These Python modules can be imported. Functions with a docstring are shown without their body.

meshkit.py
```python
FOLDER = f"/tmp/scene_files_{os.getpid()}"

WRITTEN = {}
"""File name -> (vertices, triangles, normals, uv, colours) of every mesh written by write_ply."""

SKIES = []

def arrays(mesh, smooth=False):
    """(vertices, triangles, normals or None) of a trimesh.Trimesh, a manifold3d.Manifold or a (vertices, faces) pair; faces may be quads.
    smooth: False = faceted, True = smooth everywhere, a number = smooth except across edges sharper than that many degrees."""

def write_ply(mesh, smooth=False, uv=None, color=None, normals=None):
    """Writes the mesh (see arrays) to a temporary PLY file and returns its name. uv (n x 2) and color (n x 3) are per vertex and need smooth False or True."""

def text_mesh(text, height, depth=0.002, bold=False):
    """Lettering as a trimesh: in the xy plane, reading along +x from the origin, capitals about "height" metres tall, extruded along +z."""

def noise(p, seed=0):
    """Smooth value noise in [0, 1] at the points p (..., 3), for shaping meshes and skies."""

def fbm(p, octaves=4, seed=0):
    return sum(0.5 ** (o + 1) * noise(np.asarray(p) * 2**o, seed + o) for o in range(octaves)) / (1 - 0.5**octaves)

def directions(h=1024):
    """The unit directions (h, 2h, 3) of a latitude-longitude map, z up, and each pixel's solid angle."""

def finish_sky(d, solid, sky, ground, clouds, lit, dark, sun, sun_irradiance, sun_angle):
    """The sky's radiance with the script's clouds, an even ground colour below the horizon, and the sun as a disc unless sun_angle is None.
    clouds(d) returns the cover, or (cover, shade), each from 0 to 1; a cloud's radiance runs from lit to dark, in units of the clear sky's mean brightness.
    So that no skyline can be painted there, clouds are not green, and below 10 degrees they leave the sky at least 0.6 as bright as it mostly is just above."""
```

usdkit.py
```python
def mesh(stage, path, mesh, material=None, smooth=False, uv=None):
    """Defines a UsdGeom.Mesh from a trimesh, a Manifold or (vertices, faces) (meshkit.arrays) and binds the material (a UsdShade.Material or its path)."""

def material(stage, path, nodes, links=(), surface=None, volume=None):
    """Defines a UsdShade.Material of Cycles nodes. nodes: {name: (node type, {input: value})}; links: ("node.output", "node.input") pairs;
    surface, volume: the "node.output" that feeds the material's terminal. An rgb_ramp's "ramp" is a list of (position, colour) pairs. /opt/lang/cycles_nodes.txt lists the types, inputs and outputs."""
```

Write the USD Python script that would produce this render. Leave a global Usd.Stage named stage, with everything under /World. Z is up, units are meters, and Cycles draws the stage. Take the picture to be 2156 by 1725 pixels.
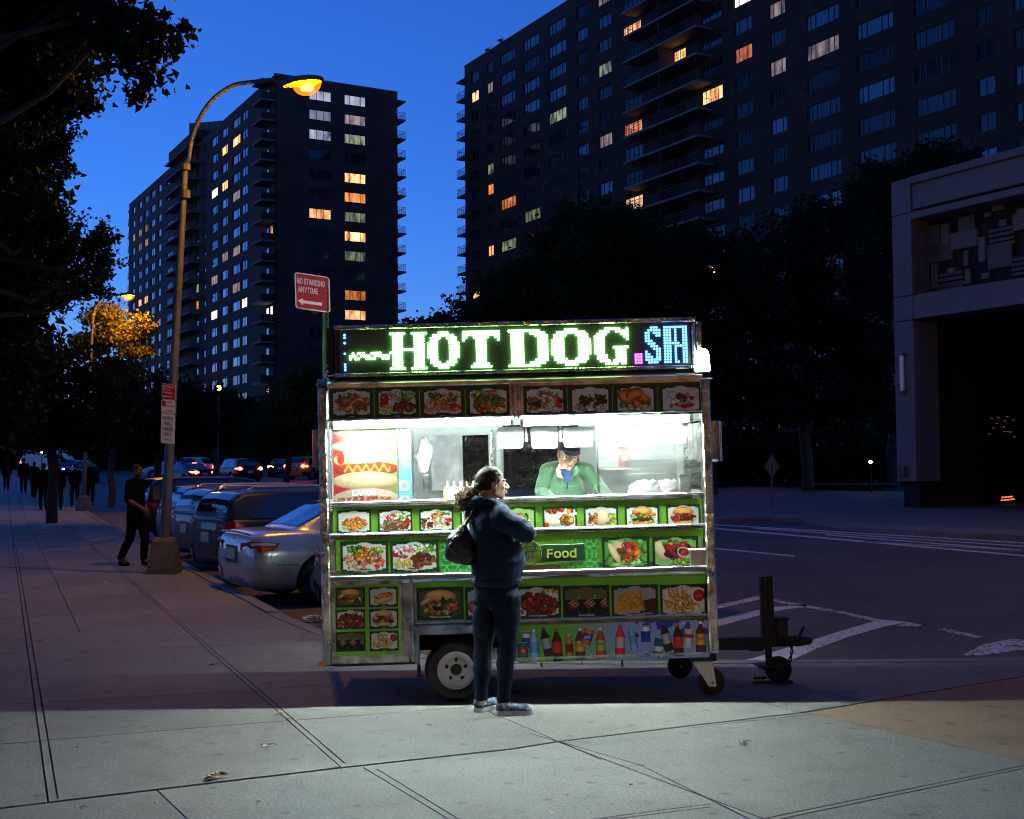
import math, random
import numpy as np, trimesh, manifold3d as m3
import usdkit, meshkit
from shapely.geometry import Polygon, LineString, Point, box as sbox
from shapely.ops import polygonize, unary_union
from shapely import affinity
from pxr import Usd, UsdGeom, UsdLux, UsdShade, Sdf, Gf, Vt

stage = Usd.Stage.CreateInMemory()
UsdGeom.SetStageUpAxis(stage, 'Z'); UsdGeom.SetStageMetersPerUnit(stage, 1.0)
UsdGeom.Xform.Define(stage, '/World'); UsdGeom.Scope.Define(stage, '/World/Looks')
pi = math.pi

# ---------------------------------------------------------------- camera
EYE = 1.65
FPX = 2600.0                      # focal length in pixels of a 2156 wide picture
PITCH, ROLL = math.radians(2.6), math.radians(0.4)
cam = UsdGeom.Camera.Define(stage, '/World/camera')
cam.CreateHorizontalApertureAttr(36.0); cam.CreateVerticalApertureAttr(36.0 * 819 / 1024)
cam.CreateFocalLengthAttr(36.0 * FPX / 2156)
cam.CreateClippingRangeAttr((0.1, 5000.0))
cam.CreateExposureAttr(0.35)
_r = np.array([1.0, 0, 0]); _f = np.array([0, math.cos(PITCH), math.sin(PITCH)]); _u = np.cross(_r, _f)
_r, _u = (_r * math.cos(ROLL) - _u * math.sin(ROLL)), (_u * math.cos(ROLL) + _r * math.sin(ROLL))
_m = np.eye(4); _m[:3, 0], _m[:3, 1], _m[:3, 2], _m[:3, 3] = _r, _u, -_f, (0, 0, EYE)
UsdGeom.Xformable(cam).AddTransformOp().Set(Gf.Matrix4d(*_m.T.ravel().tolist()))

# ---------------------------------------------------------------- sky (dusk: clear deep blue, the last light ahead and to the left; no sun reaches the street)
SUN_EL, SUN_ROT = math.radians(4.0), math.radians(-40)
SKY_STRENGTH = 0.15
usdkit.material(stage, '/World/Looks/sky_look', {
    'sky': ('sky_texture', dict(sky_type='single_scattering', sun_disc=False, sun_elevation=SUN_EL, sun_rotation=SUN_ROT, altitude=100.0, air_density=1.0, aerosol_density=0.0, ozone_density=6.0)),
    'tint': ('mix', dict(mix_type='multiply', fac=1.0, color2=(1.7, 1.08, 1.6))),
    'bg': ('background_shader', dict(strength=SKY_STRENGTH))},
    [('sky.color', 'tint.color1'), ('tint.color', 'bg.color')], surface='bg.background')
sky = UsdLux.DomeLight.Define(stage, '/World/sky')
UsdShade.MaterialBindingAPI.Apply(sky.GetPrim()).Bind(UsdShade.Material.Get(stage, '/World/Looks/sky_look'))
sky.GetPrim().SetCustomDataByKey('kind', 'structure')

# ---------------------------------------------------------------- pixel (2156 wide picture) -> world
def ray(vx, vy):
    return _r * ((vx - 1078) / FPX) - _u * ((vy - 862.5) / FPX) + _f
def W(vx, vy, Y):
    d = ray(vx, vy); return np.array([0, 0, EYE]) + d * (Y / d[1])
def G(vx, vy, z=0.0):
    d = ray(vx, vy); return np.array([0, 0, EYE]) + d * ((z - EYE) / d[2])

# ---------------------------------------------------------------- materials
def mat(name, color=(.5, .5, .5), rough=.5, metal=0.0, vary=0.0, vscale=8.0, bump=0.0, bscale=40.0, spec=.5, coat=0.0, rand=0.0, sheen=0.0, color2=None, detail=4.0, rough2=None):
    """Principled surface; a noise mixes in a second tone (wear, grain), another gives relief; rand shifts the tone per object."""
    n = {'p': ('principled_bsdf', dict(base_color=color, roughness=rough, metallic=metal, specular_ior_level=spec, coat_weight=coat, sheen_weight=sheen)), 'g': ('texture_coordinate', {})}
    l = []
    if vary or color2:
        c2 = color2 or tuple(c * (1 - vary) for c in color)
        n['n'] = ('noise_texture', dict(scale=vscale, detail=detail, roughness=.6))
        n['r'] = ('rgb_ramp', dict(ramp=[(.3, color), (.7, c2)]))
        l += [('g.object', 'n.vector'), ('n.fac', 'r.fac')]
        src = 'r.color'
        if rand:
            n['o'] = ('object_info', {}); n['m'] = ('map_range', dict(from_min=0, from_max=1, to_min=1 - rand, to_max=1 + rand))
            n['h'] = ('hsv', dict(hue=.5, saturation=1.0, fac=1.0))
            l += [('o.random', 'm.value'), ('m.result', 'h.value'), (src, 'h.color')]; src = 'h.color'
        l.append((src, 'p.base_color'))
    if rough2 is not None:
        n['nr'] = ('noise_texture', dict(scale=vscale * 1.7, detail=4.0)); n['mr'] = ('map_range', dict(from_min=.3, from_max=.7, to_min=rough, to_max=rough2, clamp=True))
        l += [('g.object', 'nr.vector'), ('nr.fac', 'mr.value'), ('mr.result', 'p.roughness')]
    if bump:
        n['nb'] = ('noise_texture', dict(scale=bscale, detail=3.0)); n['b'] = ('bump', dict(strength=.7, distance=bump))
        l += [('g.object', 'nb.vector'), ('nb.fac', 'b.height'), ('b.normal', 'p.normal')]
    return usdkit.material(stage, '/World/Looks/' + name, n, l, surface='p.BSDF')

def glow(name, color, strength):
    return usdkit.material(stage, '/World/Looks/' + name, {'e': ('emission', dict(color=color, strength=strength))}, surface='e.emission')

# ---------------------------------------------------------------- prims
_count = {}
def numbered(parent, name):
    k = (parent, name); i = _count.get(k, 0); _count[k] = i + 1
    return f'{parent}/{name}' + (f'_{i:03d}' if i else '')
def tag(p, label=None, cat=None, group=None, kind=None):
    p = p if isinstance(p, Usd.Prim) else p.GetPrim()
    for k, v in (('label', label), ('category', cat), ('group', group), ('kind', kind)):
        if v: p.SetCustomDataByKey(k, v)
    return p
def path_of(parent):
    return '/World' if parent is None else str(parent.GetPath())
def obj(name, mesh, m, parent=None, smooth=False, label=None, cat=None, group=None, kind=None, col=None):
    path = numbered(path_of(parent), name)
    me = usdkit.mesh(stage, path, mesh, m, smooth)
    if col is not None:
        UsdGeom.PrimvarsAPI(me).CreatePrimvar('paint', Sdf.ValueTypeNames.Color3fArray, 'vertex').Set(Vt.Vec3fArray.FromNumpy(np.asarray(col, np.float32)))
    return tag(me, label, cat, group, kind)
def thing(name, label, cat, group=None, loc=(0, 0, 0), rot=(0, 0, 0), kind=None):
    x = UsdGeom.Xform.Define(stage, numbered('/World', name))
    x.AddTranslateOp().Set(Gf.Vec3d(*map(float, loc))); x.AddRotateXYZOp().Set(Gf.Vec3f(*map(float, rot)))
    return tag(x, label, cat, group, kind)
def copy(src, label, loc, rot=(0, 0, 0), scale=None):
    was = src.GetCustomData(); base = src.GetName()
    x = UsdGeom.Xform.Define(stage, numbered('/World', base))
    x.GetPrim().GetReferences().AddInternalReference(src.GetPath()); x.GetPrim().SetInstanceable(True)
    x.ClearXformOpOrder(); x.AddTranslateOp().Set(Gf.Vec3d(*map(float, loc))); x.AddRotateXYZOp().Set(Gf.Vec3f(*map(float, rot)))
    if scale: x.AddScaleOp().Set(Gf.Vec3f(scale, scale, scale))
    return tag(x, label, was['category'], was.get('group'))

# ---------------------------------------------------------------- shapes
def cat(*ms):
    return trimesh.util.concatenate([m for m in ms if m is not None and len(m.faces)])
def bx(x0, x1, y0, y1, z0, z1):
    m = trimesh.creation.box((abs(x1 - x0), abs(y1 - y0), abs(z1 - z0))); m.apply_translation(((x0 + x1) / 2, (y0 + y1) / 2, (z0 + z1) / 2)); return m
def rb(x0, x1, y0, y1, z0, z1, r=.006):
    """box with chamfered edges"""
    a = np.array([x0, y0, z0], float); b = np.array([x1, y1, z1], float); a, b = np.minimum(a, b), np.maximum(a, b)
    r = min(r, (b - a).min() * .45); P = []
    for k in range(3):
        lo, hi = a + r, b - r; lo[k], hi[k] = a[k], b[k]
        P += [[(lo, hi)[i][0], (lo, hi)[j][1], (lo, hi)[l][2]] for i in (0, 1) for j in (0, 1) for l in (0, 1)]
    return trimesh.convex.convex_hull(np.array(P))
def tube(pts, rad, sides=8, caps=True):
    p = np.asarray(pts, float); n = len(p); t = np.gradient(p, axis=0); t /= np.linalg.norm(t, axis=1, keepdims=True) + 1e-12
    ref = np.array([0, 0, 1.0]) if abs(t[:, 2]).mean() < .85 else np.array([1.0, 0, 0])
    a = np.cross(t, ref); a /= np.linalg.norm(a, axis=1, keepdims=True) + 1e-12; b = np.cross(a, t)
    ang = np.arange(sides) * 2 * pi / sides
    rad = np.broadcast_to(np.asarray(rad, float), (n,))
    v = p[:, None] + rad[:, None, None] * (np.cos(ang)[None, :, None] * a[:, None] + np.sin(ang)[None, :, None] * b[:, None])
    i, j = np.meshgrid(np.arange(n - 1), np.arange(sides), indexing='ij'); k = (j + 1) % sides
    f = np.concatenate([np.stack([i * sides + j, i * sides + k, (i + 1) * sides + k], -1).reshape(-1, 3), np.stack([i * sides + j, (i + 1) * sides + k, (i + 1) * sides + j], -1).reshape(-1, 3)])
    v = v.reshape(-1, 3)
    if caps:
        v = np.vstack([v, p[0], p[-1]]); c0, c1 = n * sides, n * sides + 1; jj = np.arange(sides); kk = (jj + 1) % sides
        f = np.vstack([f, np.stack([np.full(sides, c0), kk, jj], -1), np.stack([np.full(sides, c1), (n - 1) * sides + jj, (n - 1) * sides + kk], -1)])
    m = trimesh.Trimesh(v, f, process=False)
    if m.volume < 0: m.invert()
    return m
def cyl(p0, p1, r, r1=None, sides=16):
    p0, p1 = np.asarray(p0, float), np.asarray(p1, float)
    return tube([p0, p1], [r, r if r1 is None else r1], sides)
def lathe(prof, sides=24, axis='z', at=(0, 0, 0)):
    m = trimesh.creation.revolve(np.asarray(prof, float), sections=sides)
    if axis == 'y': m.apply_transform(trimesh.transformations.rotation_matrix(pi / 2, (1, 0, 0)))
    if axis == 'x': m.apply_transform(trimesh.transformations.rotation_matrix(pi / 2, (0, 1, 0)))
    m.apply_translation(at); return m
def ball(c, r, n=2):
    m = trimesh.creation.icosphere(n, 1.0); m.apply_scale(r if np.ndim(r) else (r, r, r)); m.apply_translation(c); return m
def prism(poly, h):
    return trimesh.creation.extrude_polygon(poly, h, engine='earcut')
def xz(m, y):
    """a flat prism drawn in x,z (extruded towards the viewer, -y) placed at depth y"""
    m = m.copy(); v = m.vertices.copy(); m.vertices = np.stack([v[:, 0], y - v[:, 2], v[:, 1]], 1); return m
def text(s, h, w=None, depth=.0015, bold=True, mid=True):
    m = meshkit.text_mesh(s, h, depth, bold); b = m.bounds
    if w: m.apply_scale((w / (b[1][0] - b[0][0]), 1, 1)); b = m.bounds
    m.apply_translation((-(b[0][0] + b[1][0]) / 2 if mid else -b[0][0], 0, 0)); return m
def T(m, loc=(0, 0, 0), rz=0, rx=0, ry=0, s=None):
    m = m.copy()
    if s is not None: m.apply_scale(s)
    for a, ax in ((rx, (1, 0, 0)), (ry, (0, 1, 0)), (rz, (0, 0, 1))):
        if a: m.apply_transform(trimesh.transformations.rotation_matrix(a, ax))
    m.apply_translation(loc); return m
def blob(chains, edge=.02, iters=12, extra=()):
    """chains of (point, radius): hull of neighbours, all joined into one skin, refined and smoothed"""
    parts = list(extra)
    def sp(c, r, n=20): return m3.Manifold.sphere(1.0, n).scale([float(k) for k in (r if np.ndim(r) else (r, r, r))]).translate([float(k) for k in c])
    for ch in chains:
        if len(ch) == 1: parts.append(sp(*ch[0]))
        for (a, ra), (b, rb_) in zip(ch[:-1], ch[1:]): parts.append(m3.Manifold.batch_hull([sp(a, ra), sp(b, rb_)]))
    u = m3.Manifold.batch_boolean(parts, m3.OpType.Add).refine_to_length(edge)
    me = u.to_mesh(); t = trimesh.Trimesh(me.vert_properties[:, :3], me.tri_verts, process=True)
    if iters: trimesh.smoothing.filter_taubin(t, iterations=iters)
    return t
def grid_xz(x0, x1, z0, z1, nx, nz, y):
    X, Z = np.meshgrid(np.linspace(x0, x1, nx + 1), np.linspace(z1, z0, nz + 1))
    v = np.stack([X.ravel(), np.full(X.size, y), Z.ravel()], 1); i, j = np.meshgrid(np.arange(nz), np.arange(nx), indexing='ij'); a = i * (nx + 1) + j
    return v, np.concatenate([np.stack([a, a + nx + 1, a + nx + 2], -1).reshape(-1, 3), np.stack([a, a + nx + 2, a + 1], -1).reshape(-1, 3)])

steel = None
M = {}
M['black_metal'] = mat('black_metal', (.012, .013, .016), .45, .3, vary=.4, vscale=20)
M['rubber'] = mat('rubber', (.012, .012, .013), .75, vary=.4, vscale=30, bump=.002, bscale=120)
M['white_paint'] = mat('white_paint', (.75, .76, .76), .45, vary=.12, vscale=6)
M['dark_gap'] = mat('dark_gap', (.004, .004, .005), .9)
M['skin'] = mat('skin', (.46, .27, .18), .5, vary=.12, vscale=30, bump=.0006, bscale=300)
M['skin_dark'] = mat('skin_dark', (.34, .19, .125), .48, vary=.15, vscale=30, bump=.0006, bscale=300)

# ================================================================ GROUND
U = np.array([math.sin(math.radians(-22.4)), math.cos(math.radians(-22.4))]); N = np.array([U[1], -U[0]])
def rise(y): return np.maximum(0, np.asarray(y, float) - 42) * .0225
ROAD = -.18
M['asphalt'] = usdkit.material(stage, '/World/Looks/asphalt', {
    'g': ('geometry', {}), 'n1': ('noise_texture', dict(scale=.35, detail=5.0, roughness=.6)), 'r1': ('rgb_ramp', dict(ramp=[(.3, (.052, .046, .044)), (.7, (.10, .088, .084))])),
    'n2': ('noise_texture', dict(scale=90.0, detail=3.0)), 'r2': ('rgb_ramp', dict(ramp=[(.35, (.45, .45, .45)), (.6, (1, 1, 1)), (.75, (1.9, 1.9, 1.85))])),
    'v': ('voronoi_texture', dict(feature='distance_to_edge', scale=.55, randomness=1.0)), 'nw': ('noise_texture', dict(scale=1.2, detail=6.0)), 'vm': ('mix', dict(mix_type='linear_light', fac=.35)),
    'rv': ('rgb_ramp', dict(ramp=[(0, (.35, .35, .35)), (.012, (1, 1, 1)), (1, (1, 1, 1))])),
    'm': ('mix', dict(mix_type='multiply', fac=1.0)), 'm2': ('mix', dict(mix_type='multiply', fac=.8)), 'b': ('bump', dict(strength=.6, distance=.006)), 'p': ('principled_bsdf', dict(roughness=.72, specular_ior_level=.4))},
    [('g.position', 'n1.vector'), ('g.position', 'n2.vector'), ('g.position', 'nw.vector'), ('g.position', 'vm.color1'), ('nw.color', 'vm.color2'), ('vm.color', 'v.vector'), ('v.distance', 'rv.fac'), ('n1.fac', 'r1.fac'), ('n2.fac', 'r2.fac'),
     ('r1.color', 'm.color1'), ('r2.color', 'm.color2'), ('m.color', 'm2.color1'), ('rv.color', 'm2.color2'), ('m2.color', 'p.base_color'), ('n2.fac', 'b.height'), ('b.normal', 'p.normal')], surface='p.BSDF')
def concrete(name, a, b, speck=1.0):
    return usdkit.material(stage, '/World/Looks/' + name, {
        'g': ('geometry', {}), 'o': ('object_info', {}), 'n1': ('noise_texture', dict(scale=.9, detail=6.0, roughness=.65)), 'r1': ('rgb_ramp', dict(ramp=[(.3, a), (.72, b)])),
        'n2': ('noise_texture', dict(scale=62.0, detail=4.0, roughness=.75)), 'r2': ('rgb_ramp', dict(ramp=[(.36, (.42, .42, .42)), (.5, (1, 1, 1)), (.62, (1.25, 1.25, 1.22)), (.68, (2.3, 2.3, 2.3))])),
        'v': ('voronoi_texture', dict(dimensions='2D', scale=1.9, randomness=1.0)), 'nv': ('noise_texture', dict(scale=9.0, detail=3.0)), 'vm': ('mix', dict(mix_type='linear_light', fac=.012)), 'rv': ('rgb_ramp', dict(ramp=[(0, (.42, .42, .42)), (.04, (.55, .55, .55)), (.06, (1, 1, 1)), (1, (1, 1, 1))])),
        'n3': ('noise_texture', dict(scale=3.3, detail=8.0, roughness=.75)), 'r3': ('rgb_ramp', dict(ramp=[(.3, (.55, .54, .52)), (.47, (1, 1, 1)), (.7, (1.08, 1.08, 1.08))])),
        'mp': ('map_range', dict(from_min=0, from_max=1, to_min=.80, to_max=1.12)), 'h': ('hsv', dict(hue=.5, saturation=1.0, fac=1.0)),
        'm': ('mix', dict(mix_type='multiply', fac=.75 * speck)), 'm2': ('mix', dict(mix_type='multiply', fac=.85)), 'm3': ('mix', dict(mix_type='multiply', fac=.8)),
        'b': ('bump', dict(strength=.7, distance=.004)), 'p': ('principled_bsdf', dict(roughness=.8, specular_ior_level=.35))},
        [('g.position', 'n1.vector'), ('g.position', 'n2.vector'), ('g.position', 'n3.vector'), ('g.position', 'nv.vector'), ('g.position', 'vm.color1'), ('nv.color', 'vm.color2'), ('vm.color', 'v.vector'), ('v.distance', 'rv.fac'),
         ('n1.fac', 'r1.fac'), ('n2.fac', 'r2.fac'), ('n3.fac', 'r3.fac'), ('r1.color', 'm.color1'), ('r2.color', 'm.color2'), ('m.color', 'm2.color1'), ('rv.color', 'm2.color2'), ('m2.color', 'm3.color1'), ('r3.color', 'm3.color2'),
         ('o.random', 'mp.value'), ('mp.result', 'h.value'), ('m3.color', 'h.color'), ('h.color', 'p.base_color'), ('n2.fac', 'b.height'), ('b.normal', 'p.normal')], surface='p.BSDF')
M['concrete'] = concrete('concrete', (.108, .108, .103), (.152, .152, .146))
M['concrete_tan'] = concrete('concrete_tan', (.125, .088, .056), (.175, .125, .082))
M['joint'] = mat('joint', (.035, .034, .028), .95, vary=.6, vscale=25)
M['kerb'] = concrete('kerb_stone_look', (.12, .12, .12), (.18, .175, .17))
M['soil'] = mat('soil', (.02, .018, .012), .95, vary=.5, vscale=4)

xs = np.concatenate([np.linspace(-700, -60, 12), np.linspace(-50, 50, 26), np.linspace(60, 700, 12)]); ys = np.concatenate([np.linspace(-60, 130, 96), np.linspace(150, 900, 14)])
X, Y = np.meshgrid(xs, ys); i, j = np.meshgrid(np.arange(len(ys) - 1), np.arange(len(xs) - 1), indexing='ij'); a = i * len(xs) + j; nx = len(xs)
road_mesh = (np.stack([X.ravel(), Y.ravel(), (ROAD + np.minimum(rise(Y), 1.8)).ravel()], 1), np.concatenate([np.stack([a, a + 1, a + nx + 1], -1).reshape(-1, 3), np.stack([a, a + nx + 1, a + nx], -1).reshape(-1, 3)]))
obj('road', road_mesh, M['asphalt'], smooth=True, kind='structure')

K0 = G(669, 1330)[:2]
def kp(s, off=0.0): return K0 + U * s + N * off
corner = [(-.62, 10.75), (.1, 10.52), (1.2, 10.46)]
SW = Polygon([tuple(kp(120)), tuple(kp(60)), tuple(kp(10)), tuple(kp(1.2)), (-1.3, 11.32)] + corner + [(16, 10.62), (16, -9), (-26, -9), tuple(kp(0, -11)), tuple(kp(60, -11)), tuple(kp(120, -11))])
lines = []; wide = []
def jl(*pts, ext=.05, dest=lines):
    P = [G(*p)[:2] if len(p) == 2 and not isinstance(p, np.ndarray) else np.asarray(p) for p in pts]
    d0 = P[0] - P[1]; d1 = P[-1] - P[-2]; P[0] = P[0] + d0 / np.linalg.norm(d0) * ext; P[-1] = P[-1] + d1 / np.linalg.norm(d1) * ext
    dest.append(LineString([tuple(p) for p in P]))
def long_line(p, dest=lines, s0=0, s1=110):
    p = G(*p)[:2]; dest.append(LineString([tuple(p + U * s0), tuple(p + U * s1)]))
rng0 = np.random.default_rng(5)
jl((0, 1702), (715, 1617), (1078, 1577), (1180, 1561), (1700, 1499), (2119, 1430), ext=1.5, dest=wide)
for p in ((101, 1686), (121, 1678), (715, 1613), (722, 1604)): long_line(p, s0=-.04)
jl((0, 1567), (500, 1526), (950, 1491), ext=.6); jl((0, 1484), (515, 1455), (660, 1443), ext=1.0); jl((0, 1376), (410, 1361), (690, 1350), ext=2.0)
jl((330, 1663), (400, 1730), ext=.02); jl((765, 1616), (945, 1725), ext=.0); jl((793, 1619), (965, 1724), ext=.0)
jl((1040, 1503), (1178, 1562), ext=.5); jl((1178, 1562), (1350, 1612), (1578, 1725), ext=.3); jl((1200, 1572), (1590, 1718), ext=.2)
jl((1330, 1409), (1548, 1465), (1688, 1500), (2156, 1602), ext=.6); jl((1618, 1722), (2156, 1612), ext=.5); jl((1640, 1725), (2156, 1618), ext=.5)
jl((1243, 1725), (1478, 1695), ext=.05); jl((1265, 1728), (1478, 1701), ext=.05); jl((1700, 1505), (1470, 1531), ext=.05)
jl((1870, 1392), (2156, 1436), ext=.4)
for s in np.arange(2.6, 60, 1.55 if False else 1.9): lines.append(LineString([tuple(kp(s, -11)), tuple(kp(s, .2))]))
for o in (-2.2,): lines.append(LineString([tuple(kp(1, o)), tuple(kp(110, o))]))
for yy in (.8, 2.4, -.8, -2.5): lines.append(LineString([(-26, yy - .4), (16, yy + .3)]))
_a, _b = G(1688, 1500)[:2], G(2156, 1602)[:2]; _e = _a + (_b - _a) / (_b - _a)[0] * (16.5 - _a[0]); lines.append(LineString([tuple(_a), tuple(_e)])); wide.append(LineString([tuple(G(2110, 1431.5)[:2]), tuple(G(2110, 1431.5)[:2] + (G(2119, 1430) - G(1700, 1499))[:2] / np.linalg.norm((G(2119, 1430) - G(1700, 1499))[:2]) * 9)]))
cut = unary_union([unary_union(lines).buffer(.005, cap_style=2), unary_union(wide).buffer(.015, cap_style=2)])
inner = SW.buffer(-.16)
sw = tag(UsdGeom.Xform.Define(stage, '/World/sidewalk'), kind='structure')
def lift(m):
    m.vertices[:, 2] += rise(m.vertices[:, 1]); return m
obj('joint_bed', T(prism(SW.buffer(-.1).simplify(.01).intersection(sbox(-60, -20, 60, 42)), .12), (0, 0, -.15)), M['joint'], sw)
tan = Polygon([tuple(_a), tuple(_e), (16.5, 10.9), tuple(G(2300, 1388)[:2]), tuple(G(2119, 1430)[:2])])
pieces = inner.difference(cut); pieces = list(getattr(pieces, 'geoms', [pieces]))
small = []
for g in sorted(pieces, key=lambda g: (g.centroid.y, g.centroid.x)):
    if g.area < .0008: continue
    c = g.centroid; h = .001 * (rng0.random() - .5) * 2
    if c.y > 40: small.append(lift(T(prism(g, .05), (0, 0, -.05)))); continue
    m = lift(T(prism(g.buffer(-.0015).buffer(.0015) if g.area > .05 else g, .06), (0, 0, -.06 + h)))
    obj('slab', m, M['concrete_tan'] if tan.intersection(g).area > .5 * g.area else M['concrete'], sw)
obj('far_slabs', cat(*small), M['concrete'], sw, kind='stuff')
ring = SW.difference(SW.buffer(-.15)); kb = []
for s in np.arange(-3, 118, 2.4):
    q = Polygon([tuple(kp(s + .006, -1.0)), tuple(kp(s + 2.394, -1.0)), tuple(kp(s + 2.394, .6)), tuple(kp(s + .006, .6))]) if s > 0 else None
    if q is not None and ring.intersection(q).area > .01: obj('kerb_stone', lift(T(prism(ring.intersection(q), .30), (0, 0, -.285))), M['kerb'], sw)
rest = ring.intersection(Polygon([tuple(kp(2.4, -1)), tuple(kp(2.4, 1)), (3, 11.5), (16, 11.2), (16, 10.2), (1.2, 10.2), (-.9, 10.5), (-2.2, 11.8)]))
for g in getattr(rest, 'geoms', [rest]):
    if g.area > .01: obj('kerb_stone', T(prism(g, .30), (0, 0, -.297)), M['kerb'], sw)

# the pavement across the avenue
def z6(x, y, z=ROAD): return G(1466 + .32 * x, 1035 + .32 * y, z)[:2]
far_edge = [z6(*p, z=-.05) for p in ((-330, 176), (130, 182), (470, 172), (720, 180), (1000, 224), (1500, 262), (2156, 290), (2700, 316))]
FS = Polygon([tuple(p) for p in far_edge] + [(75, 60), (40, 100), (-12, 110)])
fs = tag(UsdGeom.Xform.Define(stage, '/World/far_sidewalk'), kind='structure')
fl = [LineString([tuple(np.array([8, 30]) + U * 0 + N * 0 + np.array([k * 2.2, -20])), tuple(np.array([k * 2.2 + 8, -20]) + U * 0 + np.array([-30, 72]))]) for k in range(-6, 34)]
fcut = unary_union(fl).buffer(.012)
for k, g in enumerate(getattr(FS.difference(fcut), 'geoms', [])):
    if g.area > .3: obj('slab', lift(T(prism(g, .2), (0, 0, -.25))), M['kerb'] if False else M['concrete'], fs)

# painted road marks, worn through along the cracks
def paint_mat(name, scale, wear):
    return usdkit.material(stage, '/World/Looks/' + name, {
        'g': ('geometry', {}), 'v': ('voronoi_texture', dict(feature='distance_to_edge', scale=scale)), 'n': ('noise_texture', dict(scale=2.2, detail=5.0)), 'nw': ('noise_texture', dict(scale=11.0, detail=3.0)), 'vm': ('mix', dict(mix_type='linear_light', fac=.05)),
        'ms': ('map_range', dict(from_min=.35, from_max=.7, to_min=wear * .3, to_max=wear, clamp=True)), 'lt': ('math', dict(math_type='less_than')), 'c': ('mix', dict(color1=(.50, .47, .44), color2=(.055, .05, .048))), 'p': ('principled_bsdf', dict(roughness=.7))},
        [('g.position', 'vm.color1'), ('nw.color', 'vm.color2'), ('vm.color', 'v.vector'), ('g.position', 'n.vector'), ('n.fac', 'ms.value'), ('g.position', 'nw.vector'), ('v.distance', 'lt.value1'), ('ms.result', 'lt.value2'), ('lt.value', 'c.fac'), ('c.color', 'p.base_color')], surface='p.BSDF')
M['road_paint'] = paint_mat('road_paint', 9.0, .05); M['road_paint_worn'] = paint_mat('road_paint_worn', 9.0, .13)
def mark(name, pts, m='road_paint', label=None, grp=None):
    P = [z6(*p) for p in pts]; obj(name, T(prism(Polygon([tuple(p) for p in P]).buffer(0), .004), (0, 0, ROAD + .001)), M[m], label=label, cat='road marking', group=grp)
mark('road_marking', [(60, 872), (145, 842), (480, 765), (720, 748), (725, 762), (600, 775), (480, 800), (145, 888), (20, 925)], label='cracked white diagonal hatch bar on the road just right of the cart')
mark('road_marking', [(60, 772), (145, 750), (395, 692), (440, 698), (420, 712), (145, 772)], label='thin white hatch edge above the bar right of the cart')
mark('road_marking', [(440, 698), (720, 748), (725, 762), (420, 712)], 'road_paint_worn', label='broken white line joining two hatch bars behind the jack post')
mark('road_marking', [(725, 752), (960, 790), (1210, 845), (1200, 858), (940, 802), (720, 764)], 'road_paint_worn', label='thin worn white line running right towards the second hatch bar')
mark('road_marking', [(280, 1126), (440, 1080), (800, 968), (1020, 900), (1210, 845), (1390, 862), (1250, 888), (1000, 960), (760, 1050), (620, 1118)], label='broad cracked white hatch bar behind the tow hitch')
mark('road_marking', [(1390, 862), (1480, 878), (1470, 890), (1330, 885)], 'road_paint_worn', label='worn end of the broad hatch bar behind the hitch')
mark('road_marking', [(1590, 908), (1640, 905), (1885, 958), (1860, 968), (1640, 922)], 'road_paint_worn', label='short worn white dash right of the broad hatch bar')
mark('road_marking', [(1760, 1078), (1880, 1012), (2060, 975), (2156, 978), (2300, 960), (2300, 1020), (1900, 1080)], 'road_paint_worn', label='crackled white hatch bar at the right edge of the road')
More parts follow.
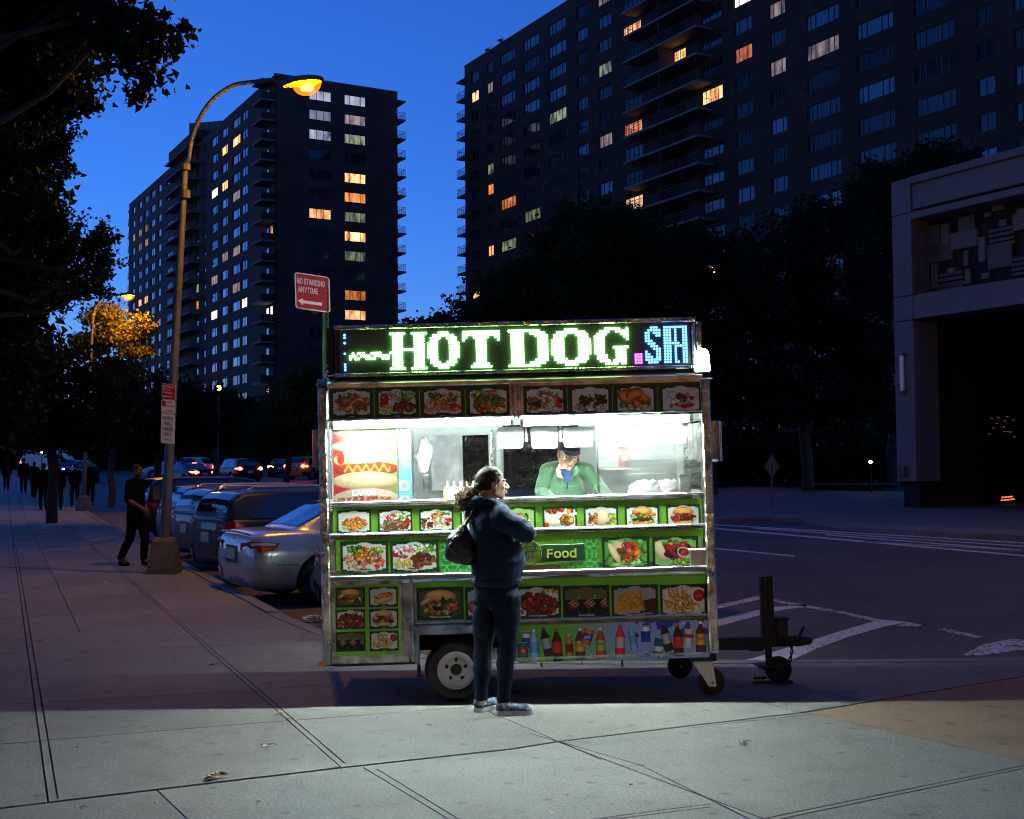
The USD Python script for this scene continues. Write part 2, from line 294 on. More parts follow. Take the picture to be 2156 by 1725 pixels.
def lane(x0, y0, x1, y1, w, label, m='road_paint'):
    e = (x1 - x0) and (y1 - y0) / (x1 - x0); mark('lane_line', [(x0, y0), (x1, y1), (x1, y1 + w), (x0, y0 + w)], m, label, None)
lane(-700, 166, 2400, 441, 9, 'nearest long white lane line crossing the avenue')
lane(-500, 311, 650, 423, 7, 'short thin white lane line ending behind the cart')
lane(-300, 191, 2400, 351, 6, 'white crosswalk line nearest the far kerb')
lane(380, 240, 2400, 375, 6, 'second white crosswalk line from the far kerb')
lane(850, 283, 2140, 384, 6, 'third white crosswalk line from the far kerb')
lane(1100, 326, 2140, 387, 5, 'fourth short white crosswalk line merging with the lane line', 'road_paint_worn')

# ================================================================ BUILDINGS
def proj(p):
    d = np.asarray(p, float) - (0, 0, EYE); k = d @ _f; return np.array([1078 + FPX * (d @ _r) / k, 862.5 - FPX * (d @ _u) / k])
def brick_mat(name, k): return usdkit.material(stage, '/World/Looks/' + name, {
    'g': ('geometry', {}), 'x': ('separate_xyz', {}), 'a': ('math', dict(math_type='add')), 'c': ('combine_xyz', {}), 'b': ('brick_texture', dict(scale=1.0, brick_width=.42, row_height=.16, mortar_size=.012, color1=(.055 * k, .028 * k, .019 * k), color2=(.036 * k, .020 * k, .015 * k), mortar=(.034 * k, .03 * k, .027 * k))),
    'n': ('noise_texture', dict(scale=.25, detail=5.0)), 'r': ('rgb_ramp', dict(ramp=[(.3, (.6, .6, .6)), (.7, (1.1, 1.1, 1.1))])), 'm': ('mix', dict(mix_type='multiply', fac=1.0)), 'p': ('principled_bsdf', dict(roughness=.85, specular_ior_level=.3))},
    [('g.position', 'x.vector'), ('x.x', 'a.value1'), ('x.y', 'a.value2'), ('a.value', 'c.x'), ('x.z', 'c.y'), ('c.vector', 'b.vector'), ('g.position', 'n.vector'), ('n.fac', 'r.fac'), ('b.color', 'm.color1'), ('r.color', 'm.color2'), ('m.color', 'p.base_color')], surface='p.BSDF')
M['brick'] = brick_mat('brick', 1.0); M['brick_front_lit'] = brick_mat('brick_front_lit', 1.9)  # same brick twice; the paler copy has light on the tower front painted in
M['slab_edge'] = mat('slab_edge', (.13, .13, .13), .8, vary=.25, vscale=.6)
M['rail'] = mat('rail', (.03, .032, .036), .5, .4, vary=.3, vscale=3)
M['win_frame'] = mat('win_frame', (.07, .072, .075), .4, .6, vary=.3, vscale=2)
def pane(name, dark, ior=1.7, rough=.04, kmin=.8, kmax=1.3):
    return usdkit.material(stage, '/World/Looks/' + name, {'o': ('object_info', {}), 'g': ('texture_coordinate', {}), 'n': ('noise_texture', dict(scale=.35, detail=2.0)), 'b': ('bump', dict(strength=.25, distance=.03)), 'f': ('fresnel', dict(IOR=ior)), 'fm': ('math', dict(math_type='multiply_add', value2=1.2, value3=.22)), 'h': ('hsv', dict(hue=.5, saturation=1.0, fac=1.0, color=dark)), 'mr': ('map_range', dict(from_min=0, from_max=1, to_min=.2, to_max=1.6)), 'wn': ('white_noise_texture', dict(dimensions='1D')), 'mk': ('map_range', dict(from_min=0, from_max=1, to_min=kmin, to_max=kmax)), 'mm': ('math', dict(math_type='multiply')),
        'd': ('diffuse_bsdf', {}), 's': ('glossy_bsdf', dict(color=(.75, .8, .85), roughness=rough)), 'm': ('mix_closure', {})},
        [('o.random', 'mr.value'), ('mr.result', 'h.value'), ('h.color', 'd.color'), ('g.object', 'n.vector'), ('n.fac', 'b.height'), ('b.normal', 's.normal'), ('f.fac', 'fm.value1'), ('o.random', 'wn.w'), ('wn.value', 'mk.value'), ('fm.value', 'mm.value1'), ('mk.result', 'mm.value2'), ('mm.value', 'm.fac'), ('d.BSDF', 'm.closure1'), ('s.BSDF', 'm.closure2')], surface='m.closure')
M['pane'] = pane('pane', (.03, .034, .04))
M['pane_dim'] = pane('pane_dim', (.012, .014, .018), 1.7, .05, .04, .6)
M['pane_curtain'] = pane('pane_curtain', (.16, .16, .165), 1.5, .1)
def lit(name, c1, c2, s, sc=.9):
    """a lit room seen through the window (the pale blue one glows for mirrored sky): curtains and furniture as a soft uneven pattern"""
    return usdkit.material(stage, '/World/Looks/' + name, {'g': ('geometry', {}), 'o': ('object_info', {}), 'n': ('noise_texture', dict(scale=sc, detail=3.0, roughness=.6)), 'mp': ('mapping', dict(scale=(1.6, 1.6, .55))), 'r': ('rgb_ramp', dict(ramp=[(.28, tuple(k * .08 for k in c2)), (.42, c2), (.62, c1), (.8, tuple(min(1, k * 1.5) for k in c1))])), 'ms': ('map_range', dict(from_min=0, from_max=1, to_min=s * .55, to_max=s * 1.3)), 'e': ('emission', {}), 'sg': ('glossy_bsdf', dict(color=(.5, .5, .5), roughness=.05)), 'm': ('mix_closure', dict(fac=.12))},
        [('g.position', 'mp.vector'), ('mp.vector', 'n.vector'), ('n.fac', 'r.fac'), ('r.color', 'e.color'), ('o.random', 'ms.value'), ('ms.result', 'e.strength'), ('e.emission', 'm.closure1'), ('sg.BSDF', 'm.closure2')], surface='m.closure')
M['lit_warm'] = lit('lit_warm', (1, .62, .3), (.75, .25, .07), 1.7)
M['lit_orange'] = lit('lit_orange', (1, .36, .1), (.6, .12, .02), .85)
M['lit_pale'] = lit('lit_pale', (.75, .55, .48), (.3, .2, .2), .5)
M['lit_white'] = lit('lit_white', (1, .9, .78), (.5, .42, .38), 2.2)
M['lit_cool'] = lit('lit_cool', (.62, .66, .85), (.36, .4, .55), .55, .5)  # pale blue glow standing for sky mirrored in the glass, not a room
M['lit_green'] = lit('lit_green', (.45, .5, .32), (.12, .16, .1), .55)

class Facade:
    def __init__(s, origin, d, n, parent):
        s.o, s.d, s.n, s.parent = np.asarray(origin, float)[:2], np.asarray(d, float), np.asarray(n, float), parent
    def P(s, v):
        v = np.asarray(v, float); return np.stack([s.o[0] + s.d[0] * v[..., 0] + s.n[0] * v[..., 1], s.o[1] + s.d[1] * v[..., 0] + s.n[1] * v[..., 1], v[..., 2]], -1)
    def put(s, m):
        m = m.copy(); m.vertices = s.P(m.vertices)
        if s.d[0] * s.n[1] - s.d[1] * s.n[0] < 0: m.invert()
        return m
    def sz(s, vx, vy, off=0.0):
        """facade coordinates (s, z) of a picture point on the plane d = off"""
        r = ray(vx, vy); o = s.o + s.n * off; A = np.array([[r[0], -s.d[0]], [r[1], -s.d[1]]]); k, q = np.linalg.solve(A, o); return q, EYE + r[2] * k
    def s_of(s, vx): return s.sz(vx, 700)[0]
    def wall(s, s0, s1, z0, z1, cols, floors, wh, name='wall', depth=.4, m='brick'):
        ms, x = [], s0
        for c in sorted(cols):
            ms.append(bx(x, c[0], -depth, 0, z0, z1)); x = c[1]; zz = z0
            for f in sorted(floors): ms.append(bx(c[0], c[1], -depth, -.002, zz, f + wh[0])); zz = f + wh[1]
            ms.append(bx(c[0], c[1], -depth, -.002, zz, z1))
        ms.append(bx(x, s1, -depth, 0, z0, z1)); obj(name, s.put(cat(*ms)), M[m], s.parent)
    def window(s, a, b, z0, z1, div, m):
        fr = [bx(a, b, -.2, -.1, z0, z0 + .07), bx(a, b, -.2, -.1, z1 - .07, z1), bx(a, a + .07, -.2, -.1, z0 + .07, z1 - .07), bx(b - .07, b, -.2, -.1, z0 + .07, z1 - .07)]
        for t in div: x = a + (b - a) * t; fr.append(bx(x - .035, x + .035, -.195, -.105, z0 + .07, z1 - .07))
        w = obj('window', s.put(cat(*fr)), M['win_frame'], s.parent)
        obj('pane', s.put(bx(a + .02, b - .02, -.19, -.16, z0 + .02, z1 - .02)), m, w)
    def balcony(s, a, b, d0, d1, z, rail=True, bars=True, solid=False, label=None):
        e = obj('balcony', s.put(bx(a, b, d0, d1, z - .24, z)), M['slab_edge'], s.parent, label=label)
        if rail:
            r = [bx(a + .05, b - .05, d1 - .09, d1 - .04, z + .98, z + 1.03)] + [bx(q, q + .04, d0 + .05, d1 - .09, z + .98, z + 1.03) for q in (a + .05, b - .09)]
            n = int((b - a) / .3); r += [bx(q - .012, q + .012, d1 - .08, d1 - .055, z, z + .98) for q in np.linspace(a + .07, b - .07, n + 1)]
            n = int((d1 - d0) / .3); r += [bx(a + .06, a + .085, q - .012, q + .012, z, z + .98) for q in np.linspace(d0 + .1, d1 - .12, n + 1)] + [bx(b - .085, b - .06, q - .012, q + .012, z, z + .98) for q in np.linspace(d0 + .1, d1 - .12, n + 1)]
            r += [bx(a + .06, b - .06, d1 - .075, d1 - .06, z + k, z + k + .03) for k in (.3, .65)]
            obj('railing', s.put(cat(*r)), M['rail'], e)
LD = np.array([-.483, .8756]); LN = np.array([-.8756, -.483])      # the long facades recede along LD and face LN
rw = np.random.default_rng(11)
Fs_ = Ff_ = None
def glass_for(f, a, b, z0, z1, lits, p_cur=.25, p_lit=.03):
    c = proj(f.P(np.array([(a + b) / 2, 0, (z0 + z1) / 2])))
    best = min(lits, key=lambda q: abs(q[0] - c[0]) + abs(q[1] - c[1]))
    if abs(best[0] - c[0]) < 15 and abs(best[1] - c[1]) < 20: return M['lit_' + best[2]]
    r = rw.random(); return (M['pane_curtain'] if f is Fs_ or f is Ff_ else M['pane_dim']) if r < p_cur else M['pane' if f is Fs_ else 'pane_dim']

# ---- right tower
rt = thing('apartment_tower', 'long dark brick apartment tower rising behind the trees at right, balconies down its face', 'building')
Y0 = 173.0; c0 = W(982, 900, Y0); F = Facade(c0, -LD, LN, rt)
top = W(982, 141, Y0)[2]; FH = 2.80; nfl = 20
floors = [top - .95 - FH * (k + 1) for k in range(nfl)]
vcols = [(994.8, 1010.6, (.5,)), (1027.9, 1040.9, (.5,)), (1056, 1088, (.2, .4, .75)), (1105.7, 1139.4, (.2, .4, .75)), (1159, 1196.4, (.2, .4, .75)), (1219.5, 1242.5, (.3, .7)), (1265, 1293, (.3, .7)), (1318, 1357, (.25, .5, .75)), (1425, 1452, (.5,)), (1484, 1529, (.2, .4, .75)), (1555, 1593, (.25, .7)), (1630, 1664, (.25, .72)), (1708, 1778, (.12, .27, .67, .84)), (1815, 1894, (.12, .27, .67, .84)), (1938, 2024, (.12, .27, .67, .84)), (2071, 2108, (.45,)), (2150, 2240, (.15, .3, .7)), (2300, 2390, (.15, .3, .7))]
cols = [(F.s_of(a), F.s_of(b), d) for a, b, d in vcols]
litsR = [(1003, 209, 'warm'), (1034, 190, 'pale'), (1282, 147, 'green'), (1282, 304, 'pale'), (1336, 64, 'warm'), (1437, 125, 'warm'), (1339, 282, 'orange'), (1500, 215, 'warm'), (1347, 440, 'warm'), (1575, 125, 'orange'), (1645, 35, 'pale'), (1645, 155, 'pale'), (1580, 370, 'orange'), (1582, 432, 'orange'), (1570, 13, 'white'), (1742, 118, 'pale'), (1980, 97, 'warm'), (2090, 208, 'pale'), (1036, 410, 'orange'), (1078, 440, 'orange'), (1075, 530, 'green'), (1036, 543, 'warm'), (1005, 640, 'warm'), (1123, 467, 'green'), (1270, 5, 'pale'), (1505, 565, 'orange'), (1178, 250, 'green'), (1036, 370, 'green'), (1742, 320, 'green')]
L = F.s_of(2500)
F.wall(0, L, -2, top, cols, floors, (.75, 2.2))
obj('roof', F.put(bx(0, L, -18, -.4, top - .6, top - .3)), M['slab_edge'], rt); obj('side_wall', F.put(bx(0, .4, -18, -.402, -2, top - .02)), M['brick'], rt); obj('backing', F.put(bx(.5, L, -1.6, -1.2, -2, top - .7)), M['dark_gap'], rt)
obj('coping', F.put(bx(-.05, L, -.45, .06, top + .002, top + .14)), M['slab_edge'], rt)
for a, b, dv in cols:
    for f in floors: F.window(a, b, f + .75, f + 2.2, dv, glass_for(F, a, b, f + .75, f + 2.2, litsR, .12))
b0, b1 = F.sz(1313, 400, 2.0)[0], F.sz(1470, 400, 2.0)[0]
for k, f in enumerate([floors[0] + FH] + floors):
    F.balcony(b0, b1, .004, 2.0, f, rail=k > 0); F.balcony(-4.3, -.01, -5.2, -.8, f, rail=k > 0)
for f in floors: obj('divider', F.put(bx((b0 + b1) / 2 - .08, (b0 + b1) / 2 + .08, .004, 1.9, f + .002, f + 2.6)), M['brick'], rt)
for vx, hh in ((1017, .9), (1044, 1.1)):
    q = F.s_of(vx); obj('roof_vent', F.put(cat(cyl((q, -1, top - .3), (q, -1, top + hh), .09), bx(q - .3, q + .3, -1.3, -.7, top + hh, top + hh + .22), cyl((q, -1, top + hh + .1), (q + .7, -1, top + hh + .35), .05))), M['rail'], rt)

# ---- left tower
lt = thing('apartment_tower', 'tall brick apartment tower left of the gap of sky, behind the bright street lamp', 'building')
Y0 = 170.0; c0 = W(578, 900, Y0); top = W(578, 156, Y0)[2]; FH = 2.82
floors = [top - .8 - FH * (k + 1) for k in range(20)]
Fs = Facade(c0, LD, LN, lt); Ff = Facade(c0, np.array([.8756, .483]), np.array([.483, -.8756]), lt)
Fs_ = Fs; Ff_ = Ff
litsF = [(681, 205, 'cool'), (674, 246, 'cool'), (674, 288, 'cool'), (752, 214, 'cool'), (748, 253, 'pale'), (748, 297, 'green'), (748, 378, 'warm'), (748, 419, 'orange'), (748, 500, 'warm'), (748, 460, 'green'), (740, 626, 'orange'), (748, 666, 'warm'), (675, 453, 'warm'), (748, 540, 'green')]  # the upper panes listed first glow for mirrored sky
wf = Ff.s_of(838)
colsF = [(Ff.s_of(651), Ff.s_of(698), (.33, .66)), (Ff.s_of(726), Ff.s_of(771), (.25, .75))]
Ff.wall(0, wf, -2, top, colsF, floors, (.75, 2.2), m='brick_front_lit')
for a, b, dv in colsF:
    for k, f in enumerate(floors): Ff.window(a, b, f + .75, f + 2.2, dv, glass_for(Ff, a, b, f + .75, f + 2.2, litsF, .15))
Ls = Fs.s_of(270)
vs = [(507, 520, (.5,)), (487.5, 504.5, (.35,)), (465, 478.5, (.35,)), (443, 457, (.35,)), (427, 433, ()), (411.5, 418, ()), (349, 362, (.5,)), (331, 338, ()), (316, 325, (.5,)), (302.5, 310.5, (.5,)), (289.5, 297, (.5,)), (277, 283, ())]
colsS = [(Fs.s_of(b), Fs.s_of(a), d) for a, b, d in vs]
litsS = [(496, 290, 'warm'), (472, 312, 'warm'), (450, 405, 'white'), (472, 387, 'warm'), (496, 410, 'pale'), (496, 523, 'pale'), (470, 538, 'pale'), (449, 590, 'pale'), (497, 602, 'pale'), (449, 663, 'white'), (415, 645, 'orange'), (415, 608, 'green'), (294, 500, 'pale'), (305, 640, 'warm'), (514, 626, 'white'), (318, 690, 'warm')]
Fs.wall(0, Ls, -2, top, colsS, floors, (.75, 2.2))
for a, b, dv in colsS:
    for f in floors: Fs.window(a, b, f + .75, f + 2.2, dv, glass_for(Fs, a, b, f + .75, f + 2.2, litsS))
obj('roof', Ff.put(bx(.4, wf - .02, -94, -.4, top - .6, top - .3)), M['slab_edge'], lt); obj('backing', Fs.put(bx(1.6, Ls, -1.6, -1.2, -2, top - .7)), M['dark_gap'], lt); obj('backing', Ff.put(bx(1.7, wf, -1.6, -1.2, -2, top - .7)), M['dark_gap'], lt)
obj('coping', Ff.put(bx(-.05, wf + .05, -.45, .06, top + .002, top + .14)), M['slab_edge'], lt)
m0, m1 = Fs.sz(397, 500, 2)[0], Fs.sz(346, 500, 2)[0]
for k, f in enumerate([floors[0] + FH] + floors):
    Fs.balcony(.02, 4.2, .006, 2.0, f, rail=False); Fs.balcony(m0, m1, .006, 2.0, f, rail=k > 0); Ff.balcony(wf + .01, wf + 1.7, -5.5, -.8, f, rail=k > 0); Fs.balcony(Ls + .01, Ls + 3.8, -6, -.5, f, rail=k > 0)
for k, f in enumerate(floors):
    obj('parapet', Fs.put(cat(bx(.03, 4.18, 1.9, 1.98, f + .002, f + .95), bx(.03, .11, .01, 1.9, f + .002, f + .95))), M['brick'], lt)
    if k in (7, 11, 19): obj('balcony_window', Fs.put(bx(.9, 1.7, .012, .03, f + .3, f + 2.2)), M['lit_warm' if k == 7 else 'lit_white'], lt)
    obj('balcony_window', Fs.put(bx(2.6, 3.5, .012, .03, f + .3, f + 2.1)), M['lit_white' if k in (11, 15) else 'pane'], lt)
obj('lift_house', Fs.put(bx(m0 - .5, m1 + .5, -8, 1.2, top + .16, top + 1.6)), M['brick'], lt)

# ---- a farther tower peeping over the roof of the left one
ft = thing('office_tower', 'pale far tower of gridded panels, peeping over the left apartment tower', 'building')
Fo = Facade(W(397, 900, 330), np.array([.97, -.24]), np.array([-.24, -.97]), ft); w1, zt = Fo.sz(447, 256)
obj('wall', Fo.put(bx(0, w1 + 6, -12, 0, 20, zt)), M['slab_edge'], ft)
for z in np.arange(zt - 30, zt - 1, 3.0): obj('spandrel', Fo.put(bx(.3, w1 + 5.7, .01, .1, z, z + 1.1)), M['win_frame'], ft)
for q in np.linspace(0, w1 + 6, 8): obj('mullion', Fo.put(bx(q - .12, q + .12, .102, .3, zt - 32, zt)), M['slab_edge'], ft)

# ---- stone building at the right edge
M['stone'] = mat('stone', (.115, .125, .135), .75, vary=.22, vscale=1.2, bump=.004, bscale=30)
M['stone_dark'] = mat('stone_dark', (.08, .085, .088), .75, vary=.3, vscale=1.5)
sb = thing('stone_building', 'grey stone building front with a framed relief screen over a dark opening, right edge', 'building')
Fb = Facade(W(1876, 1077, 44), -LD, LN, sb)
def z5(x, y, off=0): return Fb.sz(1811 + .26 * x, 284.6 + .26 * y, off)
p0, p1 = Fb.s_of(1882), Fb.s_of(1923); Lb = p1 + 26
zt = z5(240, 385)[1]; zb = Fb.sz(1900, 1015)[1]
zj = [zb, z5(330, 1510)[1], z5(330, 1310)[1], z5(330, 645)[1], zt]
for a, b in zip(zj[:-1], zj[1:]): obj('pillar_block', Fb.put(rb(p0, p1, -1.2, 0, a + .012, b - .012, .02)), M['stone'], sb)
obj('plinth', Fb.put(bx(p0 + .08, p1 - .08, -1.2, -.25, -.3, zb - .02)), M['dark_gap'], sb)
zA, zB, zC, zD, zE, zF = [z5(395, y)[1] for y in (410, 605, 632, 688, 1300, 1495)]
obj('cornice', Fb.put(rb(p1 + .012, Lb, -1.0, .05, zA + .03, zt, .02)), M['stone'], sb)
obj('frieze_panel', Fb.put(rb(p1 + .012, Lb, -1.0, -.06, zB, zA + .025, .02)), M['stone'], sb)
obj('ledge', Fb.put(rb(p1 + .012, Lb, -1.0, .03, zD, zC, .02)), M['stone'], sb)
obj('lower_beam', Fb.put(rb(p1 + .012, Lb, -1.0, -.01, zF, zE, .02)), M['stone'], sb)
obj('screen_back', Fb.put(bx(p1 + .012, Lb, -1.0, -.9, zE, zD)), M['dark_gap'], sb)
obj('back_wall', Fb.put(bx(p0 + .2, Lb, -9, -8.7, -.3, zt - .1)), M['dark_gap'], sb); obj('end_wall', Fb.put(bx(p0 + .02, p0 + .3, -8.69, -1.21, -.3, zt - .42)), M['dark_gap'], sb); obj('roof', Fb.put(bx(p0, Lb, -9, -1.21, zt - .4, zt - .1)), M['stone_dark'], sb)
rel = [((540, 740), (650, 890)), ((655, 725), (725, 880)), ((785, 670), (925, 795)), ((425, 915), (745, 1005)), ((725, 800), (950, 895)), ((575, 1045), (625, 1230)), ((830, 940), (870, 1060)), ((845, 1085), (890, 1180)), ((960, 830), (1020, 1020)), ((1030, 890), (1230, 1060)), ((715, 1080), (770, 1120)), ((1060, 560), (1160, 600)), ((1230, 640), (1330, 760)), ((1115, 690), (1180, 730)), ((980, 1120), (1040, 1160)), ((1270, 600), (1400, 680)), ((1400, 700), (1600, 800)), ((1380, 860), (1480, 1000)), ((1550, 600), (1700, 690)), ((1500, 850), (1650, 960)), ((1000, 630), (1050, 660))]
for (xa, ya), (xb, yb) in rel:
    sa, za = z5(xa, ya, -.78); sb_, zb_ = z5(xb, yb, -.78); zm = z5(xa, yb, -.78)[1]
    obj('relief_block', Fb.put(rb(sa, sb_, -.89, -.80 + .1 * rw.random(), min(zm, zb_), za, .02)), M['stone' if rw.random() < .6 else 'stone_dark'], sb)
for (xa, ya, xb, n) in ((620, 1130, 830, 4), (1040, 770, 1250, 4), (1225, 1000, 1330, 4), (440, 1250, 900, 2)):
    for k in range(n):
        sa, za = z5(xa, ya + 40 * k, -.78); sb_, _ = z5(xb, ya, -.78); obj('relief_slat', Fb.put(rb(sa, sb_, -.89, -.76, za - .12, za, .02)), M['stone_dark'], sb)
q0, zq = Fb.sz(1897, 749); q1, zq2 = Fb.sz(1904, 824)
wl = obj('wall_light', Fb.put(rb(q0, q1 + .05, .01, .1, zq2, zq, .02)), M['white_paint'], sb); obj('end_cap', Fb.put(cat(bx(q0 - .02, q1 + .07, .005, .12, zq2 - .12, zq2), bx(q0 - .02, q1 + .07, .005, .12, zq, zq + .08))), M['stone_dark'], wl)
q0, zq = Fb.sz(1896, 980); obj('meter_box', Fb.put(rb(q0, q0 + .3, .005, .14, zq - .4, zq, .02)), M['stone_dark'], sb)
M['ember'] = glow('ember', (1, .22, .05), 1.1); M['dim_orange'] = glow('dim_orange', (1, .4, .15), .12)
def on_end(vx, vy):
    r = ray(vx, vy); o = Fb.o + Fb.d * (p0 + .33); k, t = np.linalg.solve(np.array([[r[0], -Fb.n[0]], [r[1], -Fb.n[1]]]), o); return t, EYE + r[2] * k
for k in range(9):
    t, zq = on_end(2112 + 6 * (k % 5) + 2 * (k // 5), 1055 - 6 * (k // 5) - k % 5 * .6); obj('hall_lamp', Fb.put(bx(p0 + .302, p0 + .34, t, t + .07 + .03 * rw.random(), zq, zq + .05)), M['ember'], sb)
for k in range(14):
    t, zq = on_end(2085 + 55 * rw.random(), 872 + 50 * rw.random()); obj('ceiling_slot', Fb.put(bx(p0 + .302, p0 + .32, t, t + .1, zq, zq + .03)), M['dim_orange'], sb)

# ---- block added unseen behind the viewer: cuts sky light, bounces orange
nb = thing('brick_block', 'added unseen brick block behind the viewer, cutting sky light and bouncing orange', 'building')
M['tan_brick'] = mat('tan_brick', (.34, .19, .11), .85, vary=.35, vscale=3)  # tan picked so the added lamps bounce orange onto the cart posts
Fn = Facade((60, -13), np.array([-1.0, 0]), np.array([0, 1.0]), nb); Fn.wall(0, 130, 0, 34, [(3 + 5.2 * k, 5.4 + 5.2 * k) for k in range(24)], [1.2 + 3.1 * k for k in range(10)], (.8, 2.4), m='tan_brick'); obj('backing', Fn.put(bx(0, 130, -6, -1.4, 0, 33.8)), M['dark_gap'], nb)

# ================================================================ TREES
def leaf_mat(name, a, b, t=.25):
    return usdkit.material(stage, '/World/Looks/' + name, {'g': ('geometry', {}), 'r': ('rgb_ramp', dict(ramp=[(0, a), (1, b)])), 'p': ('principled_bsdf', dict(roughness=.7, specular_ior_level=.08)), 't': ('translucent_bsdf', {}), 'm': ('mix_closure', dict(fac=t))},
        [('g.random_per_island', 'r.fac'), ('r.color', 'p.base_color'), ('r.color', 't.color'), ('p.BSDF', 'm.closure1'), ('t.BSDF', 'm.closure2')], surface='m.closure')
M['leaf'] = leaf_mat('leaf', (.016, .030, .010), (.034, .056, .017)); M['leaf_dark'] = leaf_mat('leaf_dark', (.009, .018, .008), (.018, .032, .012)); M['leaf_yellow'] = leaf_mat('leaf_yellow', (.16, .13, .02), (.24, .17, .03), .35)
M['bark'] = mat('bark', (.045, .036, .028), .9, vary=.5, vscale=9, bump=.02, bscale=14)
def leaves(P, size, rng, fan=False, droop=.3):
    """one small folded leaf at each point of P"""
    n = len(P); a = rng.normal(size=(n, 3)); a[:, 2] -= droop; a /= np.linalg.norm(a, axis=1, keepdims=True)
    b = np.cross(a, rng.normal(size=(n, 3))); b /= np.linalg.norm(b, axis=1, keepdims=True) + 1e-9; c = np.cross(a, b)
    s = size * rng.uniform(.6, 1.25, (n, 1)); w = (.62 if fan else .36) * s
    tip = P + a * s; l = P + a * s * (.75 if fan else .5) + b * w + c * s * .12; r = P + a * s * (.75 if fan else .5) - b * w + c * s * .12
    v = np.stack([P, l, tip, r], 1).reshape(-1, 3); k = np.arange(n) * 4
    return trimesh.Trimesh(v, np.vstack([np.stack([k, k + 1, k + 2], 1), np.stack([k, k + 2, k + 3], 1)]), process=False)
def limb(p0, p1, r0, r1, rng, wob=.08, n=6, sides=7):
    p0, p1 = np.asarray(p0, float), np.asarray(p1, float); t = np.linspace(0, 1, n)[:, None]; L = np.linalg.norm(p1 - p0)
    p = p0 + (p1 - p0) * t + rng.normal(size=(n, 3)) * wob * L * .25 * np.sin(t * pi); return tube(p, np.linspace(r0, r1, n), sides), p
def tree(label, base, h, crowns, n, size, seed, leaf='leaf_dark', trunk_r=.18, cats='tree', group=None, clump=.5, name='street_tree'):
    """crowns: world ellipsoids (centre, radii); leaves gather in clumps on twigs inside them"""
    rng = np.random.default_rng(seed); t = thing(name, label, cats, group, base); base = np.asarray(base, float)
    br, pts = [], []
    vol = np.array([np.prod(r) for _, r in crowns]) ** .8; vol = vol / vol.sum()
    top = base + np.array([0, 0, h * .55]); m, tp = limb(base, top, trunk_r, trunk_r * .6, rng, .05, 8, 9); br.append(m)
    for (c, r), q in zip(crowns, vol):
        c, r = np.asarray(c, float), np.asarray(r, float); st = tp[min(7, 3 + int(rng.integers(0, 5)))]
        m, lp = limb(st, c, trunk_r * .45, trunk_r * .15, rng, .15, 6, 6); br.append(m)
        nc = max(8, int(n * q / 45)); d = rng.normal(size=(nc, 3)); d /= np.linalg.norm(d, axis=1, keepdims=True); cc = c + d * r * rng.uniform(.35, 1.0, (nc, 1)) ** .6 * (.75 + .5 * meshkit.noise(d * 2.2 + seed, seed))[:, None]
        for k in range(0, nc, 5): br.append(limb(lp[int(rng.integers(2, 6))], cc[k], trunk_r * .1, trunk_r * .03, rng, .15, 4, 4)[0])
        w = rng.uniform(.35, 1.0, nc); k = rng.choice(nc, int(n * q), p=w / w.sum())
        pts.append(cc[k] + rng.normal(size=(len(k), 3)) * clump * np.array([1, 1, .55]) * rng.uniform(.4, 1, nc)[k][:, None])
    obj('trunk', T(cat(*br), -base), M['bark'], t, smooth=40)
    obj('crown', T(leaves(np.vstack(pts), size, rng), -base), M[leaf], t, kind='stuff'); return t
def ell(vx, vy, rx, ry, Y, depth=None):
    k = Y / FPX; return (W(vx, vy, Y), (rx * k, depth or rx * k * .9, ry * k))
def foot(vx, Y, z=None):
    p = W(vx, 980, Y); return (p[0], Y, (float(rise(Y)) if z is None else z))

# big ginkgo close by at the left: leafy shoots hang in front of the sky
rng = np.random.default_rng(3); Yg = 15.0; gb = np.array([-8.4, 13.6, 0.0])
gk = thing('ginkgo_tree', 'large dark ginkgo filling the left edge, leafy shoots hanging across the sky', 'tree', None, gb)
br = [limb(gb, gb + (.2, .1, 5.2), .27, .2, rng, .05, 8, 12)[0], limb(gb + (.2, .1, 5.2), gb + (.3, .2, 11), .2, .08, rng, .05, 8, 10)[0]]
shoots = [((-40, -60), (130, 10), (250, 30), (330, 60), (400, 62)), ((150, 5), (240, 20), (300, 70), (362, 108)), ((200, 30), (270, 80), (312, 150), (292, 205)), ((60, 60), (150, 90), (190, 150), (185, 240)), ((-30, 20), (90, 60), (200, 70), (245, 95)), ((120, 90), (130, 160), (120, 225), (100, 265)), ((-60, 130), (40, 190), (110, 215), (160, 200)), ((240, 50), (255, 60), (270, 95), (275, 125)), ((-60, 60), (40, 110), (120, 140), (170, 130)),
          ((-60, 240), (20, 290), (70, 320), (95, 300)), ((-60, 330), (60, 330), (120, 310), (152, 278)), ((-40, 400), (60, 390), (115, 372), (160, 347)), ((-40, 430), (40, 420), (90, 415), (120, 418)), ((-40, 470), (60, 470), (110, 470), (122, 462)), ((-20, 360), (60, 355), (110, 335), (150, 318)),
          ((20, 620), (110, 570), (180, 520), (228, 466)), ((60, 600), (120, 560), (145, 530), (148, 490)), ((60, 640), (140, 590), (200, 560), (235, 543)), ((100, 640), (170, 600), (210, 580), (232, 568)), ((40, 590), (100, 540), (135, 520), (165, 480)), ((20, 540), (80, 500), (110, 490), (132, 482)), ((150, 580), (185, 545), (200, 520), (222, 500)), ((90, 660), (160, 625), (195, 606), (214, 612)), ((0, 100), (80, 30), (160, -20), (230, -30)), ((-60, -40), (60, 0), (100, 50), (110, 120)), ((0, -20), (160, 0), (215, 45), (225, 90))]
pts, fine = [], []
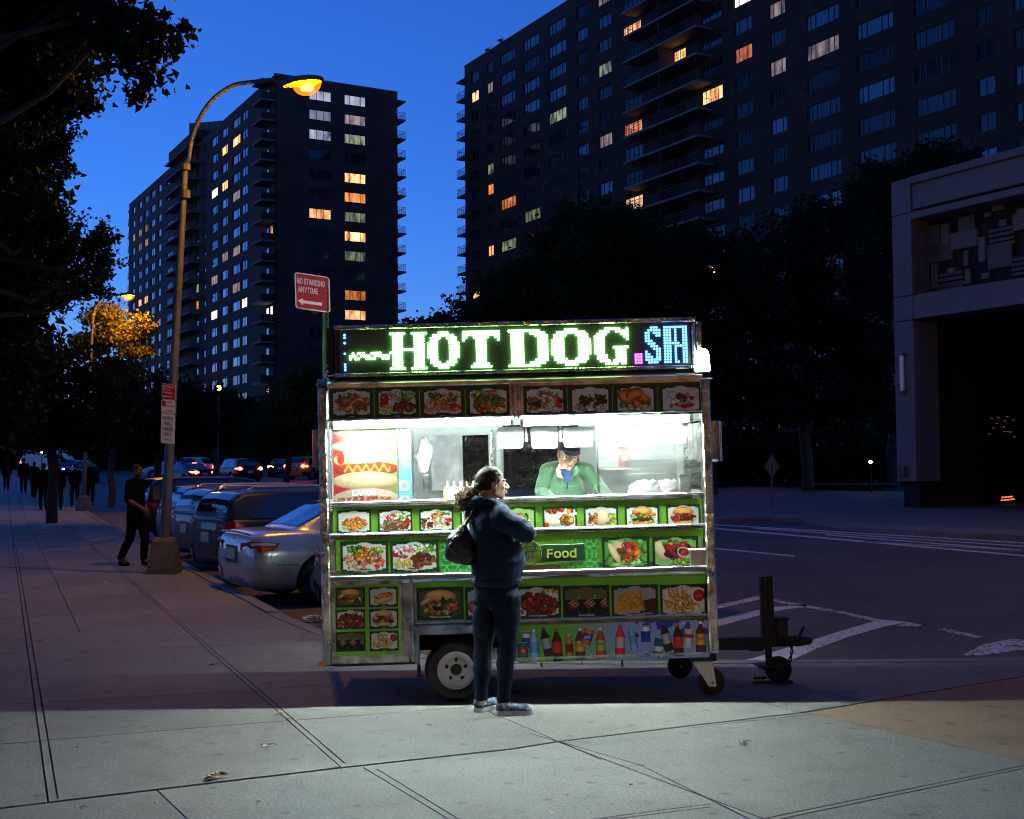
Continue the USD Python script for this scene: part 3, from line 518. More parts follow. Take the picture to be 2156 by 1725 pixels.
for q, sh in enumerate(shoots):
    up = q >= 9 and q < 23; Ys = Yg + rng.uniform(-1.2, 1.2); p = np.array([W(a, b, Ys + rng.uniform(-.25, .25)) for a, b in sh])
    t = np.linspace(0, len(p) - 1, 60); c = np.stack([np.interp(t, range(len(p)), p[:, k]) for k in range(3)], 1); c = np.apply_along_axis(lambda x: np.convolve(np.pad(x, 6, mode='edge'), np.ones(13) / 13, 'valid'), 0, c)
    br.append(tube(c[::6], np.linspace(.03, .006, 10), 5)); br.append(limb(gb + (.25, .15, rng.uniform(3, 7)), c[0], .06, .03, rng, .1, 5, 5)[0])
    m = 420 if not up else 260; k = rng.integers(0, 60, m); spread = np.interp(k, [0, 40, 59], [.26, .17, .05] if not up else [.11, .06, .012])[:, None]
    (fine if up else pts).append(c[k] + rng.normal(size=(m, 3)) * spread * np.array([1, 1.3, .8]))
    if up:                       # feathery side twigs
        for w in range(7):
            s0 = c[20 + w * 5]; d = c[min(59, 26 + w * 5)] - c[20 + w * 5]; d = d / (np.linalg.norm(d) + 1e-6); e = s0 + (d + rng.normal(size=3) * .4) * rng.uniform(.15, .34); k = rng.random(45)[:, None]; fine.append(s0 + (e - s0) * k + rng.normal(size=(45, 3)) * .035)
for (vx, vy, rx, ry, n) in ((-40, 60, 180, 140, 5200), (80, 10, 110, 60, 1800), (-20, 220, 110, 110, 3600), (90, 130, 60, 50, 900), (0, 400, 90, 110, 3000), (-60, 560, 140, 160, 4200), (50, 580, 70, 60, 1800), (-10, 720, 110, 90, 3000), (-60, 850, 130, 80, 2000)):
    c, r = ell(vx, vy, rx, ry, Yg + rng.uniform(-.5, 1.5), 1.3); d = rng.normal(size=(n // 28, 3)); d /= np.linalg.norm(d, axis=1, keepdims=True); cc = c + d * r * rng.uniform(.2, 1.0, (len(d), 1)) ** .5; k = rng.integers(0, len(cc), n); pts.append(cc[k] + rng.normal(size=(n, 3)) * .16)
obj('trunk', T(cat(*br), -gb), M['bark'], gk, smooth=40)
obj('crown', T(cat(leaves(np.vstack(pts), .095, rng, True, .2), leaves(np.vstack(fine), .06, rng, False, .2)), -gb), M['leaf_dark'], gk, kind='stuff')

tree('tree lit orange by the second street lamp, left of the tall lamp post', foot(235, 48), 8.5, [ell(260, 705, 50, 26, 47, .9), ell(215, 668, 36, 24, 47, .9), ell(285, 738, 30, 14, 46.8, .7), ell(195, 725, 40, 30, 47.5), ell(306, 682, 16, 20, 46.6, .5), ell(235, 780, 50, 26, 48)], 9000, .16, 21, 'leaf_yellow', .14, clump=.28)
tree('dark street tree behind the parked cars, left of the lamp post', foot(110, 38), 9, [ell(90, 800, 120, 90, 38), ell(30, 760, 100, 100, 39), ell(180, 850, 110, 90, 38), ell(60, 900, 140, 60, 38)], 9000, .19, 22, 'leaf_dark', .18)
tree('dark street tree with low crown behind the lamp post signs', foot(330, 52), 8, [ell(300, 850, 90, 70, 52), ell(360, 880, 90, 60, 52), ell(230, 830, 70, 60, 51), ell(290, 910, 120, 45, 52), ell(390, 840, 50, 40, 52)], 9000, .22, 23, 'leaf_dark', .18)
tree('dark tree below the left tower, behind the parked cars', foot(455, 74), 9, [ell(440, 895, 80, 45, 74), ell(500, 890, 60, 50, 74), ell(400, 850, 50, 40, 75), ell(470, 840, 40, 25, 75)], 7000, .3, 24, 'leaf_dark', .2)
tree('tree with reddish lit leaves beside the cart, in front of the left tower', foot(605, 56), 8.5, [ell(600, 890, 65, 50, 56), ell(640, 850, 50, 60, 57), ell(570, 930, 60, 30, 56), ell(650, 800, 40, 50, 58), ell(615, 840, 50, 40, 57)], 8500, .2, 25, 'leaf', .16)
tree('dark tree at the foot of the gap of sky, over the sign', foot(880, 90), 13, [ell(905, 700, 50, 40, 90), ell(940, 690, 45, 35, 90), ell(865, 720, 60, 45, 90), ell(912, 668, 9, 12, 90), ell(960, 660, 30, 40, 91)], 5000, .34, 26, 'leaf_dark', .2)
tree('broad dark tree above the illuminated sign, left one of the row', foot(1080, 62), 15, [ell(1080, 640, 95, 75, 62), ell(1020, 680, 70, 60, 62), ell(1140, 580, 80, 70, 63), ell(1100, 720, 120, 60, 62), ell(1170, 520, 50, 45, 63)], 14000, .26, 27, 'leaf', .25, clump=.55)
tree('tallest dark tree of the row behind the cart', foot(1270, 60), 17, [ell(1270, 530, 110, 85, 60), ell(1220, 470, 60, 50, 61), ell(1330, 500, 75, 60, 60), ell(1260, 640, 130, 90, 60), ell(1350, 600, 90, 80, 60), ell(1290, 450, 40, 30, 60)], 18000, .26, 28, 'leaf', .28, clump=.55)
tree('dark tree right of the bright globe lamp on the cart', foot(1500, 56), 14, [ell(1470, 560, 90, 80, 56), ell(1530, 640, 95, 90, 56), ell(1440, 520, 60, 45, 57), ell(1570, 560, 70, 60, 56), ell(1500, 760, 110, 90, 56), ell(1560, 850, 110, 90, 56)], 16000, .25, 29, 'leaf_dark', .26)
tree('tall black tree under the right tower, left of the stone building', foot(1700, 58), 17, [ell(1680, 520, 110, 80, 58), ell(1760, 470, 90, 70, 58), ell(1640, 640, 110, 100, 58), ell(1760, 640, 120, 110, 58), ell(1700, 800, 140, 110, 58), ell(1800, 760, 100, 120, 59), ell(1820, 880, 90, 70, 59)], 20000, .27, 30, 'leaf_dark', .3)
tree('black tree behind the stone pillar at right', foot(1880, 62), 17, [ell(1850, 420, 80, 70, 62), ell(1930, 400, 80, 60, 63), ell(1850, 560, 60, 110, 62), ell(1990, 340, 70, 45, 64)], 12000, .28, 31, 'leaf_dark', .3)
# low park hedge that closes the view along the far pavement
rng = np.random.default_rng(41); hp = []
for vx in np.arange(690, 1960, 14):
    Yh = 66 + rng.uniform(-2, 2); c, r = ell(vx, 985 + rng.uniform(-8, 8), 26, 62 + rng.uniform(-14, 20), Yh, 1.2); hp.append(c + np.clip(rng.normal(size=(260, 3)), -1.6, 1.6) * r * .62)
for vx in np.arange(-60, 700, 14):
    Yh = 118 + rng.uniform(-2, 2); c, r = ell(vx, 950 + rng.uniform(-8, 8), 28, 80 + rng.uniform(-10, 16), Yh, 2); hp.append(c + np.clip(rng.normal(size=(700, 3)), -1.7, 1.7) * r * .62)
hp2 = np.vstack(hp); far_ = hp2[:, 1] > 95; obj('hedge', cat(leaves(hp2[~far_], .34, rng), leaves(hp2[far_], .75, rng)), M['leaf_dark'], label='dark park shrubbery along the far side of the avenue', cat='shrubbery', kind='stuff')
M['lawn'] = mat('lawn', (.05, .085, .02), .9, color2=(.03, .05, .012), vscale=3)
lw = [W(1690, 1024, 60), W(1895, 1020, 58), W(1895, 1012, 66), W(1690, 1016, 68)]; zl = min(p[2] for p in lw)
obj('lawn', (np.array([[p[0], p[1], .62 + .01 * k] for k, p in enumerate(lw)]), np.array([[0, 1, 2], [0, 2, 3]])), M['lawn'], kind='structure')

# trees added out of view: their crowns cut sky light on the near pavement
tree('added tree cutting sky light on the near pavement, left of the viewer, out of the picture', (-9.5, 2.5, 0), 9, [((-6, 3, 7), (4, 3, 1.6)), ((-2.5, 1.5, 7.6), (3.4, 3, 1.5)), ((-9, 6, 6.8), (3, 2.5, 1.6)), ((-6, -2, 7.5), (4, 3, 1.8)), ((-1, -2.5, 8.2), (3, 3, 1.6))], 15000, .24, 51, 'leaf_dark', .22, clump=.8)
tree('added tree cutting sky light on the near pavement, right of the viewer, out of the picture', (8.5, 1.0, 0), 10, [((6, .6, 8), (3.4, 2.2, 1.6)), ((9, 3, 7.4), (3.4, 2.6, 1.6)), ((3, -1.5, 8.6), (3.4, 2.6, 1.5)), ((8, -5, 8), (4, 2.6, 1.8))], 12000, .24, 52, 'leaf_dark', .22, clump=.8)

tree('tall added tree cutting sky light from beyond the left edge of the picture, beside the pavement', (-16.5, 22.0, 0), 10, [((-14.8, 22, 8), (4.2, 4, 2.2)), ((-16, 26, 8.5), (3.6, 4, 2.2)), ((-15, 18, 7.6), (3.6, 3.4, 2))], 12000, .26, 53, 'leaf_dark', .24, clump=.8)  # this tree and the next are added out of view to hold back sky light
tree('added tree cutting sky light farther along beyond the left edge of the picture', (-22.5, 34.0, 0), 10, [((-21, 34, 8), (4.4, 4.5, 2.2)), ((-23, 40, 8.5), (4, 4.5, 2.2)), ((-19.5, 30, 7.6), (3.6, 3.4, 2))], 10000, .3, 54, 'leaf_dark', .24, clump=.8)

# ================================================================ FOOD CART
CL, CR = (.06, 8.65, 0.0), (0, -1.15, 1.3)
_A = trimesh.transformations.rotation_matrix(math.radians(CR[2]), (0, 0, 1)) @ trimesh.transformations.rotation_matrix(math.radians(CR[1]), (0, 1, 0)); _A[:3, 3] = CL; _Ai = np.linalg.inv(_A)
def c(vx, vy, y=0.0):
    """picture point -> cart x, z on the cart plane at depth y"""
    o = _Ai @ np.array([0, 0, EYE, 1.0]); d = _Ai[:3, :3] @ ray(vx, vy); k = (y - o[1]) / d[1]; return o[0] + d[0] * k, o[2] + d[2] * k
def cb(v0, v1, y0, y1, f=rb, **k):
    """box whose face nearest the viewer (depth y0) spans picture corners v0 and v1"""
    x0, z0 = c(*v0, y0); x1, z1 = c(*v1, y0)
    if abs(v1[0] - v0[0]) > 300: z1 = c(v0[0], v1[1], y0)[1]          # long pieces: the second height is read at the left end
    return f(x0, x1, y0, y1, min(z0, z1), max(z0, z1), **k)
def world(p): return (_A @ np.array([*p, 1.0]))[:3]
def ground_z(x): return x * math.tan(math.radians(CR[1]))        # local height of the pavement under the tilted cart
def metal(name, col, rough, swirl=0.0, scale=9.0, metal_=1.0):
    n = {'g': ('texture_coordinate', {}), 'p': ('principled_bsdf', dict(base_color=col, metallic=metal_)), 'n': ('noise_texture', dict(scale=6.0, detail=5.0)), 'mr': ('map_range', dict(from_min=.3, from_max=.7, to_min=rough * .7, to_max=rough * 1.5)), 'n2': ('noise_texture', dict(scale=3.0, detail=6.0, roughness=.7)), 'r': ('rgb_ramp', dict(ramp=[(.3, tuple(k * .6 for k in col)), (.55, col)]))}
    l = [('g.object', 'n.vector'), ('n.fac', 'mr.value'), ('mr.result', 'p.roughness'), ('g.object', 'n2.vector'), ('n2.fac', 'r.fac'), ('r.color', 'p.base_color')]
    if swirl:
        n['v'] = ('voronoi_texture', dict(scale=scale)); n['s'] = ('math', dict(math_type='multiply', value2=55.0)); n['w'] = ('math', dict(math_type='sine')); n['b'] = ('bump', dict(strength=swirl, distance=.004))
        l += [('g.object', 'v.vector'), ('v.distance', 's.value1'), ('s.value', 'w.value1'), ('w.value', 'b.height'), ('b.normal', 'p.normal')]
    return usdkit.material(stage, '/World/Looks/' + name, n, l, surface='p.BSDF')
M['steel'] = metal('steel', (.60, .60, .58), .28); M['swirl'] = metal('swirl_steel', (.62, .58, .53), .22, .4); M['chrome'] = metal('chrome', (.75, .75, .75), .14); M['tread'] = metal('tread_plate', (.5, .5, .48), .3, .9, 60.0)
M['steel_white'] = mat('steel_white', (.36, .39, .38), .35, .15, vary=.2, vscale=4, rough2=.5)
M['print'] = usdkit.material(stage, '/World/Looks/print', {'a': ('attribute', dict(attribute='paint')), 'p': ('principled_bsdf', dict(roughness=.38, specular_ior_level=.4))}, [('a.color', 'p.base_color')], surface='p.BSDF')
M['menu_green'] = mat('menu_green', (.21, .56, .045), .42, vary=.2, vscale=3, spec=.35); M['menu_dark'] = mat('menu_dark', (.012, .06, .022), .42); M['menu_line'] = mat('menu_line', (.11, .36, .09), .42); M['caption'] = mat('caption', (.75, .75, .72), .5); M['food_word'] = mat('food_word', (.52, .68, .10), .4)
M['foam'] = mat('foam', (.74, .75, .72), .55, vary=.08, vscale=5); M['red_can'] = mat('red_can', (.5, .03, .03), .35); M['plastic_bag'] = mat('plastic_bag', (.72, .72, .70), .3, vary=.3, vscale=14, bump=.02, bscale=18)
M['tube'] = glow('tube_glow', (.86, 1.0, .92), 740.0); M['tube_inner'] = glow('tube_inner_glow', (.88, 1.0, .95), 48.0); M['tube_rear'] = glow('tube_rear_glow', (.88, 1.0, .95), 120.0); M['globe'] = glow('globe_glow', (.86, 1.0, .93), 17.0)
cart = thing('food_cart', 'stainless steel street food cart with green menu pictures and a lit sign on its roof', 'food cart', None, CL, CR)

# ---- flat printed pictures: a fine sheet with a colour per vertex
class Print:
    def __init__(s, nx, nz, asp, seed):
        s.nx, s.nz = nx, nz; u, v = np.meshgrid(np.linspace(0, 1, nx + 1), np.linspace(0, 1, nz + 1)); s.u, s.v, s.asp = u.ravel(), v.ravel(), asp
        s.c = np.zeros((len(s.u), 3)); s.mask = np.ones(len(s.u), bool); s.r = np.random.default_rng(seed)
    def put(s, m, col): s.c[m & s.mask] = col
    def ell(s, x, y, rx, ry, col, a=0.0, shade=.25):
        dx, dy = (s.u - x) * s.asp, s.v - y; ca, sa = math.cos(a), math.sin(a); p, q = (dx * ca + dy * sa) / rx, (-dx * sa + dy * ca) / ry; d = p * p + q * q; m = (d < 1) & s.mask
        s.c[m] = np.asarray(col) * (1 + shade * (.4 - d[m]) - shade * .6 * q[m])[:, None]
    def ring(s, x, y, rx, ry, col, w=.25, a=0.0):
        dx, dy = (s.u - x) * s.asp, s.v - y; ca, sa = math.cos(a), math.sin(a); d = np.hypot((dx * ca + dy * sa) / rx, (-dx * sa + dy * ca) / ry); s.put(abs(d - 1) < w, col)
    def rect(s, x0, x1, y0, y1, col): s.put((s.u > x0) & (s.u < x1) & (s.v > y0) & (s.v < y1), col)
    def poly(s, P, col):
        P = np.asarray(P, float); m = np.zeros(len(s.u), bool)
        for (xa, ya), (xb, yb) in zip(P, np.roll(P, -1, 0)): m ^= ((ya > s.v) != (yb > s.v)) & (s.u < (xb - xa) * (s.v - ya) / (yb - ya + 1e-12) + xa)
        s.put(m, col); return m
    def bits(s, n, x, y, rx, ry, cols, size, el=2.0, ang=None):
        for _ in range(n):
            t, q = s.r.uniform(0, 2 * pi), math.sqrt(s.r.random()); col = np.asarray(cols[s.r.integers(len(cols))]) * s.r.uniform(.7, 1.2); z = size * s.r.uniform(.6, 1.3)
            s.ell(x + rx * q * math.cos(t), y + ry * q * math.sin(t), z * el, z, col, s.r.uniform(0, pi) if ang is None else ang + s.r.uniform(-.4, .4), .6)
    def plaque(s, dark=(.05, .22, .11)):
        s.c[:] = dark; X, Y = s.u - .5, s.v - .5; w = .45
        body = (abs(X) < w) & (abs(Y) < .36) | ((abs(X) < .36) & (abs(Y) < .40)) | ((X / .30) ** 2 + (Y / .47) ** 2 < 1)
        rim = (abs(X) < w + .018) & (abs(Y) < .385) | ((abs(X) < .378) & (abs(Y) < .425)) | ((X / .325) ** 2 + (Y / .495) ** 2 < 1)
        s.c[rim] = (.02, .09, .05); s.mask = body; s.put(body, (.86, .86, .85))
    def done(s, x0, x1, z0, z1, y, name, parent, label=None):
        v, f = grid_xz(x0, x1, z0, z1, s.nx, s.nz, y); col = np.clip(s.c + s.r.normal(size=(len(s.c), 1)) * .02, 0, 1) ** 2.0 * .88
        return obj(name, trimesh.Trimesh(v, f, process=False), M['print'], parent, label=label, col=col)
TAN, GOLD, BRN, DBR, ORG, RED, DRD, GRN, LGN, DGN, YEL, WHT, PUR, BLK = (.86, .68, .42), (.85, .58, .2), (.5, .3, .17), (.25, .14, .09), (.85, .45, .15), (.82, .15, .1), (.48, .1, .07), (.25, .5, .12), (.55, .72, .25), (.1, .27, .08), (.88, .75, .25), (.93, .93, .9), (.55, .2, .4), (.05, .04, .04)
def bun(p, x, y, rx, ry, col=TAN): p.ell(x, y, rx, ry, np.array(col) * .72, 0, .2); p.ell(x, y - ry * .14, rx * .93, ry * .8, col, 0, .35); p.ell(x - rx * .2, y - ry * .4, rx * .5, ry * .25, np.minimum(np.array(col) * 1.2, 1), 0, .1)
def food(p, k):
    if k == 'rice': p.bits(150, .35, .62, .32, .26, [ORG, (.8, .5, .3), TAN], .022, 2); p.bits(70, .55, .45, .3, .25, [ORG, BRN, GOLD, (.75, .35, .1)], .045, 1.6); p.bits(30, .3, .25, .16, .1, [GRN, LGN, DGN], .04, 1.5); p.bits(26, .78, .3, .14, .12, [LGN, GRN, YEL], .04, 1.6); p.bits(14, .8, .72, .12, .12, [RED, (.9, .4, .3)], .06, 1.3); p.ring(.72, .42, .1, .07, PUR, .2); p.ring(.5, .7, .09, .06, (.7, .4, .6), .2)
    elif k == 'lambrice': p.bits(40, .2, .4, .14, .2, [RED, (.7, .1, .1), WHT], .06, 1.4); p.bits(60, .68, .28, .26, .14, [LGN, GRN, WHT], .04, 2.2); p.bits(130, .3, .72, .24, .14, [YEL, (.8, .7, .2)], .018, 2); p.bits(40, .68, .62, .24, .16, [BRN, DBR, (.55, .22, .15)], .07, 1.9); p.bits(20, .42, .25, .12, .1, [WHT, (.9, .5, .4)], .05, 1.3)
    elif k == 'nuggets': p.bits(24, .5, .7, .35, .15, [LGN, WHT, YEL], .05, 1.4); p.bits(55, .52, .55, .32, .22, [ORG, GOLD, (.8, .42, .12)], .07, 1.15)
    elif k == 'salad': p.bits(24, .75, .6, .15, .22, [RED, DRD], .08, 1.2); p.bits(70, .62, .3, .28, .16, [LGN, GRN, WHT], .035, 2.4); p.bits(34, .42, .66, .32, .17, [BRN, (.45, .33, .25), (.6, .45, .35)], .07, 2.2); p.bits(12, .3, .3, .2, .12, [WHT, RED], .05, 1.4)
    elif k == 'combo': p.bits(30, .6, .25, .3, .14, [GRN, LGN, RED], .045, 1.6); p.bits(60, .58, .52, .27, .22, [GOLD, ORG, WHT], .045, 1.9); p.bits(24, .22, .6, .14, .22, [(.5, .4, .3), BRN, DBR], .06, 1.7); p.bits(14, .85, .55, .08, .2, [RED, DRD], .05, 1.3); p.ell(.75, .8, .12, .07, (.8, .9, .6))
    elif k == 'gyrosmall': p.c[p.mask] = (.55, .75, .4); p.ell(.35, .55, .3, .2, TAN, .6); p.bits(40, .55, .5, .25, .2, [RED, DBR, GRN, (.8, .3, .2)], .07, 1.5); p.ring(.55, .45, .16, .1, WHT, .12, .3); p.ring(.45, .35, .12, .08, PUR, .2)
    elif k == 'wrap': p.bits(16, .5, .16, .4, .1, [DGN, RED, ORG], .08, 1.4); p.ell(.4, .56, .52, .24, (.93, .88, .78), -.12, .3); p.bits(40, .68, .58, .17, .24, [LGN, GRN], .05, 1.4); p.bits(12, .72, .6, .17, .17, [GOLD, BRN, ORG], .1, 1.1); p.ell(.1, .76, .12, .11, RED); p.bits(4, .75, .45, .1, .1, [RED], .05, 1)
    elif k == 'shawarma': p.ell(.55, .5, .42, .34, (.9, .82, .66), .2, .3); p.bits(34, .28, .55, .14, .28, [WHT, (.7, .4, .2), BRN, ORG], .06, 1.4); p.bits(10, .85, .5, .08, .25, [RED, (.9, .4, .3), LGN], .09, 1.2); p.bits(16, .8, .78, .18, .08, [LGN, GRN], .05, 1.6)
    elif k == 'burger': bun(p, .5, .28, .42, .22, (.85, .62, .36)); p.bits(50, .5, .46, .37, .07, [LGN, GRN, (.8, .88, .5)], .045, 1.6); p.bits(8, .55, .4, .3, .05, [RED, ORG], .06, 2, 0); p.ell(.5, .6, .46, .09, (.3, .12, .1)); p.bits(26, .5, .7, .36, .05, [LGN, YEL, GRN], .04, 1.6); p.ell(.5, .8, .4, .09, (.85, .6, .34))
    elif k == 'philly': p.ell(.5, .5, .55, .34, (.88, .78, .66)); bun(p, .5, .3, .44, .2, (.9, .6, .3)); p.bits(60, .5, .56, .38, .13, [DRD, BRN, (.7, .2, .15), (.85, .7, .5), DBR], .06, 1.8); p.ell(.5, .79, .42, .1, (.88, .68, .46))
    elif k == 'sandwich': p.c[p.mask] = (.3, .32, .2); bun(p, .5, .32, .5, .24, (.88, .66, .36)); p.bits(70, .52, .6, .36, .18, [DBR, (.8, .35, .2), (.55, .45, .25), DGN, (.75, .7, .45)], .06, 2.4); p.ell(.2, .42, .2, .06, (.9, .75, .45), -.5)
    elif k == 'hotdog': p.ell(.5, .6, .5, .2, (.9, .72, .5), -.2, .3); p.ell(.5, .44, .52, .13, (.78, .28, .12), -.2, .5); p.put(abs(s_ := (p.v - (.44 - .22 * (p.u - .5)) - .05 * np.sin(p.u * 38))) < .03, YEL) if True else 0; p.ell(.5, .68, .48, .15, (.88, .66, .42), -.2, .3)
    elif k == 'eggs': p.bits(12, .35, .55, .2, .3, [RED, (.8, .3, .2), (.9, .6, .4)], .16, 1.1)
    elif k == 'kebab': p.bits(120, .5, .56, .46, .34, [(.55, .16, .1), DRD, (.68, .25, .13), DBR], .075, 1.4); p.bits(8, .75, .2, .2, .06, [WHT, LGN, YEL], .06, 1.2)
    elif k == 'shish':
        p.c[p.mask] = (.36, .36, .22); p.put(p.v > .42, (.03, .03, .03))
        for x in (.24, .58, .92): p.ell(x, .58, .18, .15, (.42, .18, .13), -.6, .6); [p.ell(x + .05 * q, .54 + .06 * q, .12, .012, (.85, .68, .6), -.6, 0) for q in (-1, 0, 1)]; p.ell(x + .1, .36, .07, .02, LGN, -1.0)
        p.bits(8, .6, .8, .3, .06, [GRN, (.3, .3, .3)], .02, 1.5)
    elif k == 'knish': p.c[p.mask] = (.62, .62, .66); p.poly([(.62, .5), (1, .4), (1, .85), (.6, .85)], (.22, .14, .1)); p.poly([(.12, .28), (.5, .22), (.62, .1), (.66, .4), (.72, .8), (.5, .78), (.06, .86)], (.83, .56, .2)); p.bits(70, .38, .5, .26, .26, [(.86, .6, .24), (.78, .5, .16)], .03, 1.4); p.poly([(.62, .14), (.66, .4), (.72, .8), (.6, .6)], (.66, .4, .12))
    elif k == 'fries':
        p.ell(.5, .62, .68, .34, WHT, 0, .1); p.bits(90, .45, .58, .38, .24, [(.9, .68, .3), GOLD, (.93, .76, .42), (.75, .5, .18)], .022, 6.0); p.bits(14, .4, .24, .2, .1, [GOLD, (.9, .7, .35)], .022, 6.0, 1.2); p.ell(.82, .36, .22, .24, WHT, .2, .1); p.ell(.83, .35, .18, .19, (.62, .06, .06), .2, .2); p.bits(5, .82, .36, .08, .08, [(.85, .4, .35)], .02, 2)
    elif k == 'gyro': p.c[p.mask] = (.32, .6, .25); p.bits(20, .5, .5, .5, .5, [(.4, .65, .3), (.55, .75, .45)], .14, 1.3); p.ell(.42, .5, .44, .3, (.92, .8, .6), .75, .3); p.bits(18, .5, .62, .26, .2, [LGN, GRN, DGN], .06, 1.5); p.bits(30, .58, .48, .2, .26, [(.78, .38, .15), BRN, RED, ORG], .075, 1.5); p.ring(.5, .28, .12, .09, PUR, .2, .4); p.ell(.26, .5, .1, .36, (.95, .84, .66), -.5, .2)
    elif k == 'lambgyro': p.c[p.mask] = (.5, .75, .4); p.ell(.22, .45, .2, .36, (.93, .84, .66), -.6, .3); p.bits(12, .5, .25, .24, .1, [LGN, GRN, RED], .07, 1.4); p.bits(20, .58, .45, .26, .2, [RED, DBR, (.75, .2, .12)], .1, 1.5); p.ring(.55, .42, .22, .17, PUR, .12, .2); p.ring(.68, .5, .2, .14, WHT, .1, .3); p.bits(12, .65, .8, .22, .08, [LGN, GRN], .06, 1.5)
    elif k == 'greens': p.bits(60, .5, .68, .4, .2, [WHT, (.8, .78, .7), (.6, .6, .55)], .05, 1.6); p.bits(70, .55, .5, .36, .2, [DGN, (.25, .3, .12), DBR, BRN], .045, 1.7)
    elif k == 'shrimp': p.bits(60, .5, .6, .4, .26, [LGN, WHT, GRN, (.8, .85, .7)], .06, 1.5); p.bits(12, .5, .35, .36, .2, [ORG, (.85, .4, .2), (.9, .55, .3)], .13, 1.9)
    elif k == 'peppers': p.bits(20, .5, .55, .34, .22, [WHT, (.7, .5, .4), BRN], .07, 1.6); p.ring(.3, .35, .14, .12, (.5, .75, .55), .16); p.bits(12, .6, .45, .2, .12, [(.45, .7, .5), DRD], .06, 1.6); p.ell(.66, .72, .24, .08, (.75, .12, .08), -.15)
    elif k == 'noodle': p.bits(120, .52, .5, .4, .3, [(.85, .6, .4), TAN, (.8, .42, .25), BRN, RED], .05, 2.2); p.bits(14, .3, .3, .18, .1, [GRN, WHT], .05, 1.6)
    elif k == 'roast': p.bits(30, .4, .3, .3, .15, [(.85, .4, .35), WHT, LGN], .07, 2.0); p.bits(40, .55, .55, .35, .22, [BRN, (.7, .4, .2), (.55, .5, .25), GRN], .1, 1.6); p.bits(20, .55, .8, .3, .08, [ORG, RED, TAN], .05, 2)
_pic = [0]
def picture(v0, v1, y, k, cap=None, lab=None, parent=None):
    _pic[0] += 1; x0, z1 = c(*v0, y); x1, z0 = c(*v1, y); asp = (x1 - x0) / (z1 - z0); p = Print(64, 46, asp, 100 + _pic[0]); p.plaque(); food(p, k)
    p.mask[:] = True; p.ell(.5, .9, .26, .05, (.1, .2, .12), 0, 0)
    q = p.done(x0, x1, z0, z1, y, 'menu_picture', parent or cart, lab)
    if cap: obj('caption', T(xz(text(cap, .0085 * (z1 - z0) / .16, (x1 - x0) * min(.45, .03 * len(cap)), .001), y - .0012), ((x0 + x1) / 2, 0, z0 + (z1 - z0) * .07)), M['caption'], q)
    return q
def panel(name, v0, v1, y, m, th=.006, parent=None, **k): return obj(name, cb(v0, v1, y, y + th), M[m], parent or cart, **k)

# ---- frame and shell
xl0, _ = c(676, 1100); xl1, _ = c(694, 1100); xr0, _ = c(1482, 1100); xr1, _ = c(1501, 1100)
zbot = c(690, 1395)[1]; zsh = c(1100, 1216)[1]; zct = c(1100, 1054)[1]; zhd = c(1100, 880)[1]; ztop = c(1100, 805)[1]
for x0, x1 in ((xl0, xl1), (xr0, xr1)): obj('corner_post', rb(x0, x1, -.066, .06, zbot - .01, ztop, .008), M['swirl'], cart)
for x0, x1 in ((xl0, xl0 + .05), (xr1 - .05, xr1)): obj('corner_post', rb(x0, x1, 1.42, 1.48, zbot, ztop), M['steel'], cart)
sx0, sx1 = xl0 + .008, xr1 - .008
xw0, zw = c(874, 1327, .02); xw1 = c(1090, 1400, .02)[0]
shell = m3.Manifold.cube([sx1 - sx0, 1.40, zsh - zbot - .02]).translate([sx0, .06, zbot]) - m3.Manifold.cube([xw1 - xw0, 1.8, zw - zbot + .1]).translate([xw0, -.2, zbot - .1])
obj('lower_body', shell, M['steel'], cart)
for x, yo in ((sx0, .75), (sx1 - .012, .3)): obj('side_wall', cat(bx(x, x + .012, .06, 1.42, zsh, zct + .03), bx(x, x + .012, .06, 1.42, zhd - .04, ztop), bx(x, x + .012, .06, yo, zct + .03, zhd - .04), bx(x, x + .012, 1.1, 1.42, zct + .03, zhd - .04)), M['steel_white'], cart)
obj('roof', rb(xl0 - .01, xr1 + .01, -.03, 1.5, ztop, ztop + .035, .008), M['steel'], cart)
ob = [(c(973, 917, 1.42), c(1031, 1037, 1.42)), (c(1058, 896, 1.42), c(1222, 1050, 1.42))]
bw, x = [], sx0
for (xa, za), (xb, zb_) in ob: bw += [bx(x, xa, 1.42, 1.44, zct - .3, ztop), bx(xa, xb, 1.42, 1.44, za, ztop), bx(xa, xb, 1.42, 1.44, zct - .3, zb_)]; x = xb
obj('back_wall', cat(*bw, bx(x, sx1, 1.42, 1.44, zct - .3, ztop)), M['steel_white'], cart)
for (xa, za), (xb, zb_) in ob: obj('window_frame', cat(bx(xa - .03, xa, 1.40, 1.418, zb_ - .03, za + .03), bx(xb, xb + .03, 1.40, 1.418, zb_ - .03, za + .03), bx(xa, xb, 1.40, 1.418, za, za + .03), bx(xa, xb, 1.40, 1.418, zb_ - .03, zb_)), M['steel_white'], cart)
obj('floor', bx(sx0 + .02, sx1 - .02, .1, 1.4, zbot + .02, zbot + .05), M['steel'], cart)
obj('ceiling', bx(sx0 + .015, sx1 - .015, .07, 1.41, ztop - .03, ztop - .005), M['steel_white'], cart)
obj('worktop', rb(sx0 + .015, sx1 - .015, .07, .55, zct - .06, zct - .035), M['steel_white'], cart)
obj('back_shelf', cat(rb(sx0 + .02, c(1040, 1000, 1.2)[0], 1.1, 1.41, zct - .10, zct - .07)), M['steel_white'], cart)

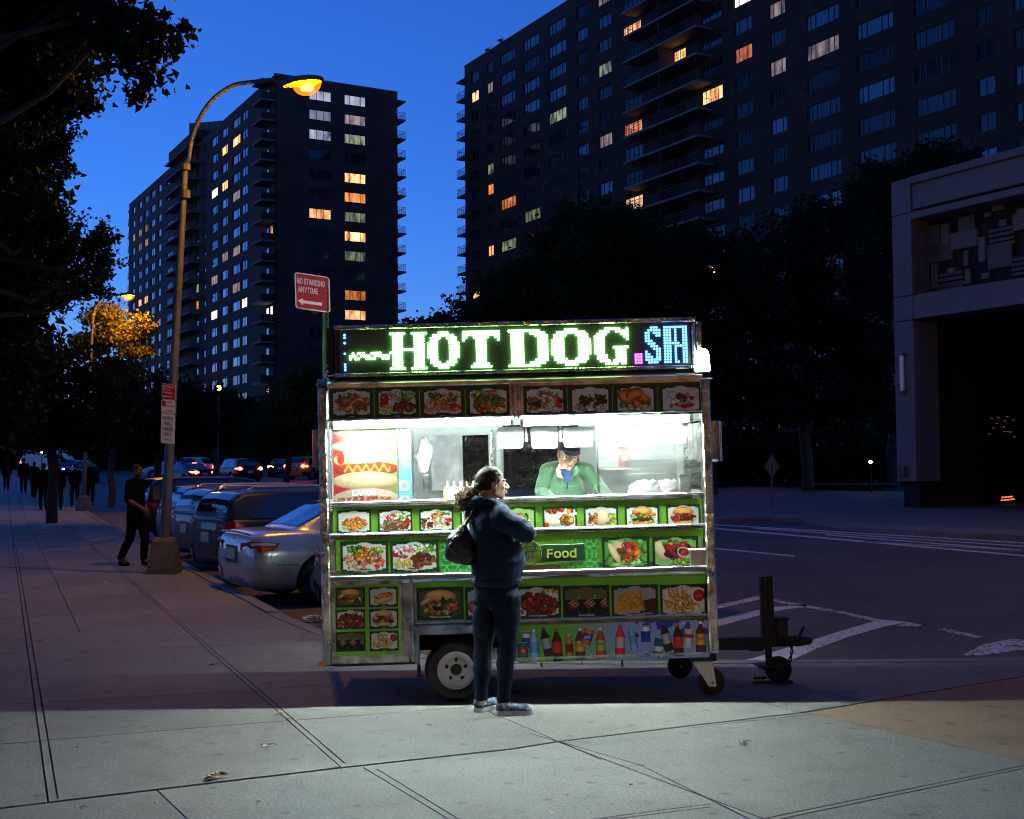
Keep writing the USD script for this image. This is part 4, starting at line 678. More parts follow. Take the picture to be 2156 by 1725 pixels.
# ---- lower front
obj('skirt', cat(cb((690, 1384), (862, 1395), -.006, .05), cb((862, 1222), (874, 1395), -.008, .05)), M['steel'], cart)
d = panel('cabinet_door', (694, 1226), (850, 1384), -.002, 'steel', .05)
obj('door_panel', cb((704, 1233), (846, 1378), -.006, -.002), M['menu_green'], d)
for (a, b, a1, b1, k) in ((704, 1236, 769, 1278, 'sandwich'), (774, 1235, 838, 1277, 'hotdog'), (704.5, 1283, 769, 1324, 'kebab'), (775, 1281.5, 839, 1323, 'philly'), (705, 1329.5, 770, 1371, 'shish'), (776, 1328, 840, 1370, 'fries')): picture((a + 2, b + 2), (a1, b1), -.0085, k, None, None, d)
obj('latch', cat(cb((852, 1300), (868, 1305), -.03, -.006), cb((855, 1296), (860, 1310), -.022, -.006), cb((861, 1318), (865, 1330), -.015, -.006)), M['chrome'], d)
lp = panel('menu_panel', (876, 1226), (1494, 1312), -.002, 'menu_green', .05)
for k, (a, f, cp) in enumerate(((876.5, 'sandwich', 'Italian Sausage'), (979, 'eggs', None), (1081.5, 'kebab', 'Chicken Kebab'), (1184, 'shish', 'Shish Kebab'), (1286.5, 'knish', 'Potato Knishes'), (1389, 'fries', 'French Fries'))):
    t = -.012 * (a - 876); picture((a, 1238 + t), (a + 100.5, 1304 + t), -.0048, f, cp, None, lp)
obj('trim', cat(cb((874, 1310), (1494, 1316), -.012, .05)), M['chrome'], cart)
obj('wheel_arch', cat(cb((870, 1318), (1092, 1332), -.014, .02), cb((872, 1332), (884, 1400), -.014, .02), cb((1080, 1332), (1090, 1392), -.014, .02)), M['tread'], cart)
obj('wheel_well', bx(xw0 + .01, xw1 - .01, .35, .40, zbot, zw), M['dark_gap'], cart)
# strip of printed bottles and cans
x0, z1 = c(1089, 1316, -.004); x1, z0 = c(1494, 1384, -.004); z1 -= .004
p = Print(520, 88, (x1 - x0) / (z1 - z0), 9); g = np.clip((p.u - .2) / .36, 0, 1)[:, None]; p.c = np.array((.36, .68, .2)) * (1 - g) + np.array((.52, .62, .86)) * g
nz_ = meshkit.fbm(np.stack([p.u * 14, p.v * 3, 0 * p.u], 1), 4, 3); p.put((p.u > .6) & (nz_ > .52) & (p.v < .42), (.12, .2, .62)); p.bits(260, .68, .86, .34, .1, [(.75, .83, .95), (.38, .5, .85), (.62, .72, .92)], .018, 1.1); p.bits(60, .75, .3, .25, .25, [(.7, .8, .95), (.3, .42, .8)], .012, 1.1)
def can(u, v, col, band, a=0.0, h=.46):
    w = h * .27; ca, sa = math.cos(a), math.sin(a); dx, dy = (p.u - u) * p.asp, p.v - v; q, r = dx * ca + dy * sa, -dx * sa + dy * ca
    m = (abs(q) < w) & (abs(r) < h / 2); sh = (.55 + .6 * (1 - (q / w) ** 2))[:, None]; p.c[m] = (np.asarray(col) * sh)[m]; p.c[m & (abs(r) > h * .46)] = (.75, .75, .78); m2 = m & (abs(r - band[3]) < band[4]); p.c[m2] = (np.asarray(band[:3]) * sh)[m2]
def bottle(u, v, liq, lab, cap, a=0.0, h=.78):
    ca, sa = math.cos(a), math.sin(a); dx, dy = (p.u - u) * p.asp, p.v - v; q, r = dx * ca + dy * sa, (-dx * sa + dy * ca) / h + .5
    w = .125 * np.interp(r, [0, .08, .14, .3, .42, .6, .68, .95, 1], [.36, .36, .40, .85, 1, .95, 1, 1, .85]) * (h / .78); m = (abs(q) < w) & (r > 0) & (r < 1); sh = (.5 + .65 * np.clip(1 - (q / w) ** 2, 0, 1))[:, None]
    for lo, hi, col in ((0, .09, cap), (.09, .4, liq), (.4, .74, lab), (.74, 1, liq)): mm = m & (r >= lo) & (r < hi); p.c[mm] = (np.asarray(col) * sh)[mm]
BLU, CAN, COLA = (.1, .2, .6), (.8, .8, .8), (.16, .1, .1)
can(.045, .4, BLU, (.85, .85, .9, -.12, .06)); bottle(.085, .54, (.55, .72, .9), (.35, .6, .8), WHT, 0, .86); can(.027, .7, (.12, .42, .2), (.75, .2, .2, -.02, .08), 0, .5)
bottle(.148, .45, COLA, (.6, .62, .66), (.3, .32, .36), -.2, .8); bottle(.205, .55, COLA, (.75, .12, .14), RED, -.05, .86); bottle(.268, .6, (.75, .42, .1), (.45, .12, .12), (.85, .7, .6), 0, .68)
bottle(.325, .54, (.3, .16, .1), (.88, .6, .15), WHT, 0, .84); can(.365, .36, (.75, .35, .2), (.2, .25, .6, 0, .09), .3, .5); bottle(.432, .54, (.8, .2, .12), (.55, .72, .25), (.8, .85, .85), 0, .84)
bottle(.535, .48, (.85, .14, .16), (.75, .66, .66), RED, .04, .84); bottle(.6, .42, (.45, .65, .85), (.3, .55, .78), (.5, .7, .9), -.15, .66); can(.67, .34, BLU, (.85, .85, .9, -.14, .06)); can(.735, .68, (.1, .3, .42), (.75, .85, .9, .06, .07), .18, .5)
bottle(.775, .42, COLA, (.6, .62, .66), (.3, .32, .36), -.22, .78); bottle(.838, .52, COLA, (.75, .12, .14), RED, -.04, .86); can(.892, .48, (.72, .74, .78), (.7, .2, .2, -.06, .05), .1, .5); bottle(.957, .46, (.25, .15, .1), (.88, .6, .15), WHT, 0, .86)
dp = p.done(x0, x1, z0, z1, -.004, 'drinks_strip', cart, 'printed strip of drink bottles and cans'); obj('strip_backing', bx(x0, x1, -.002, .05, z0, z1), M['menu_green'], cart)
def strip_word(s, u, v, h, m, w): obj('strip_word', T(xz(text(s, h, w, .0008), -.0048), (x0 + (x1 - x0) * u, 0, z1 - (z1 - z0) * v)), M[m], dp)
M['word_yellow'] = mat('word_yellow', (.6, .5, .1), .4); M['word_navy'] = mat('word_navy', (.03, .05, .16), .4)
for a in (('PEP', .045, .31, .022, 'caption', .042), ('PEP', .67, .24, .022, 'caption', .042), ('Snapple', .325, .6, .016, 'word_navy', .045), ('Snapple', .432, .58, .016, 'word_navy', .045), ('Snapple', .957, .52, .016, 'word_navy', .045), ('Spri', .735, .76, .026, 'caption', .05), ('SUNKIST', .365, .4, .018, 'caption', .042), ('Ale', .027, .7, .016, 'caption', .026), ('Coke', .892, .44, .014, 'word_navy', .03)): strip_word(*a)
obj('bottom_rail', cb((1086, 1384), (1496, 1392), -.006, .05), M['steel'], cart)
for vx in (1141, 1313): x, z = c(vx, 1392); obj('jack_pin', cyl((x, .1, z), (x, .1, z - .055), .008), M['black_metal'], cart)
x, z = c(1230, 1392); obj('hose_end', cyl((x, .2, z), (x, .2, z - .06), .003), M['black_metal'], cart)

# ---- waist shelf, the two upper picture rows
obj('waist_rail', cat(cb((693, 1214), (1494, 1221), -.046, .1), cb((694, 1221), (1492, 1226), -.036, .08)), M['chrome'], cart)
obj('lid_strip', cb((700, 1202), (1450, 1214), .045, .09), M['steel'], cart)
x0, z0 = c(1078, 1208, .03); x1, z1 = c(1450, 1214, .03); obj('lid_gap', bx(x0, x1, .035, .044, z0 - .012, z0 + .004), M['dark_gap'], cart)
def handle(va, vb, vy, vy1, y, r, name='handle', m='white_paint', out=.05):
    (xa, za), (xb, _), (_, zt) = c(va, vy, y), c(vb, vy, y), c(va, vy1, y); e = .25 * (xb - xa) * .4; P = [(xa, y + out, za), (xa, y, za), (xa + e * .3, y - .01, zt - .004), (xa + e, y - .015, zt), (xb - e, y - .015, zt), (xb - e * .3, y - .01, zt - .004), (xb, y, za), (xb, y + out, za)]
    obj(name, tube(P, r, 8), M[m], cart, smooth=50)
handle(1114, 1156, 1213, 1202, .0, .006); handle(1288, 1332, 1211, 1199, .0, .006)
for vx in (1240, 1246, 1252): x, z = c(vx, 1210, 0); obj('tap', cat(cyl((x, 0, z), (x, 0, z + .012), .003), ball((x, 0, z + .014), .006, 1)), M['chrome'], cart)
r2 = panel('menu_panel', (706, 1136), (1484, 1203), -.012, 'menu_green', .07)
picture((716, 1141.5), (818.5, 1206), -.0148, 'rice', 'Chicken over Rice', None, r2); picture((821, 1140.5), (924.5, 1204), -.0148, 'lambrice', 'Lamb over Rice', None, r2); picture((1267, 1132), (1368.5, 1197), -.0148, 'gyro', 'Chicken Gyro', None, r2); picture((1373, 1131), (1472, 1195.5), -.0148, 'lambgyro', 'Lamb Gyro', None, r2)
# arabesque ground, round emblem and the word
for va, vb, vt in ((928, 1022, 1142), (1180, 1262, 1136)):
    x0, z1 = c(va, vt, -.0135); x1, z0 = c(vb, vt + 62, -.0135); pp = Print(90, 66, (x1 - x0) / (z1 - z0), 77); pp.c[:] = (.12, .5, .24); t = ((pp.u if va < 1000 else pp.u))[:, None]; pp.c = np.array((.12, .5, .22)) * t + np.array((.36, .66, .2)) * (1 - t) if va > 1000 else np.array((.1, .48, .22)) * (1 - .4 * t) + np.array((.3, .6, .2)) * .4 * t
    for i in range(5):
        for j in range(3):
            cx, cy = (i + .5 * (j % 2)) / 4, j / 2; pp.ring(cx, cy, .26, .26, (.42, .78, .36), .06); pp.ring(cx, cy, .1, .1, (.42, .78, .36), .12)
    for q in (.25, .5, .75): pp.put(abs(pp.v - q) < .012, (.42, .78, .36))
    pp.done(x0, x1, z0, z1, -.0135, 'arabesque_panel', r2)
panel('word_ground', (1060, 1150), (1232, 1181), -.0155, 'menu_dark', .003, r2)
x0, z0 = c(1183, 1174, -.016); obj('menu_word', T(xz(text('Food', .060, .205, .003), -.016), (x0, 0, z0)), M['food_word'], r2); x0, z0 = c(1068, 1175, -.016); obj('menu_word', T(xz(text('Halal', .055, .16, .003), -.016), (x0 - .06, 0, z0)), M['food_word'], r2)
x0, z0 = c(1113, 1165, -.017); em = obj('round_emblem', T(xz(prism(Point(0, 0).buffer(.092), .004), -.016), (x0, 0, z0)), M['food_word'], r2); rg = np.random.default_rng(8)
st = [Point(0, 0).buffer(.088).difference(Point(0, 0).buffer(.080))] + [LineString([(a, b), (a + cc, b + dd), (a + cc + ee, b + dd * .6)]).buffer(.0035) for a, b, cc, dd, ee in zip(rg.uniform(-.05, .05, 13), rg.uniform(-.05, .045, 13), rg.uniform(-.012, .012, 13), rg.uniform(.02, .05, 13) * rg.choice([-1, 1], 13), rg.uniform(-.03, .03, 13))] + [LineString([(-.07, q), (.07, q + .01)]).buffer(.003) for q in (-.035, .005, .04)]
obj('emblem_strokes', cat(*[T(xz(prism(g, .0015), -.0202), (x0, 0, z0)) for g in getattr(unary_union(st).intersection(Point(0, 0).buffer(.089)), 'geoms', [unary_union(st)])]), M['menu_dark'], em)
obj('end_bracket', cb((694, 1137), (706, 1204), -.014, .08), M['steel'], cart); obj('end_bracket', cb((1474, 1128), (1484, 1200), -.014, .08), M['steel'], cart)
obj('middle_rail', cat(cb((694, 1124.5), (1492, 1130), -.018, .1), cb((694, 1130.5), (1490, 1136), -.014, .1)), M['chrome'], cart)
r1 = panel('menu_panel', (700, 1070), (1480, 1124), -.010, 'menu_green', .07)
for k, (f, cp) in enumerate((('nuggets', 'Shrimp over Rice'), ('salad', 'Lamb Salad'), ('combo', 'Combo Salad'), ('shrimp', None), ('gyrosmall', None), ('wrap', 'Falafel Sandwich'), ('shawarma', 'Shawarma Sandwich'), ('burger', 'Hamburger'), ('philly', 'Philly Cheese Steak'))):
    a = 708.5 + 86.7 * k; t = -.0165 * (a - 708); picture((a, 1075 + t), (a + 73.5, 1123.5 + t), -.0128, f, cp, None, r1)
obj('counter_rail', cat(cb((693, 1058), (1492, 1064.5), -.018, .1), cb((694, 1065.5), (1490, 1068), -.014, .1), cb((694, 1069), (1490, 1072), -.0115, .1)), M['chrome'], cart)
x, z = c(1211, 1062, -.03); obj('latch_pin', cat(cyl((x, -.03, z), (x, -.03, z - .10), .0035), rb(x - .006, x + .006, -.036, -.026, z - .1, z - .06, .002)), M['chrome'], cart)
for vx in (1262, 1463): x, z = c(vx, 1047, -.02); obj('glass_clip', cat(rb(x - .014, x + .014, -.034, .0, z - .004, z + .02, .003), cyl((x, -.02, z + .02), (x, -.02, z + .035), .006)), M['chrome'], cart)

# ---- header with its dim pictures, tubes, roof sign
h = obj('header', cb((690, 812), (1478, 886), -.095, .06), M['steel'], cart)
for (a, b, t) in ((693, 1074, 819), (1101, 1477, 813)): obj('header_panel', cb((a, t), (b, t + 64), -.099, -.095), M['menu_dark'], h)
for k, f in enumerate(('noodle', 'lambrice', 'rice', 'roast')):
    a = 696 + 96 * k; picture((a, 820 - .012 * 96 * k), (a + 88, 879 - .012 * 96 * k), -.1015, f, None, None, h); obj('header_stripe', cb((a + 90, 820), (a + 93, 878), -.1022, -.099), M['menu_green'], h) if k < 3 else None
for k, (f, cp) in enumerate((('combo', None), ('greens', None), ('shrimp', 'Fish over Rice'), ('peppers', 'Chicken Salad'))):
    a = 1104 + 95.3 * k; picture((a, 815 - .012 * 96 * k), (a + 87, 874 - .012 * 96 * k), -.1015, f, cp, None, h); obj('header_stripe', cb((a + 89, 815), (a + 92, 874), -.1022, -.099), M['menu_green'], h) if k < 3 else None
obj('header_rail', cat(cb((688, 808), (1480, 818), -.108, -.09), cb((688, 884), (1480, 888), -.112, -.09)), M['steel'], cart); obj('header_divider', cat(cb((1076, 812), (1084, 884), -.112, -.09), cb((1088, 812), (1098, 884), -.112, -.09)), M['swirl'], cart)
for a, b in ((704, 1072), (1104, 1449)):
    (xa, za), (xb, zb_) = c(a, 898 - .016 * (a - 704), -.06), c(b, 888, -.06); zt = za
    tl = obj('tube_lamp', T(lathe([(0, 0), (.017, .0), (.017, xb - xa), (0, xb - xa)], 14, 'x'), (xa, -.06, zt)), M['tube'], cart, smooth=40); [obj('tube_socket', rb(q, q + .03, -.082, -.03, zt - .02, zt + .03), M['white_paint'], tl) for q in (xa - .03, xb)]
    obj('lamp_tray', cat(bx(xa - .03, xb + .03, -.09, .02, zt + .030, zt + .036), bx(xa - .03, xb + .03, -.032, -.028, zt - .019, zt + .0299)), M['white_paint'], cart)
(xa, za), (xb, _) = c(720, 905, 1.3), c(1420, 905, 1.3); obj('tube_lamp', T(lathe([(0, 0), (.017, .0), (.017, xb - xa), (0, xb - xa)], 12, 'x'), (xa, 1.0, ztop - .06)), M['tube_inner'], cart)
(xa, za), (xb, _) = c(760, 905, 1.5), c(1420, 905, 1.5); obj('tube_lamp', T(lathe([(0, 0), (.017, .0), (.017, xb - xa), (0, xb - xa)], 12, 'x'), (xa, 1.52, ztop - .06)), M['tube_rear'], cart)
sgn = obj('sign_box', cb((704, 694), (1462, 790), -.02, .16), M['black_metal'], cart)
obj('sign_rail', cat(cb((702, 685.5), (1466, 695.5), -.034, .16), cb((702, 787), (1466, 795), -.034, .16), cb((1456, 678), (1466, 794), -.032, .16)), M['swirl'], cart); obj('sign_post', cat(cb((1466, 677), (1480, 796), -.01, .14)), M['swirl'], cart); obj('sign_end', cb((686, 690), (704, 790), .03, .16), M['black_metal'], cart)
obj('sign_stand', cat(cb((706, 796), (1462, 808), .02, .14)), M['black_metal'], cart)
led_board = obj('led_board', cb((714, 696), (1455, 786.5), -.024, -.02), mat('led_board', (.055, .062, .055), .5, vary=.3, vscale=60), sgn)
(xa, za), (xb, zb_) = c(725.5, 702, -.025), c(1446, 766.5, -.025); PX = (xb - xa) / 127; zr1 = c(827, 703.5, -.025)[1]; PZ = PX * 1.0
L_ = dict(H=['######..######'] + ['.####....####.'] * 5 + ['.############.'] + ['.####....####.'] * 6 + ['######..######'],
    O=['....####....', '..########..', '.####..####.', '.###....###.'] + ['####....####'] * 6 + ['.###....###.', '.####..####.', '..########..', '....####....'],
    T=['##############', '##############', '##..######..##', '#....####....#'] + ['.....####.....'] * 8 + ['....######....', '...########...'],
    Q=['.....#####.....', '..###########..', '.#####...#####.', '.####.....####.'] + ['#####.....#####'] * 6 + ['.####.....####.', '.#####...#####.', '..###########..', '.....#####.....'],
    D=['############...', '.#####..######.', '.#####....#####'] + ['.#####.....####'] * 8 + ['.#####....#####', '.#####..######.', '############...'],
    G=['....######..#', '..####..#####', '.####.....###', '####.......##', '####........#', '####.........', '####.........', '####...######', '####....####.', '####....####.', '.####...####.', '.####...####.', '..####.#####.', '....#####.##.'],
    s=['..###.', '.#####', '##.###', '##..##', '##....', '###...', '.###..', '..###.', '...###', '#...##', '##..##', '###.##', '######', '.####.'], h=['#########'] + ['###.#..##'] * 5 + ['######.##', '###.#####'] + ['###.#..##'] * 5 + ['###.##.##'])
dots = {'white': [], 'blue': [], 'violet': []}
def letter(k, c0, col='white'):
    for r, row in enumerate(L_[k]): dots[col] += [(c0 + i, r) for i, ch in enumerate(row) if ch == '#']
for k, c0 in (('H', 17), ('O', 31), ('T', 44), ('D', 61), ('Q', 77), ('G', 93)): letter(k, c0)
letter('s', 112, 'blue'); letter('h', 119, 'blue'); dots['violet'] = [(108 + i, 10 + j) for i in range(3) for j in range(4)]
dots['white'] += [(x, 7) for x in (3, 5, 6, 7, 10, 11, 12, 13, 17)] + [(x, 8) for x in (2, 3, 4, 6, 7, 8, 9, 11, 12, 13, 14, 15, 16)] + [(x, 9) for x in (2, 4, 5, 8, 9, 10, 11, 14, 15, 16)]; bl0 = [(0, r) for r in (0, 1, 3, 7, 11, 12, 13)]
M['led_white'] = glow('led_white', (.33, 1.0, .26), 18.0); M['led_blue'] = glow('led_blue', (.08, .28, 1.0), 5.5); M['led_violet'] = glow('led_violet', (.75, .1, 1.0), 4.0)
dot = trimesh.creation.icosphere(1, .0086); dot.vertices[:, 1] *= .7
def leds(name, D, m, label):
    obj(name, cat(*[T(dot, (xa + PX * i, -.0325, zr1 - PZ * j)) for i, j in D]), M[m], led_board, label=label, kind='stuff')
leds('lit_diodes', dots['white'], 'led_white', 'white green lit diodes spelling HOT DOG'); leds('lit_diodes', dots['blue'], 'led_blue', 'blue lit diodes spelling SH'); leds('lit_diodes', dots['violet'], 'led_violet', 'violet lit diodes of a dot'); leds('lit_diodes', bl0, 'led_blue', 'column of blue diodes at the left end')
x, z = c(1480, 797, -.03); gl = obj('globe_lamp', T(lathe([(0, .16), (.02, .158), (.038, .145), (.048, .12), (.052, .08), (.054, .0), (0, 0)], 20), (x, -.03, z + .052)), M['globe'], cart, smooth=50); obj('lamp_base', T(lathe([(0, 0), (.055, 0), (.055, .04), (.045, .05), (0, .05)], 18), (x, -.03, z)), M['black_metal'], gl, smooth=40); obj('lamp_bracket', rb(x - .06, x + .06, -.09, .06, z - .012, z), M['steel'], gl)
# gas fittings at the left roof corner
x, z = c(687, 812, .0); ga = obj('gas_regulator', T(lathe([(0, 0), (.045, 0), (.048, .02), (.03, .045), (.012, .05), (.012, .085), (.02, .09), (.02, .1), (0, .1)], 14), (x, -.02, z)), M['steel'], cart, smooth=35)
obj('pipe_fitting', cat(cyl((x - .055, -.02, z + .022), (x + .06, -.02, z + .022), .016), cyl((x - .06, -.02, z + .022), (x - .04, -.02, z + .022), .024), cyl((x + .05, -.03, z + .03), (x + .05, -.03, z - .01), .012)), M['steel'], ga)
obj('hose_coil', tube([(x + .014 * math.cos(t) + .004, -.02 + .014 * math.sin(t), z + .1 + .006 * t) for t in np.linspace(0, 4.2 * pi, 60)][:44], .0035, 6), M['steel'], ga, smooth=50)

# ---- side hatches folded down
x, z0 = c(1519, 972, .12); x2, z1 = c(1505, 886, .12); hs = obj('side_hatch', bx(xr1, x2 + .006, .1, .95, z0 + .02, z1), M['swirl'], cart); obj('hatch_rail', cat(rb(x2 + .008, x + .004, .1, .95, z0 - .002, z1 - .002, .004), rb(x2 + .02, x2 + .028, .09, .1, z0, z1)), M['chrome'], hs)
x, z0 = c(659, 985, .12); x2, z1 = c(668, 905, .12); hs = obj('side_hatch', bx(x2, xl0, .1, .95, z0 + .02, z1), M['swirl'], cart); obj('hatch_rail', rb(x, x2 - .002, .1, .95, z0, z1, .004), M['chrome'], hs)
x0, z0 = c(672, 1403, .02); x1, z1 = c(686, 1391, .02); obj('rear_marker', rb(x0, x1, -.02, .04, z0, z1, .004), mat('marker_orange', (.7, .16, .03), .25), cart); obj('rear_bumper', cat(cb((676, 1395), (735, 1402), .0, .08)), M['black_metal'], cart)
obj('bracket', cat(cb((716, 1395), (784, 1402), .04, .1)), M['black_metal'], cart); x, z = c(882, 1400, .02); obj('arch_strut', cat(bx(x - .012, x + .012, .0, .04, z - .07, z + .0), bx(x - .014, x + .03, .0, .05, z - .085, z - .07)), M['black_metal'], cart)
obj('chassis', cat(bx(sx0 + .05, xw0, .12, .18, zbot - .05, zbot - .001), bx(xw1, sx1 - .03, .12, .18, zbot - .05, zbot - .001), bx(sx0 + .05, sx1 - .03, 1.25, 1.31, zbot - .05, zbot - .001), bx(sx1 - .5, sx1 - .44, .181, 1.249, zbot - .05, zbot - .001)), M['black_metal'], cart)

# ---- wheels
def wheel(x, y, R, r, w, out):
    zc = ground_z(x) + R; a = lathe([(r, -w * .42), (r + .02, -w * .5), (R - .03, -w * .5), (R - .008, -w * .4), (R, -w * .25), (R, w * .25), (R - .008, w * .4), (R - .03, w * .5), (r + .02, w * .5), (r, w * .42)], 44, 'y', (x, y, zc)); t = obj('tyre', a, M['rubber'], cart, smooth=35)
    s = out
    pr = [(r + .004, -.03), (r + .006, -.055), (r - .002, -.058), (r - .012, -.045), (r - .018, -.02), (r - .032, -.012), (r * .62, -.006), (r * .55, -.022), (r * .34, -.03), (r * .30, -.026), (r * .30, 0), (r * .9, .02), (r + .004, .02)]
    rim = obj('rim', T(lathe([(a_, b_) for a_, b_ in pr], 40, 'y'), (x, y, zc)) if s > 0 else T(lathe([(a_, -b_) for a_, b_ in pr], 40, 'y'), (x, y, zc)), M['white_paint'], t, smooth=30)
    obj('hub', T(lathe([(0, .015), (r * .29, .015), (r * .27, .034), (0, .038)], 20, 'y'), (x, y, zc)), M['black_metal'], rim)
    for k in range(5): q = k * 2 * pi / 5 + pi / 2; obj('wheel_nut', T(lathe([(0, .0), (.015, .0), (.013, .03), (0, .03)], 8, 'y'), (x + r * .52 * math.cos(q), y, zc + r * .52 * math.sin(q))), M['black_metal'], rim)
    return zc
xk = c(960.5, 1408, .1)[0]; wheel(xk, .13, .222, .132, .16, -1); wheel(xk, 1.28, .222, .132, .16, -1); obj('axle', cyl((xk, .1, ground_z(xk) + .222), (xk, 1.3, ground_z(xk) + .222), .03), M['black_metal'], cart)
def caster(x, y, R, lean, m):
    zc = ground_z(x) + R; t = obj('caster', lathe([(.02, -.02), (R - .02, -.024), (R - .005, -.018), (R, 0), (R - .005, .018), (R - .02, .024), (.02, .02)], 32, 'y', (x, y, zc)), M['rubber'], cart, smooth=35)
    fk = []
    for s in (-1, 1): fk.append(T(xz(prism(Polygon([(-.022, -.02), (.022, -.022), (.05 + lean, .14), (-.07 + lean, .14)]).buffer(.006), .006), 0), (x, y + s * .034, zc)))
    obj('caster_fork', cat(*fk, rb(x - .08 + lean, x + .06 + lean, y - .05, y + .05, zc + .14, zc + .155, .004)), M[m], t); obj('caster_bolt', cyl((x, y - .052, zc), (x, y + .052, zc), .011), M['steel'], t)
    obj('caster_disc', lathe([(0, -.03), (R * .55, -.024), (R * .6, -.0235), (R * .6, .0235), (0, .03)], 28, 'y', (x, y, zc)), M['rubber'], t)
    obj('caster_plate', bx(x - .1 + lean, x + .08 + lean, y - .07, y + .07, zc + .157, zbot - .001), M['black_metal'], t)
xc = c(1503, 1433, .18)[0]; caster(xc - .01, .22, .098, -.05, 'white_paint'); caster(xc - .12, .95, .098, -.05, 'black_metal')

# ---- tow hitch
xh0, zh = c(1512, 1356, .7); xh1, _ = c(1712, 1352, .7); zt, zb_ = zh + .042, zh - .045
hb = obj('tow_bar', cat(rb(xh0 - .5, c(1612, 1356, .7)[0], .66, .74, zb_, zt, .006), rb(c(1575, 1356, .7)[0], c(1603, 1356, .7)[0], .655, .745, zb_ - .012, zt - .02, .006), rb(c(1605, 1356, .7)[0], c(1690, 1356, .7)[0], .67, .73, zb_ + .014, zt + .002, .008)), M['black_metal'], cart)
xq = c(1700, 1354, .7)[0]; obj('coupler', cat(T(m3_ := trimesh.convex.convex_hull(np.vstack([ball((xq, .7, zh + .005), (.04, .045, .03)).vertices, rb(c(1672, 1356, .7)[0], c(1678, 1356, .7)[0], .665, .735, zh - .035, zh + .04).vertices]))), T(tube([(xq - .06, .7, zh + .03), (xq - .045, .7, zh + .07), (xq - .02, .7, zh + .115)], [.012, .014, .008], 8))), M['black_metal'], hb)
x0, z0 = c(1605, 1348, .69); x1, z1 = c(1625.5, 1213, .69); jk = obj('jack_post', cat(rb(x0, x1, .66, .74, z0 - .02, z1, .006), rb(x0 - .004, x1 + .003, .655, .745, z1 - .06, z1 - .045, .003), cyl(((x0 + x1) / 2, .7, z0 - .02), ((x0 + x1) / 2, .7, c(1615, 1396, .69)[1]), .026)), M['black_metal'], cart)
xm = (x0 + x1) / 2; zj = c(1615, 1400, .69)[1]; zg = ground_z(xm + .05) ; obj('jack_plate', cat(rb(xm - .10, xm + .11, .6, .8, zj - .012, zj + .004, .003), rb(xm - .05, xm + .07, .64, .76, zj - .04, zj - .012, .01)), M['black_metal'], jk)
obj('jack_wheel', cat(lathe([(.02, -.025), (.085, -.025), (.1, -.012), (.1, .012), (.085, .025), (.02, .025)], 28, 'y', (xm + .07, .7, zg + .1)), T(prism(Polygon([(-.02, -.1), (.03, -.1), (.06, .06), (-.07, .06)]), .008), (xm + .05, .665, zg + .13), 0, pi / 2), rb(xm - .13, xm + .17, .66, .74, zg + .002, zg + .018, .004), rb(xm - .12, xm - .02, .69, .71, zg + .03, zg + .05)), M['rubber'], jk)
x0, z0 = c(1632, 1346, .69); x1, z1 = c(1657, 1300, .69); obj('battery_box', cat(rb(x0 + .006, x1 - .006, .64, .76, z0 + .01, z1 - .012, .005), rb(x0 - .004, x1 + .008, .635, .765, z1 - .012, z1, .003)), M['black_metal'], hb)
pc = [c(*q, .62) for q in ((1655, 1346), (1664, 1352), (1668, 1368), (1664, 1388), (1655, 1408), (1646, 1425), (1640, 1434))]; pc = np.array([(a, .62, b) for a, b in pc]); ch = []
for t in np.linspace(0, len(pc) - 1.01, 17):
    k = int(t); q = pc[k] + (pc[k + 1] - pc[k]) * (t - k); dd = pc[k + 1] - pc[k]; dd /= np.linalg.norm(dd); e = np.array([0, 1.0, 0]) if len(ch) % 2 else np.cross(dd, (0, 1, 0)); ch.append(tube([q + .021 * math.cos(s) * dd + .011 * math.sin(s) * e for s in np.linspace(0, 2 * pi, 11)], .0045, 5, False))
obj('chain', cat(*ch), M['black_metal'], hb)

# ---- service window: posts, posters, sliding glass
obj('window_post', cat(cb((693, 884), (699, 1052), .0, .03)), M['chrome'], cart); obj('window_post', cat(cb((1484, 884), (1489, 1048), .0, .03)), M['chrome'], cart); obj('window_post', cb((1031, 905), (1041, 1052), .12, .16), M['swirl'], cart); obj('window_post', cb((1042, 905), (1058, 1050), 1.36, 1.40), M['steel_white'], cart)
x0, z1 = c(700, 902, .06); x1, z0 = c(838, 1056, .06); pp = Print(150, 168, (x1 - x0) / (z1 - z0), 5); pp.c[:] = (.8, .1, .08); g = np.clip((pp.u - .2) / .8, 0, 1)[:, None]; pp.c = np.array((.82, .1, .08)) * (1 - g) + np.array((.55, .62, .3)) * g
def dog(y, h): pp.ell(.5, y - h * .55, .42, h * .55, (.93, .78, .55), 0, .2); pp.ell(.52, y, .43, h * .42, (.8, .22, .14), 0, .5); pp.put((abs(pp.v - y + h * .06 - h * .16 * np.sin(pp.u * 46)) < h * .085) & (abs(pp.u - .53) < .36), (.95, .78, .25)); pp.ell(.5, y + h * .62, .44, h * .5, (.95, .82, .62), 0, .3)
dog(.14, .17); dog(.56, .24); pp.ell(.5, .96, .45, .15, (.9, .85, .75), 0, .2); pp.bits(60, .5, .97, .42, .05, [RED, WHT, TAN], .02, 1.6); pp.put((pp.v > .93) & (pp.v < .965) & (abs(pp.u - .5) < .4) & (np.sin(pp.u * 60) > -.2), (.75, .2, .15)); pp.ell(.12, .4, .05, .09, RED)
pp.c = pp.c * .42; po = pp.done(x0, x1, z0, z1, .06, 'hot_dog_poster', cart); obj('poster_backing', bx(x0, x1, .062, .066, z0, z1), M['white_paint'], po)
M['poster_blue'] = mat('poster_blue', (.03, .13, .40), .4); M['poster_word'] = mat('poster_word', (.55, .72, .25), .4)
